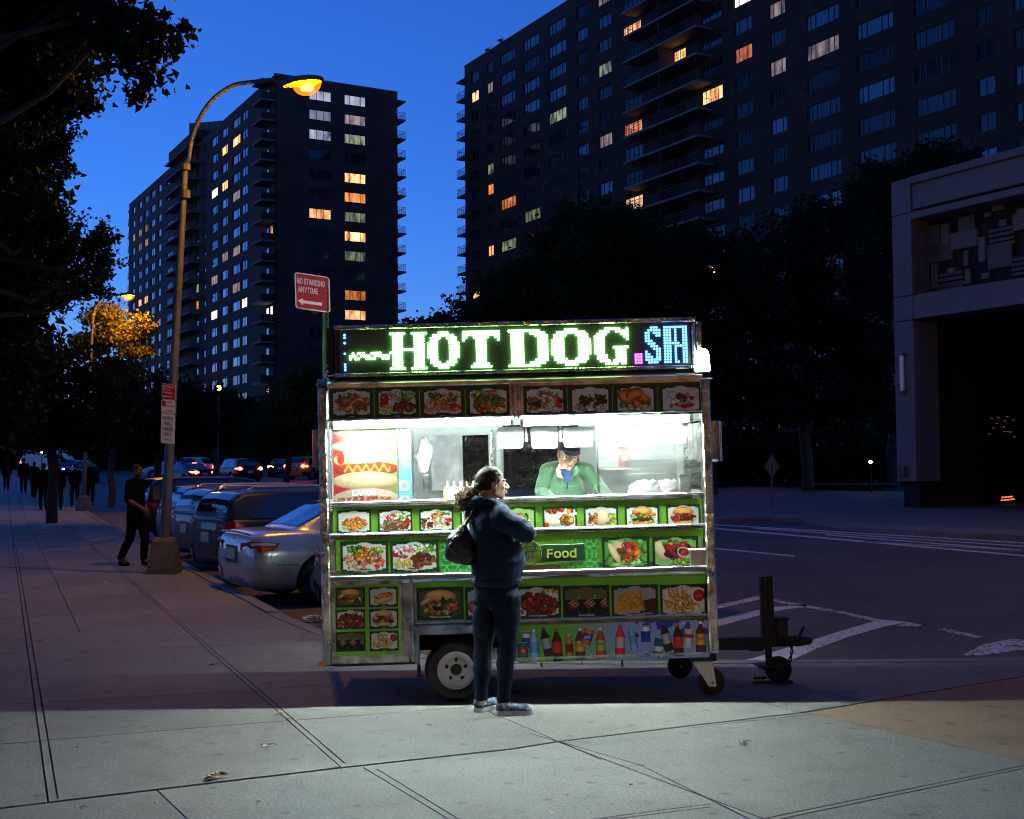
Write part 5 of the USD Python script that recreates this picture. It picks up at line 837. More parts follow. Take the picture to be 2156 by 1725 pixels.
bs = panel('blue_banner', (838, 902), (867, 1058), .058, 'poster_blue', .004)
for ch_, vy in (('H', 911), ('O', 947), ('T', 984), ('D', 1033), ('O', 1062)): x, z = c(852.5, vy, .056); obj('banner_letter', T(xz(text(ch_, .066, .068, .001), .0575), (x, 0, z)), M['white_paint'], bs) if ch_ != 'O' or vy < 1000 else obj('banner_letter', T(xz(text(ch_, .052, .068, .001), .0575), (x, 0, z + .006)), M['white_paint'], bs)
for w_, vx, vy, ww in (('MEDIUM', 764, 975, .17), ('LARGE', 767, 1043, .165), ('SMALL', 764, 930, .15)): x, z = c(vx, vy, .056); obj('poster_word', cat(T(xz(text(w_, .034, ww, .001), .0575), (x, 0, z))), M['white_paint'], po); obj('word_shadow', T(xz(text(w_, .034, ww, .001), .0588), (x + .003, 0, z - .003)), M['menu_dark'], po)
def pane_mat(name, dust, mn):
    return usdkit.material(stage, '/World/Looks/' + name, {'g': ('texture_coordinate', {}), 'mp': ('mapping', dict(scale=(1.5, 1, 6))), 'n': ('noise_texture', dict(scale=2.5, detail=7.0, roughness=.7)), 'mr': ('map_range', dict(from_min=.35, from_max=.75, to_min=mn, to_max=dust, clamp=True)), 'v': ('voronoi_texture', dict(scale=45.0)), 'vl': ('math', dict(math_type='less_than', value2=.10)), 'mx': ('math', dict(math_type='multiply_add', value2=.22)), 't': ('transparent_bsdf', {}), 'd': ('diffuse_bsdf', dict(color=(.75, .8, .78))), 's': ('glossy_bsdf', dict(roughness=.03)), 'f': ('fresnel', dict(IOR=1.5)), 'm1': ('mix_closure', {}), 'm2': ('mix_closure', {})},
        [('g.object', 'mp.vector'), ('mp.vector', 'n.vector'), ('n.fac', 'mr.value'), ('g.object', 'v.vector'), ('v.distance', 'vl.value1'), ('vl.value', 'mx.value1'), ('mr.result', 'mx.value3'), ('mx.value', 'm1.fac'), ('t.BSDF', 'm1.closure1'), ('d.BSDF', 'm1.closure2'), ('f.fac', 'm2.fac'), ('m1.closure', 'm2.closure1'), ('s.BSDF', 'm2.closure2')], surface='m2.closure')
M['dusty_glass'] = pane_mat('dusty_glass', .10, .015); M['clear_glass'] = pane_mat('clear_glass', .02, .004)
obj('sliding_glass', cb((1258, 888), (1484, 1048), .02, .024), M['dusty_glass'], cart); obj('glass_edge', cb((1257, 888), (1259, 1048), .016, .028), M['chrome'], cart)
for (xa, za), (xb, zb_) in ob: obj('rear_glass', bx(xa, xb, 1.428, 1.432, zb_, za), M['clear_glass'], cart)
obj('interior_panel', cb((905, 917), (972, 1033), 1.30, 1.31), mat('brushed_panel', (.42, .44, .46), .4, .5, vary=.5, vscale=7), cart); obj('interior_box', cat(cb((890, 1000), (905, 1036), 1.2, 1.28), cb((867, 905), (872, 1052), .9, 1.0)), M['steel'], cart)
for z in (978, 968, 1003): pass
(xa, za), (xb, zb_) = c(1262, 972, 1.39), c(1478, 970, 1.39); rk = [cyl((xa, 1.38, za), (xb, 1.38, za), .004), cyl((xa + .05, 1.37, za - .11), (xb, 1.37, za - .11), .004), cyl((xb - .22, 1.36, za - .3), (xb - .22, 1.36, za + .12), .006), cyl((xb - .16, 1.36, za - .3), (xb - .16, 1.36, za + .12), .012)]; obj('wire_rack', cat(*rk), M['chrome'], cart)

# ---- loose things inside the cart (each a thing of its own, standing in the cart's frame)
def inside(name, label, cats, group=None): return thing(name, label, cats, group, CL, CR)
for k, (a, b, w) in enumerate(((1046, 1105, 'first from the left, over the dark rear window'), (1116, 1178, 'second from the left, left of the vendor'), (1184, 1252, 'third from the left, just above the vendor cap'), (1262, 1320, 'fourth from the left, behind the glass'), (1326, 1386, 'fifth from the left, behind the glass'), (1392, 1450, 'last at the right, behind the glass'))):
    y = .30 if k < 3 else .34; x0, z1 = c(a, 900, y); x1, z0 = c(b, 944 if k < 2 else 941 if k == 2 else 934, y); t = inside('foam_container', 'white hanging food container, ' + w, 'container', 'white containers hung under the cart roof'); s = Polygon([(x0, z1), (x1, z1), (x1 - .012, z0), (x0 + .012, z0)]).buffer(-.022).buffer(.022)
    ms = []
    for dep, f in ((0, .93), (.02, 1.0), (.05, .96)): ms.append(T(xz(prism(affinity.scale(s, f, f), .016 if dep else .006), y + dep + .016)))
    obj('tray', cat(*ms), M['foam'], t); obj('grip', bx((x0 + x1) / 2 - .03, (x0 + x1) / 2 + .03, y + .003, y + .012, (z0 + z1) / 2 - .004, (z0 + z1) / 2), M['white_paint'], t); obj('hanger', cat(bx(x1 + .004, x1 + .02, y, y + .02, z1 - .09, z1 + .12), bx(x1 + .0, x1 + .024, y - .004, y + .024, z1 - .11, z1 - .09)), M['steel'], t)
M['mustard'] = mat('mustard', (.75, .62, .12), .35); M['bottle_white'] = mat('bottle_white', (.8, .8, .74), .35)
for k, (vx, mm, w) in enumerate(((942, 'mustard', 'leftmost, yellow'), (956, 'bottle_white', 'second, pale'), (970, 'bottle_white', 'third, pale'), (983, 'mustard', 'fourth, yellow'), (996, 'bottle_white', 'nearest the woman, pale'))):
    x, _ = c(vx, 1030, .3); z = zct - .034; t = inside('squeeze_bottle', f'squeeze sauce bottle on the counter left of the woman, {w}', 'bottle', 'sauce bottles on the counter'); obj('bottle_body', T(lathe([(0, 0), (.026, 0), (.028, .01), (.028, .11), (.022, .125), (0, .125)], 16), (x, .3, z)), M[mm], t, smooth=40); obj('nozzle', T(lathe([(0, .12), (.023, .126), (.02, .135), (.009, .142), (.004, .175), (0, .176)], 14), (x, .3, z)), M['bottle_white'], t, smooth=40)
x, z = c(1315, 985, .95); t = inside('drink_can', 'tall red can with white patch on the rear shelf behind the glass', 'can'); obj('can_body', T(lathe([(0, 0), (.04, 0), (.046, .01), (.046, .155), (.038, .165), (0, .165)], 20), (x, .95, z)), M['red_can'], t, smooth=40); obj('can_patch', T(trimesh.util.concatenate([ball((x, .907, z + .07), (.02, .006, .022), 1)])), M['white_paint'], t)
obj('can_shelf', cat(bx(c(1270, 985, .9)[0], c(1330, 985, .9)[0], .88, 1.41, z - .012, z - .002)), M['steel'], cart)
rg = np.random.default_rng(4)
for k, (vx, vy, r, w) in enumerate(((1362, 1028, .11, 'left one'), (1408, 1024, .105, 'right one, heaped higher'))):
    x, z = c(vx, vy, .36); b = ball((0, 0, 0), (r * 1.25, .1, .085), 3); v = np.array(b.vertices); v *= (1 + .22 * (meshkit.noise(v * 22 + k * 9, 7) - .5) + .25 * (meshkit.noise(v * 60, 3) - .5))[:, None]; v[:, 2] = np.maximum(v[:, 2], -.06); b.vertices = v; obj('bun_bag', T(b, world((x, .36, zct + .03))), M['plastic_bag'], smooth=50, label=f'clear plastic bag of buns on the counter behind the glass, {w}', cat='bag', group='bags of buns')
x0, z1 = c(1430, 998, .16); x1, z0 = c(1456, 1048, .16); t = inside('napkin_dispenser', 'upright metal napkin dispenser at the right end of the counter', 'dispenser'); obj('case', rb(x0, x1, .16, .26, zct - .034, z1, .005), M['steel'], t); obj('face_plate', bx(x0 + .015, x1 - .012, .155, .16, zct, z1 - .02), M['steel_white'], t)
x0, z1 = c(1449, 1144, -.02); x1, z0 = c(1491, 1206, -.02); t = inside('serving_box', 'small steel box with bright white top on the waist shelf, right end', 'box'); obj('case', rb(x0 + .012, x1, -.02, .045, zsh + .004, z1 - .055, .004), M['steel'], t); obj('lid', trimesh.convex.convex_hull(np.array([[a, b, q] for a in (x0, x1) for b, q in ((-.025, z1 - .052), (-.025, z1 - .045), (.045, z1 - .052), (.045, z1))])), M['white_paint'], t)
x, z = c(893, 960, .55); b = ball((0, 0, 0), (.06, .05, .13), 3); v = np.array(b.vertices); v *= (1 + .5 * (meshkit.noise(v * 18, 5) - .5))[:, None]; b.vertices = v; obj('hanging_bag', T(b, world((x, .55, z))), M['plastic_bag'], smooth=50, label='crumpled white plastic bag hanging inside beside the blue banner', cat='bag')

# ================================================================ PEOPLE
def cloth(name, col, col2=None, rough=.9, bump=.002, sc=220, sheen=.1, spec=.2): return mat(name, col, rough, color2=col2 or tuple(k * .7 for k in col), vscale=5, bump=bump, bscale=sc, sheen=sheen, spec=spec)
M['hoodie'] = cloth('hoodie', (.013, .025, .054), sheen=0, spec=.15); M['denim'] = cloth('denim', (.009, .014, .032), (.006, .009, .02), sheen=0, spec=.15); M['shoe'] = mat('shoe', (.008, .015, .05), .7, color2=(.16, .18, .22), vscale=30, detail=1.0, spec=.15); M['sole'] = mat('sole', (.5, .5, .48), .6, vary=.2, vscale=10); M['sock'] = mat('sock', (.55, .53, .5), .9)
M['skin_shade'] = mat('skin_shaded', (.10, .055, .035), .6, vary=.15, vscale=30); M['hair'] = mat('hair', (.03, .018, .011), .62, spec=.2, vary=.5, vscale=30, bump=.004, bscale=90); M['curls'] = mat('curls', (.10, .052, .02), .75, spec=.15, vary=.5, vscale=30); M['eye_white'] = mat('eye_white', (.7, .68, .64), .25); M['iris'] = mat('iris', (.02, .012, .008), .15); M['lip'] = mat('lip', (.34, .17, .13), .45)  # first skin tone is darkened to stand for shade on the walkers
M['leather'] = mat('leather', (.006, .006, .007), .42, vary=.4, vscale=12, bump=.003, bscale=60); M['fleece'] = cloth('fleece', (.042, .098, .052), (.032, .074, .04), .95, .003, 260, .25); M['tee'] = cloth('tee', (.025, .055, .16)); M['lining'] = cloth('lining', (.52, .42, .28)); M['cap'] = cloth('cap_cloth', (.018, .035, .045))
def SPH(p, r, n=24): return m3.Manifold.sphere(1.0, n).scale([float(k) for k in (r if np.ndim(r) else (r, r, r))]).translate([float(k) for k in p])
def HUL(*a): return m3.Manifold.batch_hull([SPH(p, r) for p, r in a])
def head_parts():
    L = [SPH((-.012, 0, .028), (.094, .074, .086), 40), HUL(((.028, 0, .0), (.058, .06, .075)), ((.06, 0, -.088), (.022, .024, .018)), ((.0, .042, -.05), .026), ((.0, -.042, -.05), .026)),
         HUL(((.082, 0, .016), .009), ((.106, 0, -.022), .0125)), SPH((.094, .011, -.027), .009), SPH((.094, -.011, -.027), .009), HUL(((.074, .038, .026), (.012, .012, .007)), ((.08, .012, .022), (.012, .012, .007))), HUL(((.074, -.038, .026), (.012, .012, .007)), ((.08, -.012, .022), (.012, .012, .007))),
         SPH((.082, 0, -.05), (.016, .023, .0065)), SPH((.08, 0, -.061), (.016, .02, .0075)), SPH((.06, .03, -.02), (.022, .022, .02)), SPH((.06, -.03, -.02), (.022, .022, .02))]
    for s in (-1, 1): L += [SPH((-.008, s * .074, .0), (.021, .009, .033)) - SPH((-.002, s * .084, .004), (.011, .007, .02)), SPH((.0, s * .072, -.026), (.012, .008, .012))]
    return L
def orient(center, yaw, pitch=0.0, roll=0.0, s=1.0):
    R = trimesh.transformations.euler_matrix(roll, pitch, yaw, 'sxyz'); R[:3, :3] *= s; R[:3, 3] = center; return R
def placed(mm, A): return mm.transform([[float(k) for k in row] for row in A[:3]])
def skin_of(parts, edge=.012, iters=5, cut=None, disp=0.0, seed=0, dsc=9.0):
    u = m3.Manifold.batch_boolean(parts, m3.OpType.Add)
    if cut is not None: u = u - cut
    u = u.refine_to_length(edge); me = u.to_mesh(); t = trimesh.Trimesh(me.vert_properties[:, :3], me.tri_verts, process=True)
    if iters: trimesh.smoothing.filter_taubin(t, iterations=iters)
    if disp:
        v = np.array(t.vertices); k = (meshkit.fbm(v * dsc, 3, seed) - .5) * 2; q = 1 - abs(meshkit.noise(v * dsc * np.array([1, 1, 1.9]) + 7, seed + 5) - .5) * 4; t.vertices = v + t.vertex_normals * ((k * .6 + q * .4) * disp)[:, None]
    return t
def chain(ch): return [m3.Manifold.batch_hull([SPH(a, ra, 20), SPH(b, rb_, 20)]) for (a, ra), (b, rb_) in zip(ch[:-1], ch[1:])]
def face_bits(A, t, skin_parent, lids=.0):
    for s in (-1, 1):
        e = obj('eye', T(ball((0, 0, 0), 1, 2), (0, 0, 0)).apply_transform(A @ trimesh.transformations.translation_matrix((.070, s * .031, .006)) @ np.diag([.0145, .0145, .0105 - lids, 1])), M['eye_white'], skin_parent, True); obj('iris', ball((0, 0, 0), 1, 2).apply_transform(A @ trimesh.transformations.translation_matrix((.0815, s * .032, .005)) @ np.diag([.004, .0055, .0055, 1])), M['iris'], e, True)
        obj('eyebrow', ball((0, 0, 0), 1, 2).apply_transform(A @ trimesh.transformations.translation_matrix((.083, s * .030, .029)) @ np.diag([.006, .019, .0035, 1])), M['hair'], skin_parent, True)
    obj('lips', trimesh.util.concatenate([ball((0, 0, 0), 1, 2).apply_transform(A @ trimesh.transformations.translation_matrix((.089, 0, z)) @ np.diag([.0085, .0195, h, 1])) for z, h in ((-.0505, .0052), (-.0605, .0062))]), M['lip'], skin_parent, True)

# ---- the customer
Y0 = 8.3
def P(vx, vy, dy=0.0): return W(vx, vy, Y0 + dy)
wm = thing('person', 'woman in navy hoodie with arms folded and curly ponytail, waiting before the cart', 'person')
A = orient(P(1037, 1021), math.radians(14), math.radians(-3), 0, .97)
neck = chain([(P(1030, 1030), .058), (P(1027, 1062), .062), (P(1030, 1095), .10)])
legs = [((1025, 1262, .05), .095, (1018, 1353, .07), .056, (1013, 1466, .08), .038), ((1066, 1262, -.05), .095, (1068, 1353, -.04), .056, (1060, 1470, -.03), .038)]
core = chain([(P(1030, 1095), .11), (P(1044, 1180), .14), (P(1045, 1245), .13)])
lg = []
for a, ra, b, rb_, d, rd in legs: lg += chain([(P(*a), ra * .9), (P(*b), rb_ * .85), (P(*d), rd * .9)])
armR = [(P(1056, 1094, -.12), .062), (P(1104, 1121, -.13), .05), (P(1092, 1118, .10), .036)]; armL = [(P(1016, 1088, .13), .062), (P(1072, 1130, .24), .05), (P(1104, 1114, .06), .036)]
hand = lambda p, d, n: chain([(p, .034), (p + d * .06, (.03, .03, .036))]) + [q for k in range(4) for q in chain([(p + d * .06 + n * (.022 - .015 * k), .0095), (p + d * (.10 - .004 * abs(k - 1.3)) + n * (.022 - .015 * k), .0085), (p + d * (.105 - .004 * abs(k - 1.3)) + n * (.022 - .015 * k) + np.array([0, .02, -.02]), .008)])] + chain([(p + n * .02, .012), (p + d * .04 + n * .05, .010), (p + d * .06 + n * .055, .009)])
body = skin_of([placed(k, A) for k in head_parts()] + neck + core + lg + chain(armR) + chain(armL) + hand(armR[-1][0], np.array([-.6, .8, 0]), np.array([0, 0, 1.0])) + hand(armL[-1][0], np.array([.5, -.86, 0]), np.array([0, 0, 1.0])), .011, 4)
bd = obj('body', body, M['skin'], wm, True); face_bits(A, wm, bd)
hair = (SPH((-.016, 0, .034), (.1, .081, .09), 48) - SPH((.09, 0, -.02), (.1, .1, .086), 40)).trim_by_plane([-.62, 0, .78], -.012).rotate([0, 0, 0]) + HUL(((-.085, 0, .0), .045), ((-.11, 0, -.012), .024))
hm = skin_of([placed(hair, A)], .008, 3, None, .0045, 3, 40.0); ho = obj('hair', hm, M['hair'], wm, True)
rg = np.random.default_rng(12); st_ = []
for k in range(330):                                   # combed strands from the hairline back to the tie
    th = rg.uniform(-1.25, 1.25); d0 = np.array([.50 + .12 * rg.random(), math.sin(th) * .8, .80 * math.cos(th) + .02]); d0 /= np.linalg.norm(d0); d1 = np.array([-1, .12 * math.sin(th), -.05 + .1 * rg.normal()]); d1 /= np.linalg.norm(d1)
    t = np.linspace(0, 1, 11)[:, None]; q = d0 * (1 - t) + d1 * t + np.array([0, math.sin(th) * .5, .35 * math.cos(th)]) * np.sin(t * pi) * .8; q /= np.linalg.norm(q, axis=1, keepdims=True); q = q * np.array([.1, .081, .09]) * (1.0 + .03 * rg.random() + .02 * np.sin(t * 9 + k)) + [-.016, 0, .034]
    st_.append(tube((np.c_[q, np.ones(11)] @ A.T)[:, :3], .0016, 4, False))
obj('strands', cat(*st_), M['hair'], ho, True, kind='stuff')
ct = []
for k in range(300):
    q = np.array([P(993, 1038), P(985, 1046), P(978, 1052)][k % 3]) + rg.normal(size=3) * np.array([.027, .028, .025]); d = rg.normal(size=3) + np.array([-.9, 0, -.8]); d /= np.linalg.norm(d); e = np.cross(d, rg.normal(size=3)); e /= np.linalg.norm(e); g = np.cross(d, e); L = rg.uniform(.035, .085); t = np.linspace(0, 1, 12)[:, None]; w = rg.uniform(12, 22)
    ct.append(tube(q + d * L * t + (e * np.cos(w * t) + g * np.sin(w * t)) * .008, .0022, 4, False))
pt = chain([(P(1003, 1034), .03), (P(990, 1042), .048), (P(979, 1052), .042)]); obj('ponytail', cat(skin_of(pt, .008, 2, None, .012, 8, 45.0), *ct), M['curls'], ho, True)
tie = P(1002, 1033); obj('hair_tie', lathe([(.024, -.01), (.032, -.006), (.032, .006), (.024, .01)], 16, 'x', tie), M['sole'], ho, smooth=50)
torso = chain([(P(1029, 1072), .085), (P(1026, 1100), (.125, .17, .10)), (P(1042, 1142), (.155, .18, .12)), (P(1053, 1180), (.168, .19, .11)), (P(1048, 1216), (.158, .175, .06))]) + chain([(P(1012, 1135), .10), (P(1016, 1190), .083), (P(1024, 1218), .09)]) + chain([(P(1016, 1088, .13), .078), (P(1040, 1085, 0), .10), (P(1056, 1092, -.12), .078)]) + chain([(P(1045, 1222), (.166, .178, .022)), (P(1045, 1230), (.160, .172, .02))])
slR = chain([(P(1054, 1092, -.13), .083), (P(1082, 1108, -.15), .076), (P(1107, 1122, -.13), .066), (P(1102, 1121, .0), .062), (P(1088, 1118, .12), .055)]); slL = chain([(P(1016, 1088, .13), .083), (P(1075, 1130, .24), .066), (P(1104, 1120, .05), .055)])
hood = chain([(P(1006, 1056, -.085), .036), (P(997, 1062, -.02), .046), (P(1000, 1061, .07), .04)]) + chain([(P(1006, 1056, -.085), .036), (P(1036, 1060, -.085), .03), (P(1058, 1068, -.03), .028), (P(1056, 1068, .05), .03)]) + chain([(P(998, 1068, -.04), .05), (P(1002, 1084, 0), .07)])
obj('hoodie', skin_of(torso + slR + slL + hood, .014, 5, None, .014, 21, 7.5), M['hoodie'], wm, True)
obj('waistband', skin_of(chain([(P(1046, 1219, 0), (.172, .184, .006)), (P(1045.5, 1229, 0), (.166, .178, .006))]), .014, 1, None, .004, 5, 40.0), M['hoodie'], wm, True)
jl_ = chain([(P(1045, 1226), (.15, .155, .06)), (P(1045, 1246), (.148, .155, .07)), (P(1045, 1262), (.135, .14, .06))])
for a, ra, b, rb_, d, rd in legs: m_ = tuple((np.array(a) + np.array(b)) / 2); m2 = tuple(np.array(b) * .65 + np.array(d) * .35); jl_ += chain([(P(*a), ra * 1.06), (P(*m_), ra * .88), (P(*b), rb_ * 1.12), (P(*m2), rb_ * 1.08), (P(*d), rd * 1.12)])
obj('jeans', skin_of(jl_, .012, 4, None, .011, 31, 11.0), M['denim'], wm, True)
def shoe(foot_, d, parent, L=.245):
    d = np.array([d[0], d[1], 0.0]) / np.hypot(*d[:2]); s = np.array([-d[1], d[0], 0]); q = np.array([foot_[0], foot_[1], 0.0]); g = lambda a, b, h: q + d * a + s * b + np.array([0, 0, h])
    up = skin_of(chain([(g(.0, 0, .062), .036), (g(.03, 0, .05), .036), (g(.11, 0, .042), (.04, .04, .03)), (g(.165, .002, .034), (.042, .042, .022))]) + chain([(g(0, 0, .04), .035), (g(.16, 0, .036), .036)]), .012, 4)
    so = prism(unary_union([LineString([tuple(g(0, 0, 0)[:2]), tuple(g(.10, .002, 0)[:2])]).buffer(.038), LineString([tuple(g(.10, 0, 0)[:2]), tuple(g(.165, .003, 0)[:2])]).buffer(.046)]), .026); so.apply_translation((0, 0, .003)); sh = obj('shoe', up, M['shoe'], parent, True); obj('sole', so, M['sole'], sh)
    return g
fl_, fn = P(1008, 1480, .08), P(1055, 1485, -.03)
shoe((fl_[0], 8.38), (.62, .78), wm); shoe((fn[0] - .0, 8.27), (1, .08), wm)
for a in legs: q = P(*a[4]); obj('sock', cyl((q[0], q[1], .05), (q[0], q[1], q[2] + .01), .036, .037), M['sock'], wm)
Y0 = 8.2
bg = skin_of([HUL((P(957, 1142, -.03), .055), (P(972, 1120), .045), (P(984, 1168, .02), .07), (P(954, 1166, -.02), .055), (P(996, 1170, .04), .05))], .012, 4, None, .008, 13, 16.0)
bt = thing('shoulder_bag', 'black leather handbag with metal rings hanging on the back of the woman', 'handbag'); bo = obj('bag_body', bg, M['leather'], bt, True)
obj('strap', tube([P(1006, 1066, .06), P(998, 1072, .02), P(990, 1088, .0), P(982, 1102, -.0), P(976, 1116, -.01)], .011, 8), M['leather'], bt, smooth=50); obj('pocket', skin_of([HUL((P(950, 1150, -.09), .02), (P(962, 1134, -.08), .022), (P(968, 1150, -.085), .02), (P(958, 1160, -.09), .018))], .01, 4), M['leather'], bo, True)
for q in (P(972, 1113, -.055), P(966, 1124, -.07)): obj('ring', T(trimesh.creation.torus(.016, .003, 20, 6), q, 0, pi / 2 - .3), M['chrome'], bo, smooth=50)
obj('zip', tube([P(946, 1140, -.09), P(955, 1131, -.095), P(965, 1133, -.095), P(969, 1145, -.1)], .0025, 5), M['chrome'], bo, smooth=50)

# ---- the vendor
Y0 = 9.32
vd = thing('person', 'vendor in green fleece and dark cap, head bowed over the counter inside the cart', 'person')
A = orient(P(1197, 958), math.radians(-90 + 9), math.radians(17), math.radians(-5), 1.0); head_v = [placed(k, A) for k in head_parts()]
core = chain([(P(1193, 965, .03), .058), (P(1190, 990, .05), .065), (P(1192, 1030, .03), .11), (P(1192, 1120, .05), .115), (P(1192, 1160, .06), .12)])
aR = [(P(1155, 993, .04), .05), (P(1141, 1037, .02), .042), (P(1166, 1058, -.16), .034)]; aL = [(P(1236, 993, .04), .05), (P(1259, 1027, .0), .042), (P(1282, 1046, -.14), .034)]
lgv = chain([(P(1175, 1170, .06), .1), (P(1175, 1262, .05), .07), (P(1175, 1350, .06), .045)]) + chain([(P(1212, 1170, .06), .1), (P(1212, 1262, .05), .07), (P(1212, 1350, .06), .045)])
bv = skin_of(head_v + core + lgv + chain(aR) + chain(aL) + hand(aR[-1][0], np.array([.6, -.75, -.2]), np.array([.3, .2, .9])) + hand(aL[-1][0], np.array([.3, -.9, -.2]), np.array([.9, .3, .1])), .011, 4); bo = obj('body', bv, mat('skin_vendor', (.62, .38, .27), .5, vary=.1, vscale=30, bump=.0006, bscale=300), vd, True); face_bits(A, vd, bo, .003)
cp = (SPH((-.012, 0, .045), (.104, .086, .082), 48)).trim_by_plane([-.12, 0, 1.0], .036); co = obj('cap', skin_of([placed(cp, A)], .01, 3), M['cap'], vd, True)
bm = HUL(((.08, .062, .052), .004), ((.08, -.062, .052), .004), ((.115, .058, .048), .004), ((.115, -.058, .048), .004), ((.142, .025, .040), .004), ((.142, -.025, .040), .004)); obj('brim', skin_of([placed(bm, A)], .01, 2), M['cap'], co, True); obj('hair', skin_of([placed((SPH((-.02, 0, .02), (.094, .078, .075), 40) - SPH((.08, 0, -.02), (.1, .12, .1), 30)), A)], .01, 2), M['hair'], vd, True)
tz = chain([(P(1191, 1000, .03), (.10, .09, .05)), (P(1194, 1035, .02), (.145, .125, .12)), (P(1194, 1120, .04), (.155, .13, .1))]); shd = chain([(P(1158, 992, .05), .062), (P(1192, 986, .06), (.09, .075, .06)), (P(1232, 991, .05), .062)])
obj('tee', skin_of(chain([(P(1192, 994, .02), (.075, .07, .03)), (P(1194, 1035, .015), (.135, .118, .11))]), .014, 5), M['tee'], vd, True)
vcut = m3.Manifold.batch_hull([SPH(P(a, b, d), .006) for a, b, d in ((1177, 978, -.3), (1212, 980, -.3), (1194, 1020, -.3), (1177, 978, .02), (1212, 980, .02), (1194, 1020, -.02))])
sl1 = chain([(P(1155, 993, .04), .066), (P(1141, 1036, .02), .054), (P(1152, 1048, -.08), .050), (P(1162, 1054, -.14), .043)]); sl2 = chain([(P(1236, 993, .04), .066), (P(1259, 1026, .0), .052), (P(1278, 1042, -.12), .042)])
fo = obj('fleece', skin_of(tz + shd + sl1 + sl2, .012, 4, vcut, .012, 17, 9.0), M['fleece'], vd, True)
yz = -.14
for s, q in ((-1, ((1178, 976), (1171, 988), (1173, 1004), (1186, 1008), (1181, 990))), (1, ((1212, 978), (1219, 990), (1214, 1000), (1203, 1004), (1208, 990)))):
    pts_ = [P(a, b, yz + .05 - .001 * (b - 976)) for a, b in q]; n_ = np.array([0, -.012, 0]); obj('collar', trimesh.convex.convex_hull(np.vstack([pts_, np.array(pts_) + n_])), M['lining'] if s < 0 else M['fleece'], fo)
obj('zip', cat(tube([P(1177, 982, yz + .04), P(1184, 1002, yz), P(1194, 1021, yz - .005)], .0035, 5), tube([P(1212, 984, yz + .04), P(1204, 1003, yz), P(1194, 1021, yz - .005)], .0035, 5), rb(*(lambda q: (q[0] - .007, q[0] + .007, q[1] - .01, q[1], q[2] - .03, q[2]))(P(1194, 1021, yz - .003)), .003)), M['chrome'], fo)
obj('trousers', skin_of(chain([(P(1192, 1125, .05), (.17, .13, .08)), (P(1192, 1165, .06), (.16, .13, .08))]) + chain([(P(1175, 1170, .06), .11), (P(1175, 1262, .05), .085), (P(1175, 1350, .06), .065)]) + chain([(P(1212, 1170, .06), .11), (P(1212, 1262, .05), .085), (P(1212, 1350, .06), .065)]), .03, 4), M['denim'], vd, True)

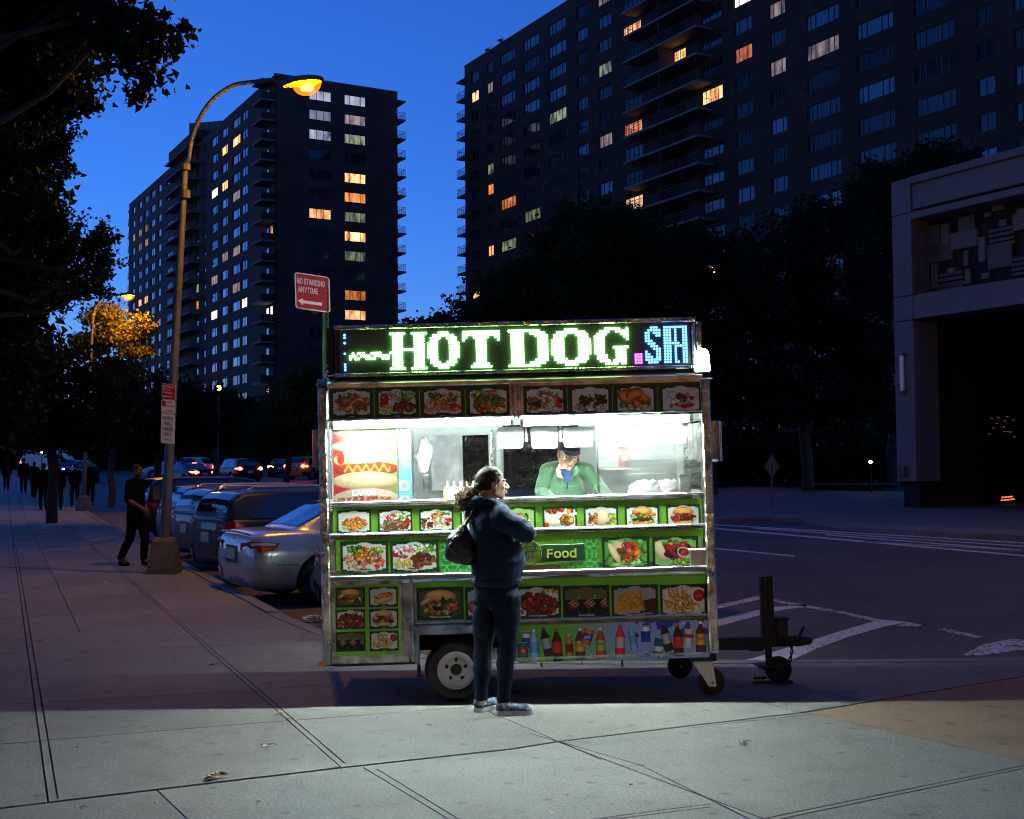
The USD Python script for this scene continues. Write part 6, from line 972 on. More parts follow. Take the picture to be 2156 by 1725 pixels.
# ---- passers-by far up the pavement (shade put into their coat and skin colours)
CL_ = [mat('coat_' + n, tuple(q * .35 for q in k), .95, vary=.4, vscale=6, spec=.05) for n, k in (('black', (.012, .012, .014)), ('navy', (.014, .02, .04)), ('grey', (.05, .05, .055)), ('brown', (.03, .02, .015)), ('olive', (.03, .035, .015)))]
def passer(label, vx, Y, h, yaw, cj, ct_, step=.18, bag=False, arms=.12, bent=False, skin='skin_shade'):
    z0 = float(rise(Y)); x = W(vx, 980, Y)[0]; t = thing('person', label, 'person', None, (x, Y, z0), (0, 0, math.degrees(yaw))); k = h / 1.75
    V = lambda a, b, cc: np.array([a, b, cc]) * k
    HA = orient(V(.03, 0, 1.63), 0, .08, 0, k * .98); s = step
    bodyc = chain([(V(0, 0, 1.5), .055 * k), (V(0, 0, 1.4), .08 * k), (V(0, 0, 1.2), .12 * k), (V(0, 0, .95), .13 * k)])
    lg_ = chain([(V(0, .09, .93), .085 * k), (V(s * .6, .09, .5), .058 * k), (V(s * .5, .09, .09), .042 * k), (V(s * .5 + .13, .1, .035), .035 * k)]) + chain([(V(0, -.09, .93), .085 * k), (V(-s * .2, -.09, .5), .058 * k), (V(-s * 1.2, -.09, .12), .042 * k), (V(-s * 1.2 + .12, -.1, .05), .035 * k)])
    ar = []
    for sd, q in ((1, -arms), (-1, arms)):
        w = V(q * 1.4 + (.18 if bent else .06), sd * .22, .98 if bent else .84); ar += [chain([(V(0, sd * .18, 1.42), .055 * k), (V(q * .6 - (.05 if bent else 0), sd * .24, 1.14), .043 * k), (w, .033 * k)])]; dd = np.array([.5 if bent else .15, 0, -.85]); n_ = np.array([1.0, 0, .2]); ar[-1] += chain([(w, .032 * k), (w + dd * .07, (.03, .018, .034))]) + [e for f in range(4) for e in chain([(w + dd * .075 + n_ * (.02 - .014 * f), .009), (w + dd * (.13 - .006 * abs(f - 1.4)) + n_ * (.02 - .014 * f), .0085), (w + dd * (.15 - .008 * abs(f - 1.4)) + n_ * (.024 - .014 * f), .008)])] + chain([(w + n_ * .03, .011), (w + dd * .07 + n_ * .05, .009)])
    bo_ = obj('body', skin_of([placed(q, HA) for q in head_parts()] + bodyc + lg_ + ar[0] + ar[1], .035, 3), M[skin], t, True)
    obj('hair', skin_of([placed(SPH((-.02, 0, .035), (.098, .08, .09)) - SPH((.085, 0, -.02), (.1, .11, .09)), HA)], .03, 1), M['hair'], t, True)
    jc = chain([(V(0, 0, 1.44), .09 * k), (V(0, 0, 1.3), (.13 * k, .19 * k, .14 * k)), (V(0, 0, 1.0), (.14 * k, .17 * k, .12 * k)), (V(0, 0, .9), (.145 * k, .175 * k, .05))])
    for sd, q in ((1, -arms), (-1, arms)): jc += chain([(V(0, sd * .17, 1.42), .075 * k), (V(q * .6 - (.05 if bent else 0), sd * .24, 1.14), .06 * k)] + ([] if bent else [(V(q * 1.3 + .05, sd * .22, .9), .048 * k)]))
    obj('jacket', skin_of(jc, .035, 4, None, .01, 3, 8), cj, t, True)
    obj('trousers', skin_of(chain([(V(0, 0, .98), (.13 * k, .16 * k, .1 * k)), (V(0, 0, .88), (.12 * k, .16 * k, .08 * k))]) + chain([(V(0, .09, .9), .1 * k), (V(s * .6, .09, .5), .075 * k), (V(s * .5, .09, .12), .06 * k)]) + chain([(V(0, -.09, .9), .1 * k), (V(-s * .2, -.09, .5), .075 * k), (V(-s * 1.2, -.09, .15), .06 * k)]), .035, 3, None, .008, 4, 8), ct_, t, True)
    for sd, fx in ((.09, s * .5), (-.09, -s * 1.2)): obj('shoe', skin_of(chain([(V(fx, sd, .05), .048 * k), (V(fx + .15, sd * 1.05, .035), .036 * k)]), .03, 2), CL_[0], t, True)
    return t
away = math.atan2(U[1], U[0]); near_ = away + pi
passer('person in dark clothes with bare forearm, walking beside the lamp post base', 287, 21.0, 1.72, -.35, CL_[0], CL_[0], .2, arms=.1, bent=True)
passer('person in black coat far up the pavement, leftmost of the pair in the lit patch', 92, 47, 1.76, away, CL_[0], CL_[0])
passer('person in navy jacket far up the pavement, right of the pair in the lit patch', 123, 46.5, 1.74, near_, CL_[1], CL_[0])
passer('person with pale sleeves right of the pair on the far pavement', 158, 49, 1.7, away + .3, CL_[2], CL_[0], skin='skin')
passer('person in blue denim at the right of the far group on the pavement', 190, 50, 1.8, near_, CL_[2], CL_[1], skin='skin')
passer('person farther off on the left, in front of the white van', 50, 62, 1.75, away, CL_[3], CL_[0])
passer('small dark person at the left edge of the far pavement', 14, 66, 1.72, near_, CL_[0], CL_[3])
passer('person in olive top walking beside the dark hedge far left', 72, 57, 1.66, away - .2, CL_[4], CL_[0])

# ================================================================ VEHICLES
from scipy.interpolate import PchipInterpolator
def paint(name, col, rough=.28, metal=.3, coat=1.0, spec=.5): return usdkit.material(stage, '/World/Looks/' + name, {'g': ('texture_coordinate', {}), 'n': ('noise_texture', dict(scale=2.5, detail=5.0)), 'r': ('rgb_ramp', dict(ramp=[(.3, tuple(k * .75 for k in col)), (.65, col)])), 'p': ('principled_bsdf', dict(metallic=metal, roughness=rough, coat_weight=coat, coat_roughness=.06, specular_ior_level=spec))}, [('g.object', 'n.vector'), ('n.fac', 'r.fac'), ('r.color', 'p.base_color')], surface='p.BSDF')
M['car_silver'] = paint('car_silver', (.42, .45, .48), .3, .6); M['car_black'] = paint('car_black', (.012, .013, .016), .35, 0.0, .45, .2); M['car_navy'] = paint('car_navy', (.012, .017, .03), .35, 0.0, .45, .2); M['car_white'] = paint('car_white', (.6, .6, .6), .4, 0); M['car_yellow'] = paint('car_yellow', (.62, .30, .03), .35, 0); M['car_blue'] = paint('car_blue', (.02, .03, .06), .35, 0.0, .45, .2)
M['car_glass'] = mat('car_glass', (.006, .007, .009), .05, spec=.9, coat=.5); M['lens_red'] = mat('lens_red', (.32, .01, .012), .12, coat=.6); M['lens_clear'] = mat('lens_clear', (.55, .55, .58), .15, coat=.6); M['plate'] = mat('plate', (.55, .52, .45), .5, vary=.3, vscale=40); M['alloy'] = mat('alloy', (.35, .36, .37), .35, .8); M['tail_glow'] = glow('tail_glow', (1, .035, .02), 26.0); M['head_glow'] = glow('head_glow', (1, .85, .6), 14.0); M['amber_glow'] = glow('amber_glow', (1, .45, .1), 5.0)
class Loft:
    """body of half-contours along the length; S(a, b) gives a point of the surface: a = length, b = 0 (belly) .. 1 (top)"""
    def __init__(s, secs):
        s.x = np.array([q[0] for q in secs], float); C = np.array([q[1] for q in secs], float); s.n = C.shape[1]; s.f = PchipInterpolator(s.x, C, axis=0); s.b = np.linspace(0, 1, s.n)
    def S(s, a, b):
        C = s.f(np.asarray(a, float)); g = PchipInterpolator(s.b, C, axis=1)(np.asarray(b, float)); return np.concatenate([np.broadcast_to(np.asarray(a, float)[:, None, None], g.shape[:2] + (1,)), g], -1)
    def mesh(s, na=50, nb=26):
        a = np.unique(np.concatenate([np.linspace(s.x[0], s.x[-1], na), s.x])); P = s.S(a, np.linspace(0, 1, nb)); L = P[:, 1:-1][:, ::-1].copy(); L[..., 1] *= -1; R = np.concatenate([P, L], 1); n, m = R.shape[:2]
        i, j = np.meshgrid(np.arange(n - 1), np.arange(m), indexing='ij'); k = (j + 1) % m; f = np.concatenate([np.stack([i * m + j, i * m + k, (i + 1) * m + k], -1).reshape(-1, 3), np.stack([i * m + j, (i + 1) * m + k, (i + 1) * m + j], -1).reshape(-1, 3)])
        v = np.vstack([R.reshape(-1, 3), R[0].mean(0), R[-1].mean(0)]); jj = np.arange(m); kk = (jj + 1) % m; f = np.vstack([f, np.stack([np.full(m, n * m), kk, jj], -1), np.stack([np.full(m, n * m + 1), (n - 1) * m + jj, (n - 1) * m + kk], -1)])
        t = trimesh.Trimesh(v, f, process=False); t.invert() if t.volume < 0 else None; return t
    def patch(s, a0, a1, b0, b1, side, off=.006, na=16, nb=8, mir=False, trim=None):
        a = np.linspace(a0, a1, na); b = np.linspace(b0, b1, nb); P = s.S(a, b)
        if trim: P = np.stack([s.S([t], np.linspace(*trim(t), nb))[0] for t in a])
        if mir: Q = P[:, ::-1].copy(); Q[..., 1] *= -1; P = np.concatenate([P, Q[:, 1:] if abs(b1 - 1) < 1e-6 else Q], 1)
        n, m = P.shape[:2]; i, j = np.meshgrid(np.arange(n - 1), np.arange(m - 1), indexing='ij'); k = i * m + j; f = np.concatenate([np.stack([k, k + 1, k + m + 1], -1).reshape(-1, 3), np.stack([k, k + m + 1, k + m], -1).reshape(-1, 3)]); t = trimesh.Trimesh(P.reshape(-1, 3), f, process=False)
        if side < 0 and not mir: t.vertices = t.vertices * [1, -1, 1]
        n_ = np.array(t.vertex_normals); cdir = np.array(t.vertices) - [P[..., 0].mean(), 0, .6]; sg = np.sign((n_ * cdir).sum(1).mean()); t.vertices = t.vertices + n_ * sg * off
        if sg < 0: t.invert()
        return t
def contour(zb, zt, wb, wm, wt): h = zt - zb; return [(0, zb), (wb * .8, zb), (wb, zb + .05), (wb + (wm - wb) * .7, zb + .2 * h), (wm, zb + .42 * h), (wm * .995, zb + .62 * h), (wt + (wm - wt) * .62, zb + .82 * h), (wt + (wm - wt) * .2, zt - .05 * h), (wt * .86, zt), (wt * .45, zt + .012), (0, zt + .016)]
def top_contour(z0, zt, w0, wt): h = max(zt - z0, .012); return [(0, z0), (w0 * .6, z0), (w0, z0 + .02 * h), (w0 + (wt - w0) * .35, z0 + .36 * h), (w0 + (wt - w0) * .75, z0 + .74 * h), (wt, z0 + .9 * h), (wt * .88, zt - .02 * h), (wt * .5, zt), (0, zt + .01)]
CARS = dict(
    sedan=dict(body=[(0, .42, .78, .50, .62, .52), (.05, .30, .90, .66, .76, .62), (.16, .22, .965, .74, .855, .70), (.4, .20, .985, .79, .895, .74), (.9, .2, .99, .83, .91, .80), (2, .2, .93, .85, .915, .84), (3.3, .2, .92, .85, .91, .82), (4.1, .22, .82, .80, .88, .72), (4.55, .25, .72, .70, .80, .60), (4.72, .36, .58, .5, .58, .44)],
        cab=[(.62, .96, .985, .70, .55), (.95, .96, 1.15, .76, .60), (1.35, .94, 1.34, .80, .57), (1.75, .92, 1.40, .82, .585), (2.4, .9, 1.42, .83, .59), (2.75, .9, 1.38, .83, .58), (3.2, .9, 1.14, .81, .60), (3.55, .9, .93, .78, .56)], rw=(.72, 1.38, .62), side=(1.25, 2.9), wheels=(.98, 3.72), R=.32, z=.78),
    suv=dict(body=[(0, .50, .95, .62, .74, .64), (.05, .36, 1.02, .76, .84, .76), (.15, .28, 1.05, .82, .90, .82), (.5, .26, 1.05, .86, .93, .86), (2, .26, 1.02, .88, .94, .87), (3.3, .26, 1.0, .88, .93, .85), (4.1, .28, .95, .83, .9, .76), (4.5, .3, .82, .72, .82, .62), (4.66, .42, .66, .5, .6, .45)],
        cab=[(.06, 1.03, 1.06, .76, .70), (.16, 1.03, 1.40, .82, .70), (.34, 1.03, 1.55, .85, .68), (.8, 1.02, 1.60, .86, .69), (2.2, 1.0, 1.60, .87, .69), (2.7, .99, 1.55, .87, .68), (3.2, .98, 1.25, .84, .66), (3.5, .97, 1.0, .8, .6)], rw=(.085, .30, .60), side=(.42, 2.9), wheels=(.95, 3.68), R=.36, z=.95),
    van=dict(body=[(0, .45, 1.2, .76, .86, .82), (.08, .36, 1.25, .86, .93, .9), (.5, .34, 1.25, .9, .97, .93), (3.5, .34, 1.2, .9, .97, .9), (4.6, .36, 1.05, .85, .93, .8), (5.0, .42, .8, .6, .75, .6)],
        cab=[(.02, 1.22, 1.9, .86, .76), (.2, 1.22, 2.0, .92, .8), (3.0, 1.2, 2.0, .93, .8), (3.6, 1.18, 1.9, .92, .78), (4.3, 1.1, 1.15, .88, .7)], rw=(.021, .1, .6), side=(2.6, 3.5), wheels=(1.0, 4.0), R=.36, z=1.0))
CARS['low_suv'] = dict(CARS['suv'], cab=[(q[0], q[1], q[1] + (q[2] - q[1]) * .78, q[3], q[4]) for q in CARS['suv']['cab']])
def car(label, kind, m, loc, yaw, glow_=None, rails=False, hero=False, front=False, group=None, cats='car', braking=False):
    D = CARS[kind]; t = thing('parked_car' if not glow_ else 'moving_car', label, cats, group, loc, (0, 0, math.degrees(yaw)))
    B = Loft([(q[0], contour(*q[1:])) for q in D['body']]); C = Loft([(q[0], top_contour(*q[1:])) for q in D['cab']])
    bm = B.mesh(60 if hero else 34, 40 if hero else 22); mm = m3.Manifold(m3.Mesh(np.asarray(bm.vertices, np.float32), np.asarray(bm.faces, np.uint32))); R = D['R']
    for xw in D['wheels']:
        for s in (-1, 1): mm = mm - m3.Manifold.cylinder(.5, R + .06, R + .06, 36).rotate([90, 0, 0]).translate([xw, s * .85 + .25, R + .01])
    me = mm.to_mesh(); bo = obj('body', trimesh.Trimesh(me.vert_properties[:, :3], me.tri_verts), m, t, smooth=32)
    obj('cabin', C.mesh(40 if hero else 26, 24 if hero else 14), m, t, smooth=35)
    r0, r1, rb0 = D['rw']; obj('rear_window', C.patch(r0, r1, rb0, 1, 1, mir=True, na=14, nb=10), M['car_glass'], t, True)
    s0, s1 = D['side']
    tr = lambda a: (.27, .27 + (.60 - .27) * min(1, max(.03, (a - s0) / .45), max(.03, (s1 - a) / .5)))
    sp = 2.0 if kind != 'van' else 3.0
    for s in (-1, 1):
        for (p, q) in ((s0, sp - .03), (sp + .03, s1)) if kind != 'van' else ((s0, s1),): obj('side_window', C.patch(p, q, .3, .6, s, trim=tr, na=16, nb=7), M['car_glass'], t, True)
    wx = D['cab'][-1][0]; obj('windscreen', C.patch(D['cab'][-3][0] + .05, wx - .06, .55, 1, 1, mir=True), M['car_glass'], t, True)
    for xw in D['wheels']:
        for s in (-1, 1):
            ty = obj('tyre', lathe([(R * .62, -.10), (R - .03, -.105), (R, -.08), (R, .08), (R - .03, .105), (R * .62, .10)], 32, 'y', (xw, s * .78, R)), M['rubber'], t, smooth=35); obj('rim', lathe([(0, -s * .0 - .075), (R * .3, -.085), (R * .56, -.07), (R * .64, -.1), (R * .64, .1), (R * .56, .07), (0, .075)], 24, 'y', (xw, s * .78, R)), M['alloy'], ty, smooth=35)
    zl = D['z']; w = D['body'][1][4]
    for s in (-1, 1):
        gm = M[glow_] if (glow_ and not front) else M['lens_red']
        if kind == 'sedan': L = trimesh.convex.convex_hull(np.array([(x, s * y, z) for x, y, z in ((-.012, .40, .74), (-.010, .42, .83), (.045, .70, .70), (.035, .70, .86), (.13, .85, .72), (.13, .83, .86), (.36, .905, .84), (.30, .91, .76), (.10, .60, .72), (.12, .55, .86))]))
        elif 'suv' in kind: L = trimesh.convex.convex_hull(np.array([(x, s * y, z) for x, y, z in ((-.008, .5, .88), (-.008, .5, .97), (.03, .78, .87), (.03, .78, .99), (.14, .91, .88), (.14, .90, 1.0), (.30, .935, .95), (.1, .5, .92))]))
        else: L = rb(-.02, .06, s * .72, s * .86, .9, 1.2, .02)
        tl = obj('tail_light', L, gm, t)
        if glow_ == 'tail_glow': obj('lens', ball((-.02, s * w * .82, zl), (.05, .15, .11), 2), M['tail_glow'], tl, True)  # oversized glowing ball: bloom of the tail light built as a shape
        if hero: obj('lens', trimesh.convex.convex_hull(np.array([(x, s * y, z) for x, y, z in ((.022, .74, .805), (.022, .74, .84), (.115, .862, .815), (.115, .858, .85), (.30, .918, .815), (.31, .913, .835))])), M['lens_clear'], tl)
        hx = D['body'][-2][0]; obj('headlight', ball((hx - .02, s * .6, D['body'][-2][2] - .06), (.14, .1, .06), 1), M[glow_] if (glow_ and front) else M['lens_clear'], t, True)
    if braking: obj('brake_bar', rb(r1 - .03, r1 + .02, -.14, .14, D['cab'][2][2] + .012, D['cab'][2][2] + .04), M[glow_], t)
    pz = .66 if kind == 'sedan' else .74
    obj('number_plate', rb(-.022, .0, -.155, .155, pz - .08, pz + .075, .004) if kind != 'sedan' else rb(-.03, -.005, -.155, .155, .60, .75, .004), M['plate'], t); obj('plate_recess', rb(-.006, .05, -.26, .26, pz - .12, pz + .13, .01), M['car_black'], t)
    obj('bumper', T(B.patch(.0, .5, .12, .36, 1, .012, mir=False), (0, 0, 0)), M['car_black'] if kind != 'sedan' else m, t, True); obj('bumper', B.patch(.0, .5, .12, .36, -1, .012), M['car_black'] if kind != 'sedan' else m, t, True)
    if rails:
        for s in (-1, 1): obj('roof_rail', tube([(.45, s * .60, D['cab'][3][2]), (.55, s * .60, D['cab'][3][2] + .05), (2.2, s * .60, D['cab'][3][2] + .05), (2.3, s * .60, D['cab'][3][2])], .018, 6), M['alloy'], t, smooth=40)
    if hero:
        for s in (-1, 1):
            obj('fuel_flap' if s < 0 else 'door_seam', tube([(1.75, s * .918, .3), (1.74, s * .925, .6), (1.6, s * .90, .9), (1.72, s * .82, .93)], .004, 4), M['dark_gap'], t)
            obj('bumper_seam', tube([tuple(B.S([a], [b])[0, 0] * [1, s, 1] + [0, s * .003, 0]) for a, b in ((.28, .62), (.25, .50), (.27, .43), (.45, .415), (.62, .41))], .0035, 4), M['dark_gap'], t)
        obj('boot_seam', tube([(-.002, -.42, .585), (-.004, 0, .58), (-.002, .42, .585)], .005, 5), M['dark_gap'], t); obj('badge', ball((.035, 0, .87), (.012, .05, .03), 1), M['alloy'], t)
        obj('boot_lip', tube([(.05, -.66, .945), (.03, -.3, .965), (.028, 0, .968), (.03, .3, .965), (.05, .66, .945)], .014, 6), m, t, smooth=50)
    return t
a30 = math.radians(30)
gp = 'cars parked at an angle along the kerb'
zr_ = ROAD + .001
car('silver sedan parked beside the cart, rear corner and tail light towards the kerb', 'sedan', M['car_silver'], (-3.80, 16.75, zr_), a30, hero=True, group=gp)
car('black car squeezed between the silver sedan and the cart', 'sedan', M['car_black'], (-1.98, 13.75, zr_), a30, group=gp)
car('dark blue minivan with red tail light behind the silver sedan', 'low_suv', M['car_navy'], (-4.85, 19.55, zr_), math.radians(34), rails=True, group=gp)
car('black utility vehicle with roof rails behind the lamp post', 'low_suv', M['car_black'], (-5.95, 22.4, zr_), math.radians(33), rails=True, group=gp)
car('dark car with blue sheen on its roof, farthest of those parked behind the lamp post', 'low_suv', M['car_blue'], (-7.1, 25.4, zr_), math.radians(32), group=gp)
car('dark car far down the kerb in the tree shade', 'suv', M['car_black'], (-9.3, 30.6, zr_), math.radians(32), group=gp)
au = math.atan2(U[1], U[0])
def road_at(vx, Y): p = W(vx, 980, Y); return (p[0], Y, ROAD + float(np.minimum(rise(Y), 1.8)) + .002)
gm = 'cars moving on the avenue'
car('white utility car crossing behind the lamp post', 'suv', M['car_white'], road_at(440, 84), math.radians(168), 'tail_glow', group=gm)
car('dark car with glowing red tail lights just right of the lamp post', 'sedan', M['car_navy'], road_at(432, 76), au + .35, 'tail_glow', group=gm, braking=True)
car('black car with two bright red tail lights halfway to the cart', 'suv', M['car_black'], road_at(527, 78), au + .2, 'tail_glow', group=gm, braking=False)
car('yellow taxi just left of the cart', 'suv', M['car_yellow'], road_at(620, 84), au - .75, 'tail_glow', group=gm, cats='taxi')
car('dark car beside the yellow taxi, farther left', 'sedan', M['car_black'], road_at(588, 90), au - .3, 'amber_glow', group=gm)
car('white van far down the street at the left edge', 'van', M['car_white'], road_at(50, 100), .08, 'tail_glow', group=gm, cats='van')
car('far car with its headlight on, right of the white van', 'sedan', M['car_black'], road_at(118, 92), au + pi + .2, 'head_glow', front=True, group=gm)
car('far car with one headlight visible among the people', 'sedan', M['car_black'], road_at(182, 84), au + pi - .1, 'head_glow', front=True, group=gm)

# ================================================================ LAMPS, SIGNS, SMALL THINGS
M['pole'] = mat('pole_paint', (.13, .13, .14), .5, .3, vary=.35, vscale=4, rough2=.7); M['sodium'] = glow('sodium', (1.0, .42, .00012), 5000.0)
M['sodium_dim'] = glow('sodium_dim', (1.0, .42, .00012), 1900.0)
M['bowl'] = usdkit.material(stage, '/World/Looks/lamp_bowl', {'e': ('emission', dict(color=(1.0, .12, .004), strength=3.4)), 't': ('transparent_bsdf', {}), 'm': ('mix_closure', dict(fac=.45))}, [('t.BSDF', 'm.closure1'), ('e.emission', 'm.closure2')], surface='m.closure')
def street_lamp(label, base, top, arm, Y_note=None, power='sodium'):
    """tapered pole on a boxed base, curved arm, cobra head with a lit bowl"""
    t = thing('street_lamp', label, 'street lamp', 'street lamps', base); h = top[2] - base[2]; q = np.asarray(top) - base
    obj('base_box', cat(trimesh.convex.convex_hull(np.array([(x * s, y * s, z) for s, z in ((.22, 0), (.22, .08), (.17, .12), (.155, .5), (.12, .56)) for x in (-1, 1) for y in (-1, 1)]))), M['pole'], t)
    obj('pole', tube([(0, 0, .5), q * .5 + (0, 0, .25), q], [.085, .068, .05], 12), M['pole'], t, smooth=40)
    a = [np.asarray(p) - base for p in arm]; k = np.linspace(0, len(a) - 1, 40); f = PchipInterpolator(range(len(a)), np.array(a)); obj('arm', tube(f(k), np.linspace(.042, .03, 40), 9), M['pole'], t, smooth=50); [obj('clamp', cyl(q - (0, 0, lo), q - (0, 0, hi), .085, None, 10), M['pole'], t) for lo, hi in ((.55, .42), (.1, 0))]
    e = a[-1]; d = a[-1] - a[-2]; d[2] = 0; d /= np.linalg.norm(d); R = np.eye(4); R[:3, 0] = d; R[:3, 1] = np.cross((0, 0, 1), d); R[:3, 3] = e
    hd = ball((0, 0, 0), 1, 3); v = np.array(hd.vertices); v = v[:] * [.40, .17, .085]; v[:, 2] = np.maximum(v[:, 2], -.035); v[:, 1] *= np.interp(v[:, 0], [-.4, 0, .4], [.55, 1, .9]); hd.vertices = v + [.3, 0, .02]; ho_ = obj('lamp_head', hd.apply_transform(R), M['pole'], t, smooth=50)
    bw_ = ball((0, 0, 0), 1, 3); v = np.array(bw_.vertices) * [.24, .16, .18]; v[:, 2] = np.minimum(v[:, 2], .0); bw_.vertices = v + [.40, 0, -.022]; lb = obj('glass_bowl', bw_.apply_transform(R), M['bowl'], ho_, smooth=60); obj('lit_bulb', T(ball((0, 0, 0), (.11, .07, .06), 2), (.41, 0, -.085)).apply_transform(R), M[power], ho_, True)
    return t
Yp = 19.5; pb = np.array([*G(346, 1199)[:2], 0.0]); pb = np.array([W(346, 1199, Yp)[0], Yp, 0.0])
ar_ = [W(388, 352, Yp), W(397, 335, Yp - .02), W(402, 300, Yp - .05), W(420, 250, Yp - .15), W(455, 203, Yp - .3), W(505, 176, Yp - .45), W(560, 169, Yp - .6), W(600, 181, Yp - .75)]
lamp1 = street_lamp('tall curved street lamp with bright orange head, standing on the pavement beside the parked cars', pb, W(390, 346, Yp), [np.array([ar_[0][0], Yp, ar_[0][2] - .5])] + ar_)
b2 = np.array([W(176, 980, 46)[0], 46, float(rise(46))]); street_lamp('second street lamp farther off at left, glowing over the orange tree', b2, W(196, 660, 46), [W(196, 672, 46), W(205, 640, 46), W(222, 624, 45.8), W(240, 620, 45.6), W(252, 623, 45.5)])
lb3 = np.array([8.4, -3.2, 0.0]); street_lamp('street lamp of the same kind on the near pavement, behind the viewer', lb3, lb3 + (0, 0, 8.2), [lb3 + k for k in ((0, 0, 7.8), (-.1, .1, 8.5), (-.5, .5, 9.0), (-1.3, 1.2, 9.1), (-1.7, 1.6, 9.0))])
lb4 = np.array([-3.5, -10.2, 0.0]); street_lamp('added unseen street lamp warming the brick block behind the viewer, left one', lb4, lb4 + (0, 0, 6.2), [lb4 + k for k in ((0, 0, 5.8), (.1, -.02, 6.5), (.5, -.06, 6.9), (1.2, -.1, 7.0), (1.6, -.12, 6.9))], power='sodium_dim')  # added out of view to turn the brick block orange
lb5 = np.array([5.5, -10.4, 0.0]); street_lamp('added unseen street lamp warming the brick block behind the viewer, right one', lb5, lb5 + (0, 0, 6.2), [lb5 + k for k in ((0, 0, 5.8), (.1, -.02, 6.5), (.5, -.06, 6.9), (1.2, -.1, 7.0), (1.6, -.12, 6.9))], power='sodium_dim')  # added likewise, unseen, for warm light off the brick
lb6 = np.array([15.2, 29.6, 0.0]); street_lamp('street lamp across the avenue, just beyond the right edge of the picture', lb6, lb6 + (0, 0, 8.0), [lb6 + k for k in ((0, 0, 7.6), (-.1, -.1, 8.3), (-.5, -.5, 8.8), (-1.2, -1.1, 8.9), (-1.6, -1.5, 8.8))], power='sodium_dim')
def plate(name, corners, Y0_, m, border=None, parent=None, th=.004, label=None):
    """flat sign plate through picture corners (tl, tr, br, bl) at the given distances"""
    P_ = np.array([W(*q, y) for q, y in zip(corners, Y0_)]); n = np.cross(P_[1] - P_[0], P_[3] - P_[0]); n /= np.linalg.norm(n); n *= -np.sign(n @ (P_[0] - [0, 0, EYE])); return P_, n
def sign(parent, name, corners, Ys, face, border, items, thick=.004, bw_=.045):
    P_, n = plate(name, corners, Ys, face); u = P_[1] - P_[0]; w = P_[3] - P_[0]; wl, hl = np.linalg.norm(u), np.linalg.norm(w); u, w = u / wl, -w / hl
    F = np.eye(4); F[:3, 0], F[:3, 1], F[:3, 2], F[:3, 3] = u, w, n, P_[3]
    s = obj(name, prism(sbox(0, 0, wl, hl).buffer(-.03).buffer(.03), thick).apply_transform(F), M[border], parent)
    G_ = F.copy(); G_[:3, 3] += n * (thick - .001); obj('face', prism(sbox(0, 0, wl, hl).buffer(-bw_ * wl).buffer(-.02).buffer(.02), .002).apply_transform(G_), M[face], s)
    G2 = F.copy(); G2[:3, 3] += n * (thick + .0012)
    for it in items:
        if it[0] == 't': _, tx, cx, cy, h, ww, mm = it; g = T(text(tx, h * hl, ww * wl, .0015), (cx * wl, (1 - cy) * hl, 0))
        else: _, pts_, mm = it; g = prism(Polygon([(a * wl, (1 - b) * hl) for a, b in pts_]), .0015)
        obj('lettering' if it[0] == 't' else 'arrow', g.apply_transform(G2), M[mm], s)
    return s
M['sign_red'] = mat('sign_red', (.42, .02, .04), .35, vary=.15, vscale=5); M['sign_white'] = mat('sign_white', (.72, .70, .70), .4, vary=.12, vscale=5); M['sign_black'] = mat('sign_black', (.02, .025, .03), .5)
Yn = 11.6
ns = thing('parking_sign', 'red NO STANDING ANYTIME sign with left arrow on a green post behind the cart', 'sign')
sign(ns, 'sign_plate', ((620, 573), (693.5, 584), (694.5, 656), (622, 649)), (Yn, Yn + .12, Yn + .12, Yn), 'sign_red', 'sign_white', [('t', 'NO STANDING', .46, .30, .15, .80, 'sign_white'), ('t', 'ANYTIME', .37, .53, .15, .56, 'sign_white'), ('p', ((.07, .78), (.22, .70), (.22, .755), (.76, .755), (.76, .835), (.22, .835), (.22, .89)), 'sign_white')], bw_=.03)
x_, Yb = W(685, 900, Yn + .1)[0], Yn + .1; pz = W(690, 600, Yb); M['post_green'] = mat('post_green', (.06, .16, .09), .45, .4, vary=.4, vscale=8)
po_ = obj('post', cat(bx(x_ - .028, x_ - .016, Yb, Yb + .03, ROAD, pz[2]), bx(x_ + .016, x_ + .028, Yb, Yb + .03, ROAD, pz[2]), bx(x_ - .0159, x_ + .0159, Yb + .026, Yb + .03, ROAD, pz[2])), M['post_green'], ns)
obj('post_holes', cat(*[T(lathe([(0, -.001), (.006, -.001), (.006, .001), (0, .001)], 8, 'y'), (x_ + .022, Yb - .001, z)) for z in np.arange(1.6, pz[2], .05)]), M['dark_gap'], po_, kind='stuff')
lg_ = thing('parking_sign', 'stack of three signs clamped to the street lamp pole, red above white', 'sign'); Yq = Yp - .12
sign(lg_, 'sign_plate', ((341, 807), (370.5, 811), (370, 843), (340.5, 840)), (Yq,) * 4, 'sign_red', 'sign_white', [('t', 'NO STANDING', .47, .24, .13, .78, 'sign_white'), ('t', '7AM - 7PM', .35, .42, .10, .5, 'sign_white'), ('t', 'Except Sunday', .42, .60, .10, .62, 'sign_white'), ('p', ((.08, .80), (.16, .74), (.16, .78), (.7, .78), (.7, .84), (.16, .84), (.16, .88)), 'sign_white')], bw_=.03)
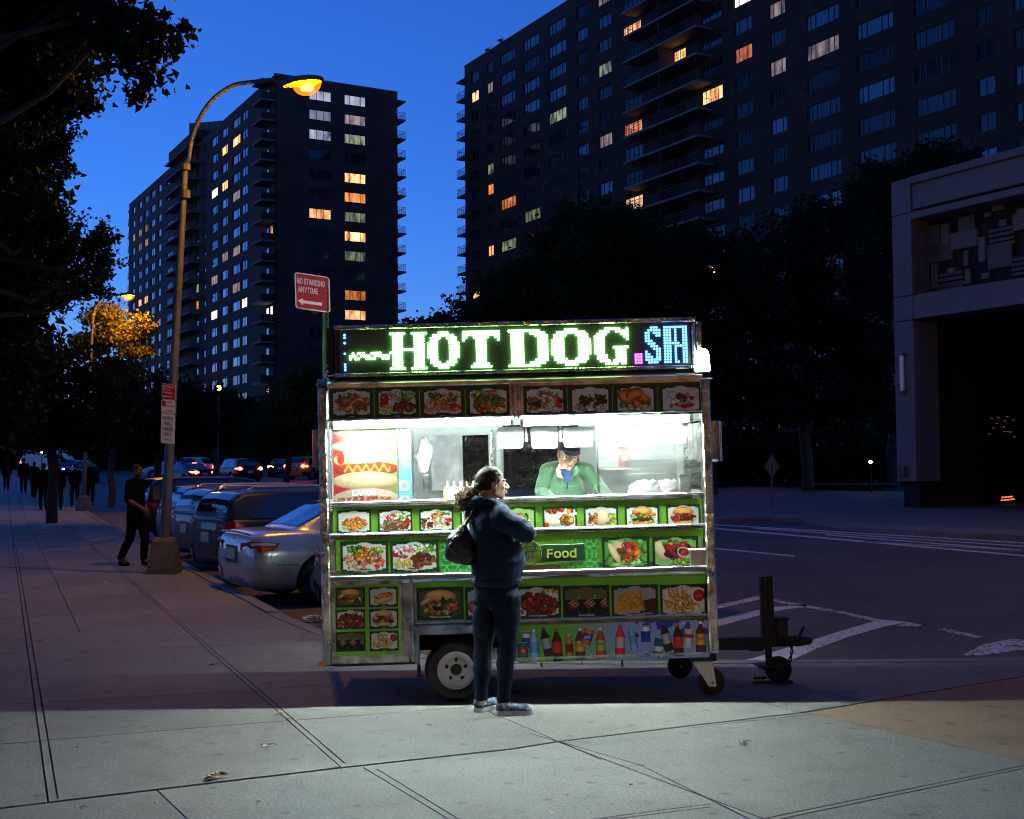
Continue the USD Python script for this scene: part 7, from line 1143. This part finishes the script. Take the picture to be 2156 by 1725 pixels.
sign(lg_, 'sign_plate', ((340, 841), (369.5, 844), (369, 872), (339.5, 869)), (Yq,) * 4, 'sign_white', 'sign_white', [('p', ((.06, .06), (.32, .06), (.32, .5), (.06, .5)), 'sign_red'), ('t', 'NO', .19, .36, .2, .18, 'sign_white'), ('t', 'PARKING', .60, .2, .10, .4, 'sign_red'), ('t', '7:30AM - 8AM', .64, .50, .09, .5, 'sign_red'), ('p', ((.38, .80), (.46, .74), (.46, .78), (.82, .78), (.82, .74), (.9, .80), (.82, .87), (.82, .83), (.46, .83), (.46, .87)), 'sign_red')], bw_=.02)
sign(lg_, 'sign_plate', ((339.5, 870), (368.5, 873), (367.5, 934), (338.5, 933)), (Yq,) * 4, 'sign_white', 'sign_white', [('t', 'BACK IN', .5, .20, .105, .74, 'sign_black'), ('t', 'ANGLE', .5, .38, .105, .6, 'sign_black'), ('t', 'PARKING', .5, .56, .105, .74, 'sign_black'), ('t', 'ONLY', .48, .74, .105, .54, 'sign_black'), ('p', ((.28, .87), (.36, .84), (.36, .86), (.64, .86), (.64, .84), (.72, .87), (.64, .90), (.64, .88), (.36, .88), (.36, .90)), 'sign_black')], bw_=.02)
for vy in (826, 858, 885, 922): q = W(355, vy, Yp); obj('clamp_band', lathe([(.07, -.012), (.088, -.012), (.088, .012), (.07, .012)], 14, 'z', q), M['pole'], lg_)
def diamond(): 
    Y = 44; t = thing('road_sign', 'small grey diamond sign on a thin post in the dark beyond the avenue', 'sign'); q = W(1625, 982, Y); obj('plate', xz(prism(Polygon([(q[0] - .28, q[2]), (q[0], q[2] + .42), (q[0] + .28, q[2]), (q[0], q[2] - .42)]), .01), Y), M['pole'], t); obj('post', bx(q[0] - .025, q[0] + .025, Y + .002, Y + .04, ROAD, q[2] + .45), M['pole'], t)
    for k in range(2): obj('lettering', bx(q[0] - .03, q[0] + .03, Y - .014, Y - .0105, q[2] - .22 + .16 * k, q[2] - .1 + .2 * k), M['sign_black'], t)
diamond()
def park_lamp(label, vx, vy, Y, m, r=.16, post=True):
    q = W(vx, vy, Y); t = thing('park_lamp', label, 'lamp', None, (q[0], q[1], ROAD + .3)); z = q[2] - ROAD - .3; obj('lit_globe', ball((0, 0, z), (r, r, r * 1.1), 2), M[m], t, True); obj('lamp_post', cat(tube([(0, 0, -.4), (0, 0, z - r)], [.06, .035], 8), lathe([(0, z - r * 1.05), (r * .6, z - r), (r * .5, z - r * .8), (0, z - r * .8)], 12), lathe([(0, z + r * 1.25), (r * .35, z + r * 1.05), (0, z + r * .98)], 12)), M['black_metal'], t, smooth=40); return t
M['lamp_white'] = glow('lamp_white', (1, .93, .75), 26.0); M['lamp_orange'] = glow('lamp_orange', (1, .38, .06), 7.0)
park_lamp('white globe lamp over the lit strip of lawn near the stone pillar', 1833, 973, 57, 'lamp_white', .075); park_lamp('orange globe lamp in front of the left tower', 461, 817, 62, 'lamp_orange', .13)
park_lamp('orange lamp shining through the leaves right of the cart', 1524, 822, 68, 'lamp_orange', .5); park_lamp('orange lamp high in the leaves below the balconies', 1506, 566, 80, 'lamp_orange', .4); park_lamp('small orange lamp in the leaves left of the stone building', 2030, 745, 75, 'lamp_orange', .25); park_lamp('small white lamp at the far left above the white van', 88, 993 - 42, 96, 'lamp_white', .12)
tl = thing('traffic_light', 'traffic light showing red at the far left end of the street', 'traffic light', None, W(37, 985, 90)); z = W(37, 943, 90)[2] - W(37, 985, 90)[2]
obj('housing', rb(-.18, .18, -.1, .12, z - .78, z + .2, .03), M['black_metal'], tl); obj('red_lamp', ball((0, -.12, z), (.15, .06, .15), 2), M['tail_glow'], tl, True); obj('post', cyl((0, .12, -1.2), (0, .12, z), .06), M['pole'], tl)
for k in (.32, .62): obj('dark_lamp', ball((0, -.1, z - k), (.13, .03, .13), 1), M['dark_gap'], tl, True)
# fallen leaves and litter
M['dead_leaf'] = mat('dead_leaf', (.34, .22, .11), .7, color2=(.16, .085, .04), vscale=40); M['litter'] = mat('litter', (.62, .62, .64), .5, vary=.2, vscale=20)
rg = np.random.default_rng(77)
def dead_leaf(label, vx, vy, s, n=1, grp=None):
    q = G(vx, vy); ms = []
    for k in range(n):
        t = np.linspace(0, 2 * pi, 26)[:-1]; r = s * (.55 + .28 * np.cos(5 * t) + .12 * np.cos(10 * t + .6)) * (1 + .1 * rg.normal(size=25)); v = np.stack([r * np.cos(t), r * np.sin(t) * .8, .006 + .35 * s * abs(np.sin(t * 1.5 + k)) * rg.uniform(.5, 1.1) + .0 * t], 1); v = np.vstack([v, [0, 0, .012]]); f = np.stack([np.arange(25), (np.arange(25) + 1) % 25, np.full(25, 25)], 1); a = rg.uniform(0, 6.3)
        ms.append(T(trimesh.Trimesh(v, f, process=False), (rg.normal() * s * .5 * (n > 1), rg.normal() * s * .35 * (n > 1), .004 * k), a))
    t_ = thing('fallen_leaf', label, 'leaf', grp, (q[0], q[1], .0015)); obj('blade', cat(*ms), M['dead_leaf'], t_); obj('stalk', tube([(0, 0, .012), (s * .6, s * .3, .02), (s * 1.1, s * .35, .012)], .0015, 4), M['bark'], t_)
for a in (('curled pale leaf on the lit slab left of the woman', 561, 1574, .05), ('heap of crumpled dead leaves on the dark joint at bottom left', 446, 1640, .062, 3), ('single dry leaf on the slab at bottom right of centre', 1565, 1567, .045), ('small pale scrap of leaf at the bottom left edge', 167, 1707, .03), ('dry leaf on the double joint in the light, left', 582, 1508, .04), ('dark leaf on the double joint at the edge of shade', 446, 1403, .05), ('dark leaf in the shade left of the cart', 563, 1443, .035), ('brown leaf on the left joint in the shade', 80, 1354, .04), ('twig-like leaf far left in the shade', 155, 1580, .025)): dead_leaf(*a)
bits = []
for k in range(120):
    vx, vy = rg.uniform(0, 2156), rg.uniform(1400, 1720) if k < 80 else rg.uniform(1210, 1400); vx = vx if vy > 1400 else vx * .3; q = G(vx, vy); s = rg.uniform(.005, .017); bits.append(T(trimesh.convex.convex_hull(rg.normal(size=(8, 3)) * [s, s * .6, s * .15]), (q[0], q[1], .006), rg.uniform(0, 6)))
obj('pavement_debris', cat(*bits), M['dead_leaf'], label='tiny scraps of leaf and grit scattered over the pavement', cat='debris', kind='stuff')
def crumple(label, vx, vy, s, m, z=0.0):
    b = ball((0, 0, 0), 1, 3); v = np.array(b.vertices); v *= (1 + .9 * (meshkit.noise(v * 3.1, int(vx)) - .5) + .4 * (meshkit.noise(v * 8, 3) - .5))[:, None]; b.vertices = v * [s, s * .7, s * .5]; q = G(vx, vy, z); obj('crumpled_litter', T(b, (q[0], q[1], z + s * .35)), M[m], label=label, cat='litter', smooth=30)
crumple('white crumpled paper on the shaded pavement left of the lamp post', 220, 1229, .035, 'litter'); crumple('blue white plastic bag in the gutter left of the cart', 657, 1310, .10, 'litter', ROAD); crumple('tiny pale wrapper on the far kerb', 2170, 1143, .09, 'litter', -.05)
q = G(405, 1242); obj('wrapper', cat(bx(q[0] - .09, q[0] - .03, q[1] - .02, q[1] + .02, .002, .008), bx(q[0] + .0, q[0] + .08, q[1] - .06, q[1] - .03, .002, .008)), M['dead_leaf'], label='torn orange wrapper scraps on the shaded pavement', cat='litter') if False else None
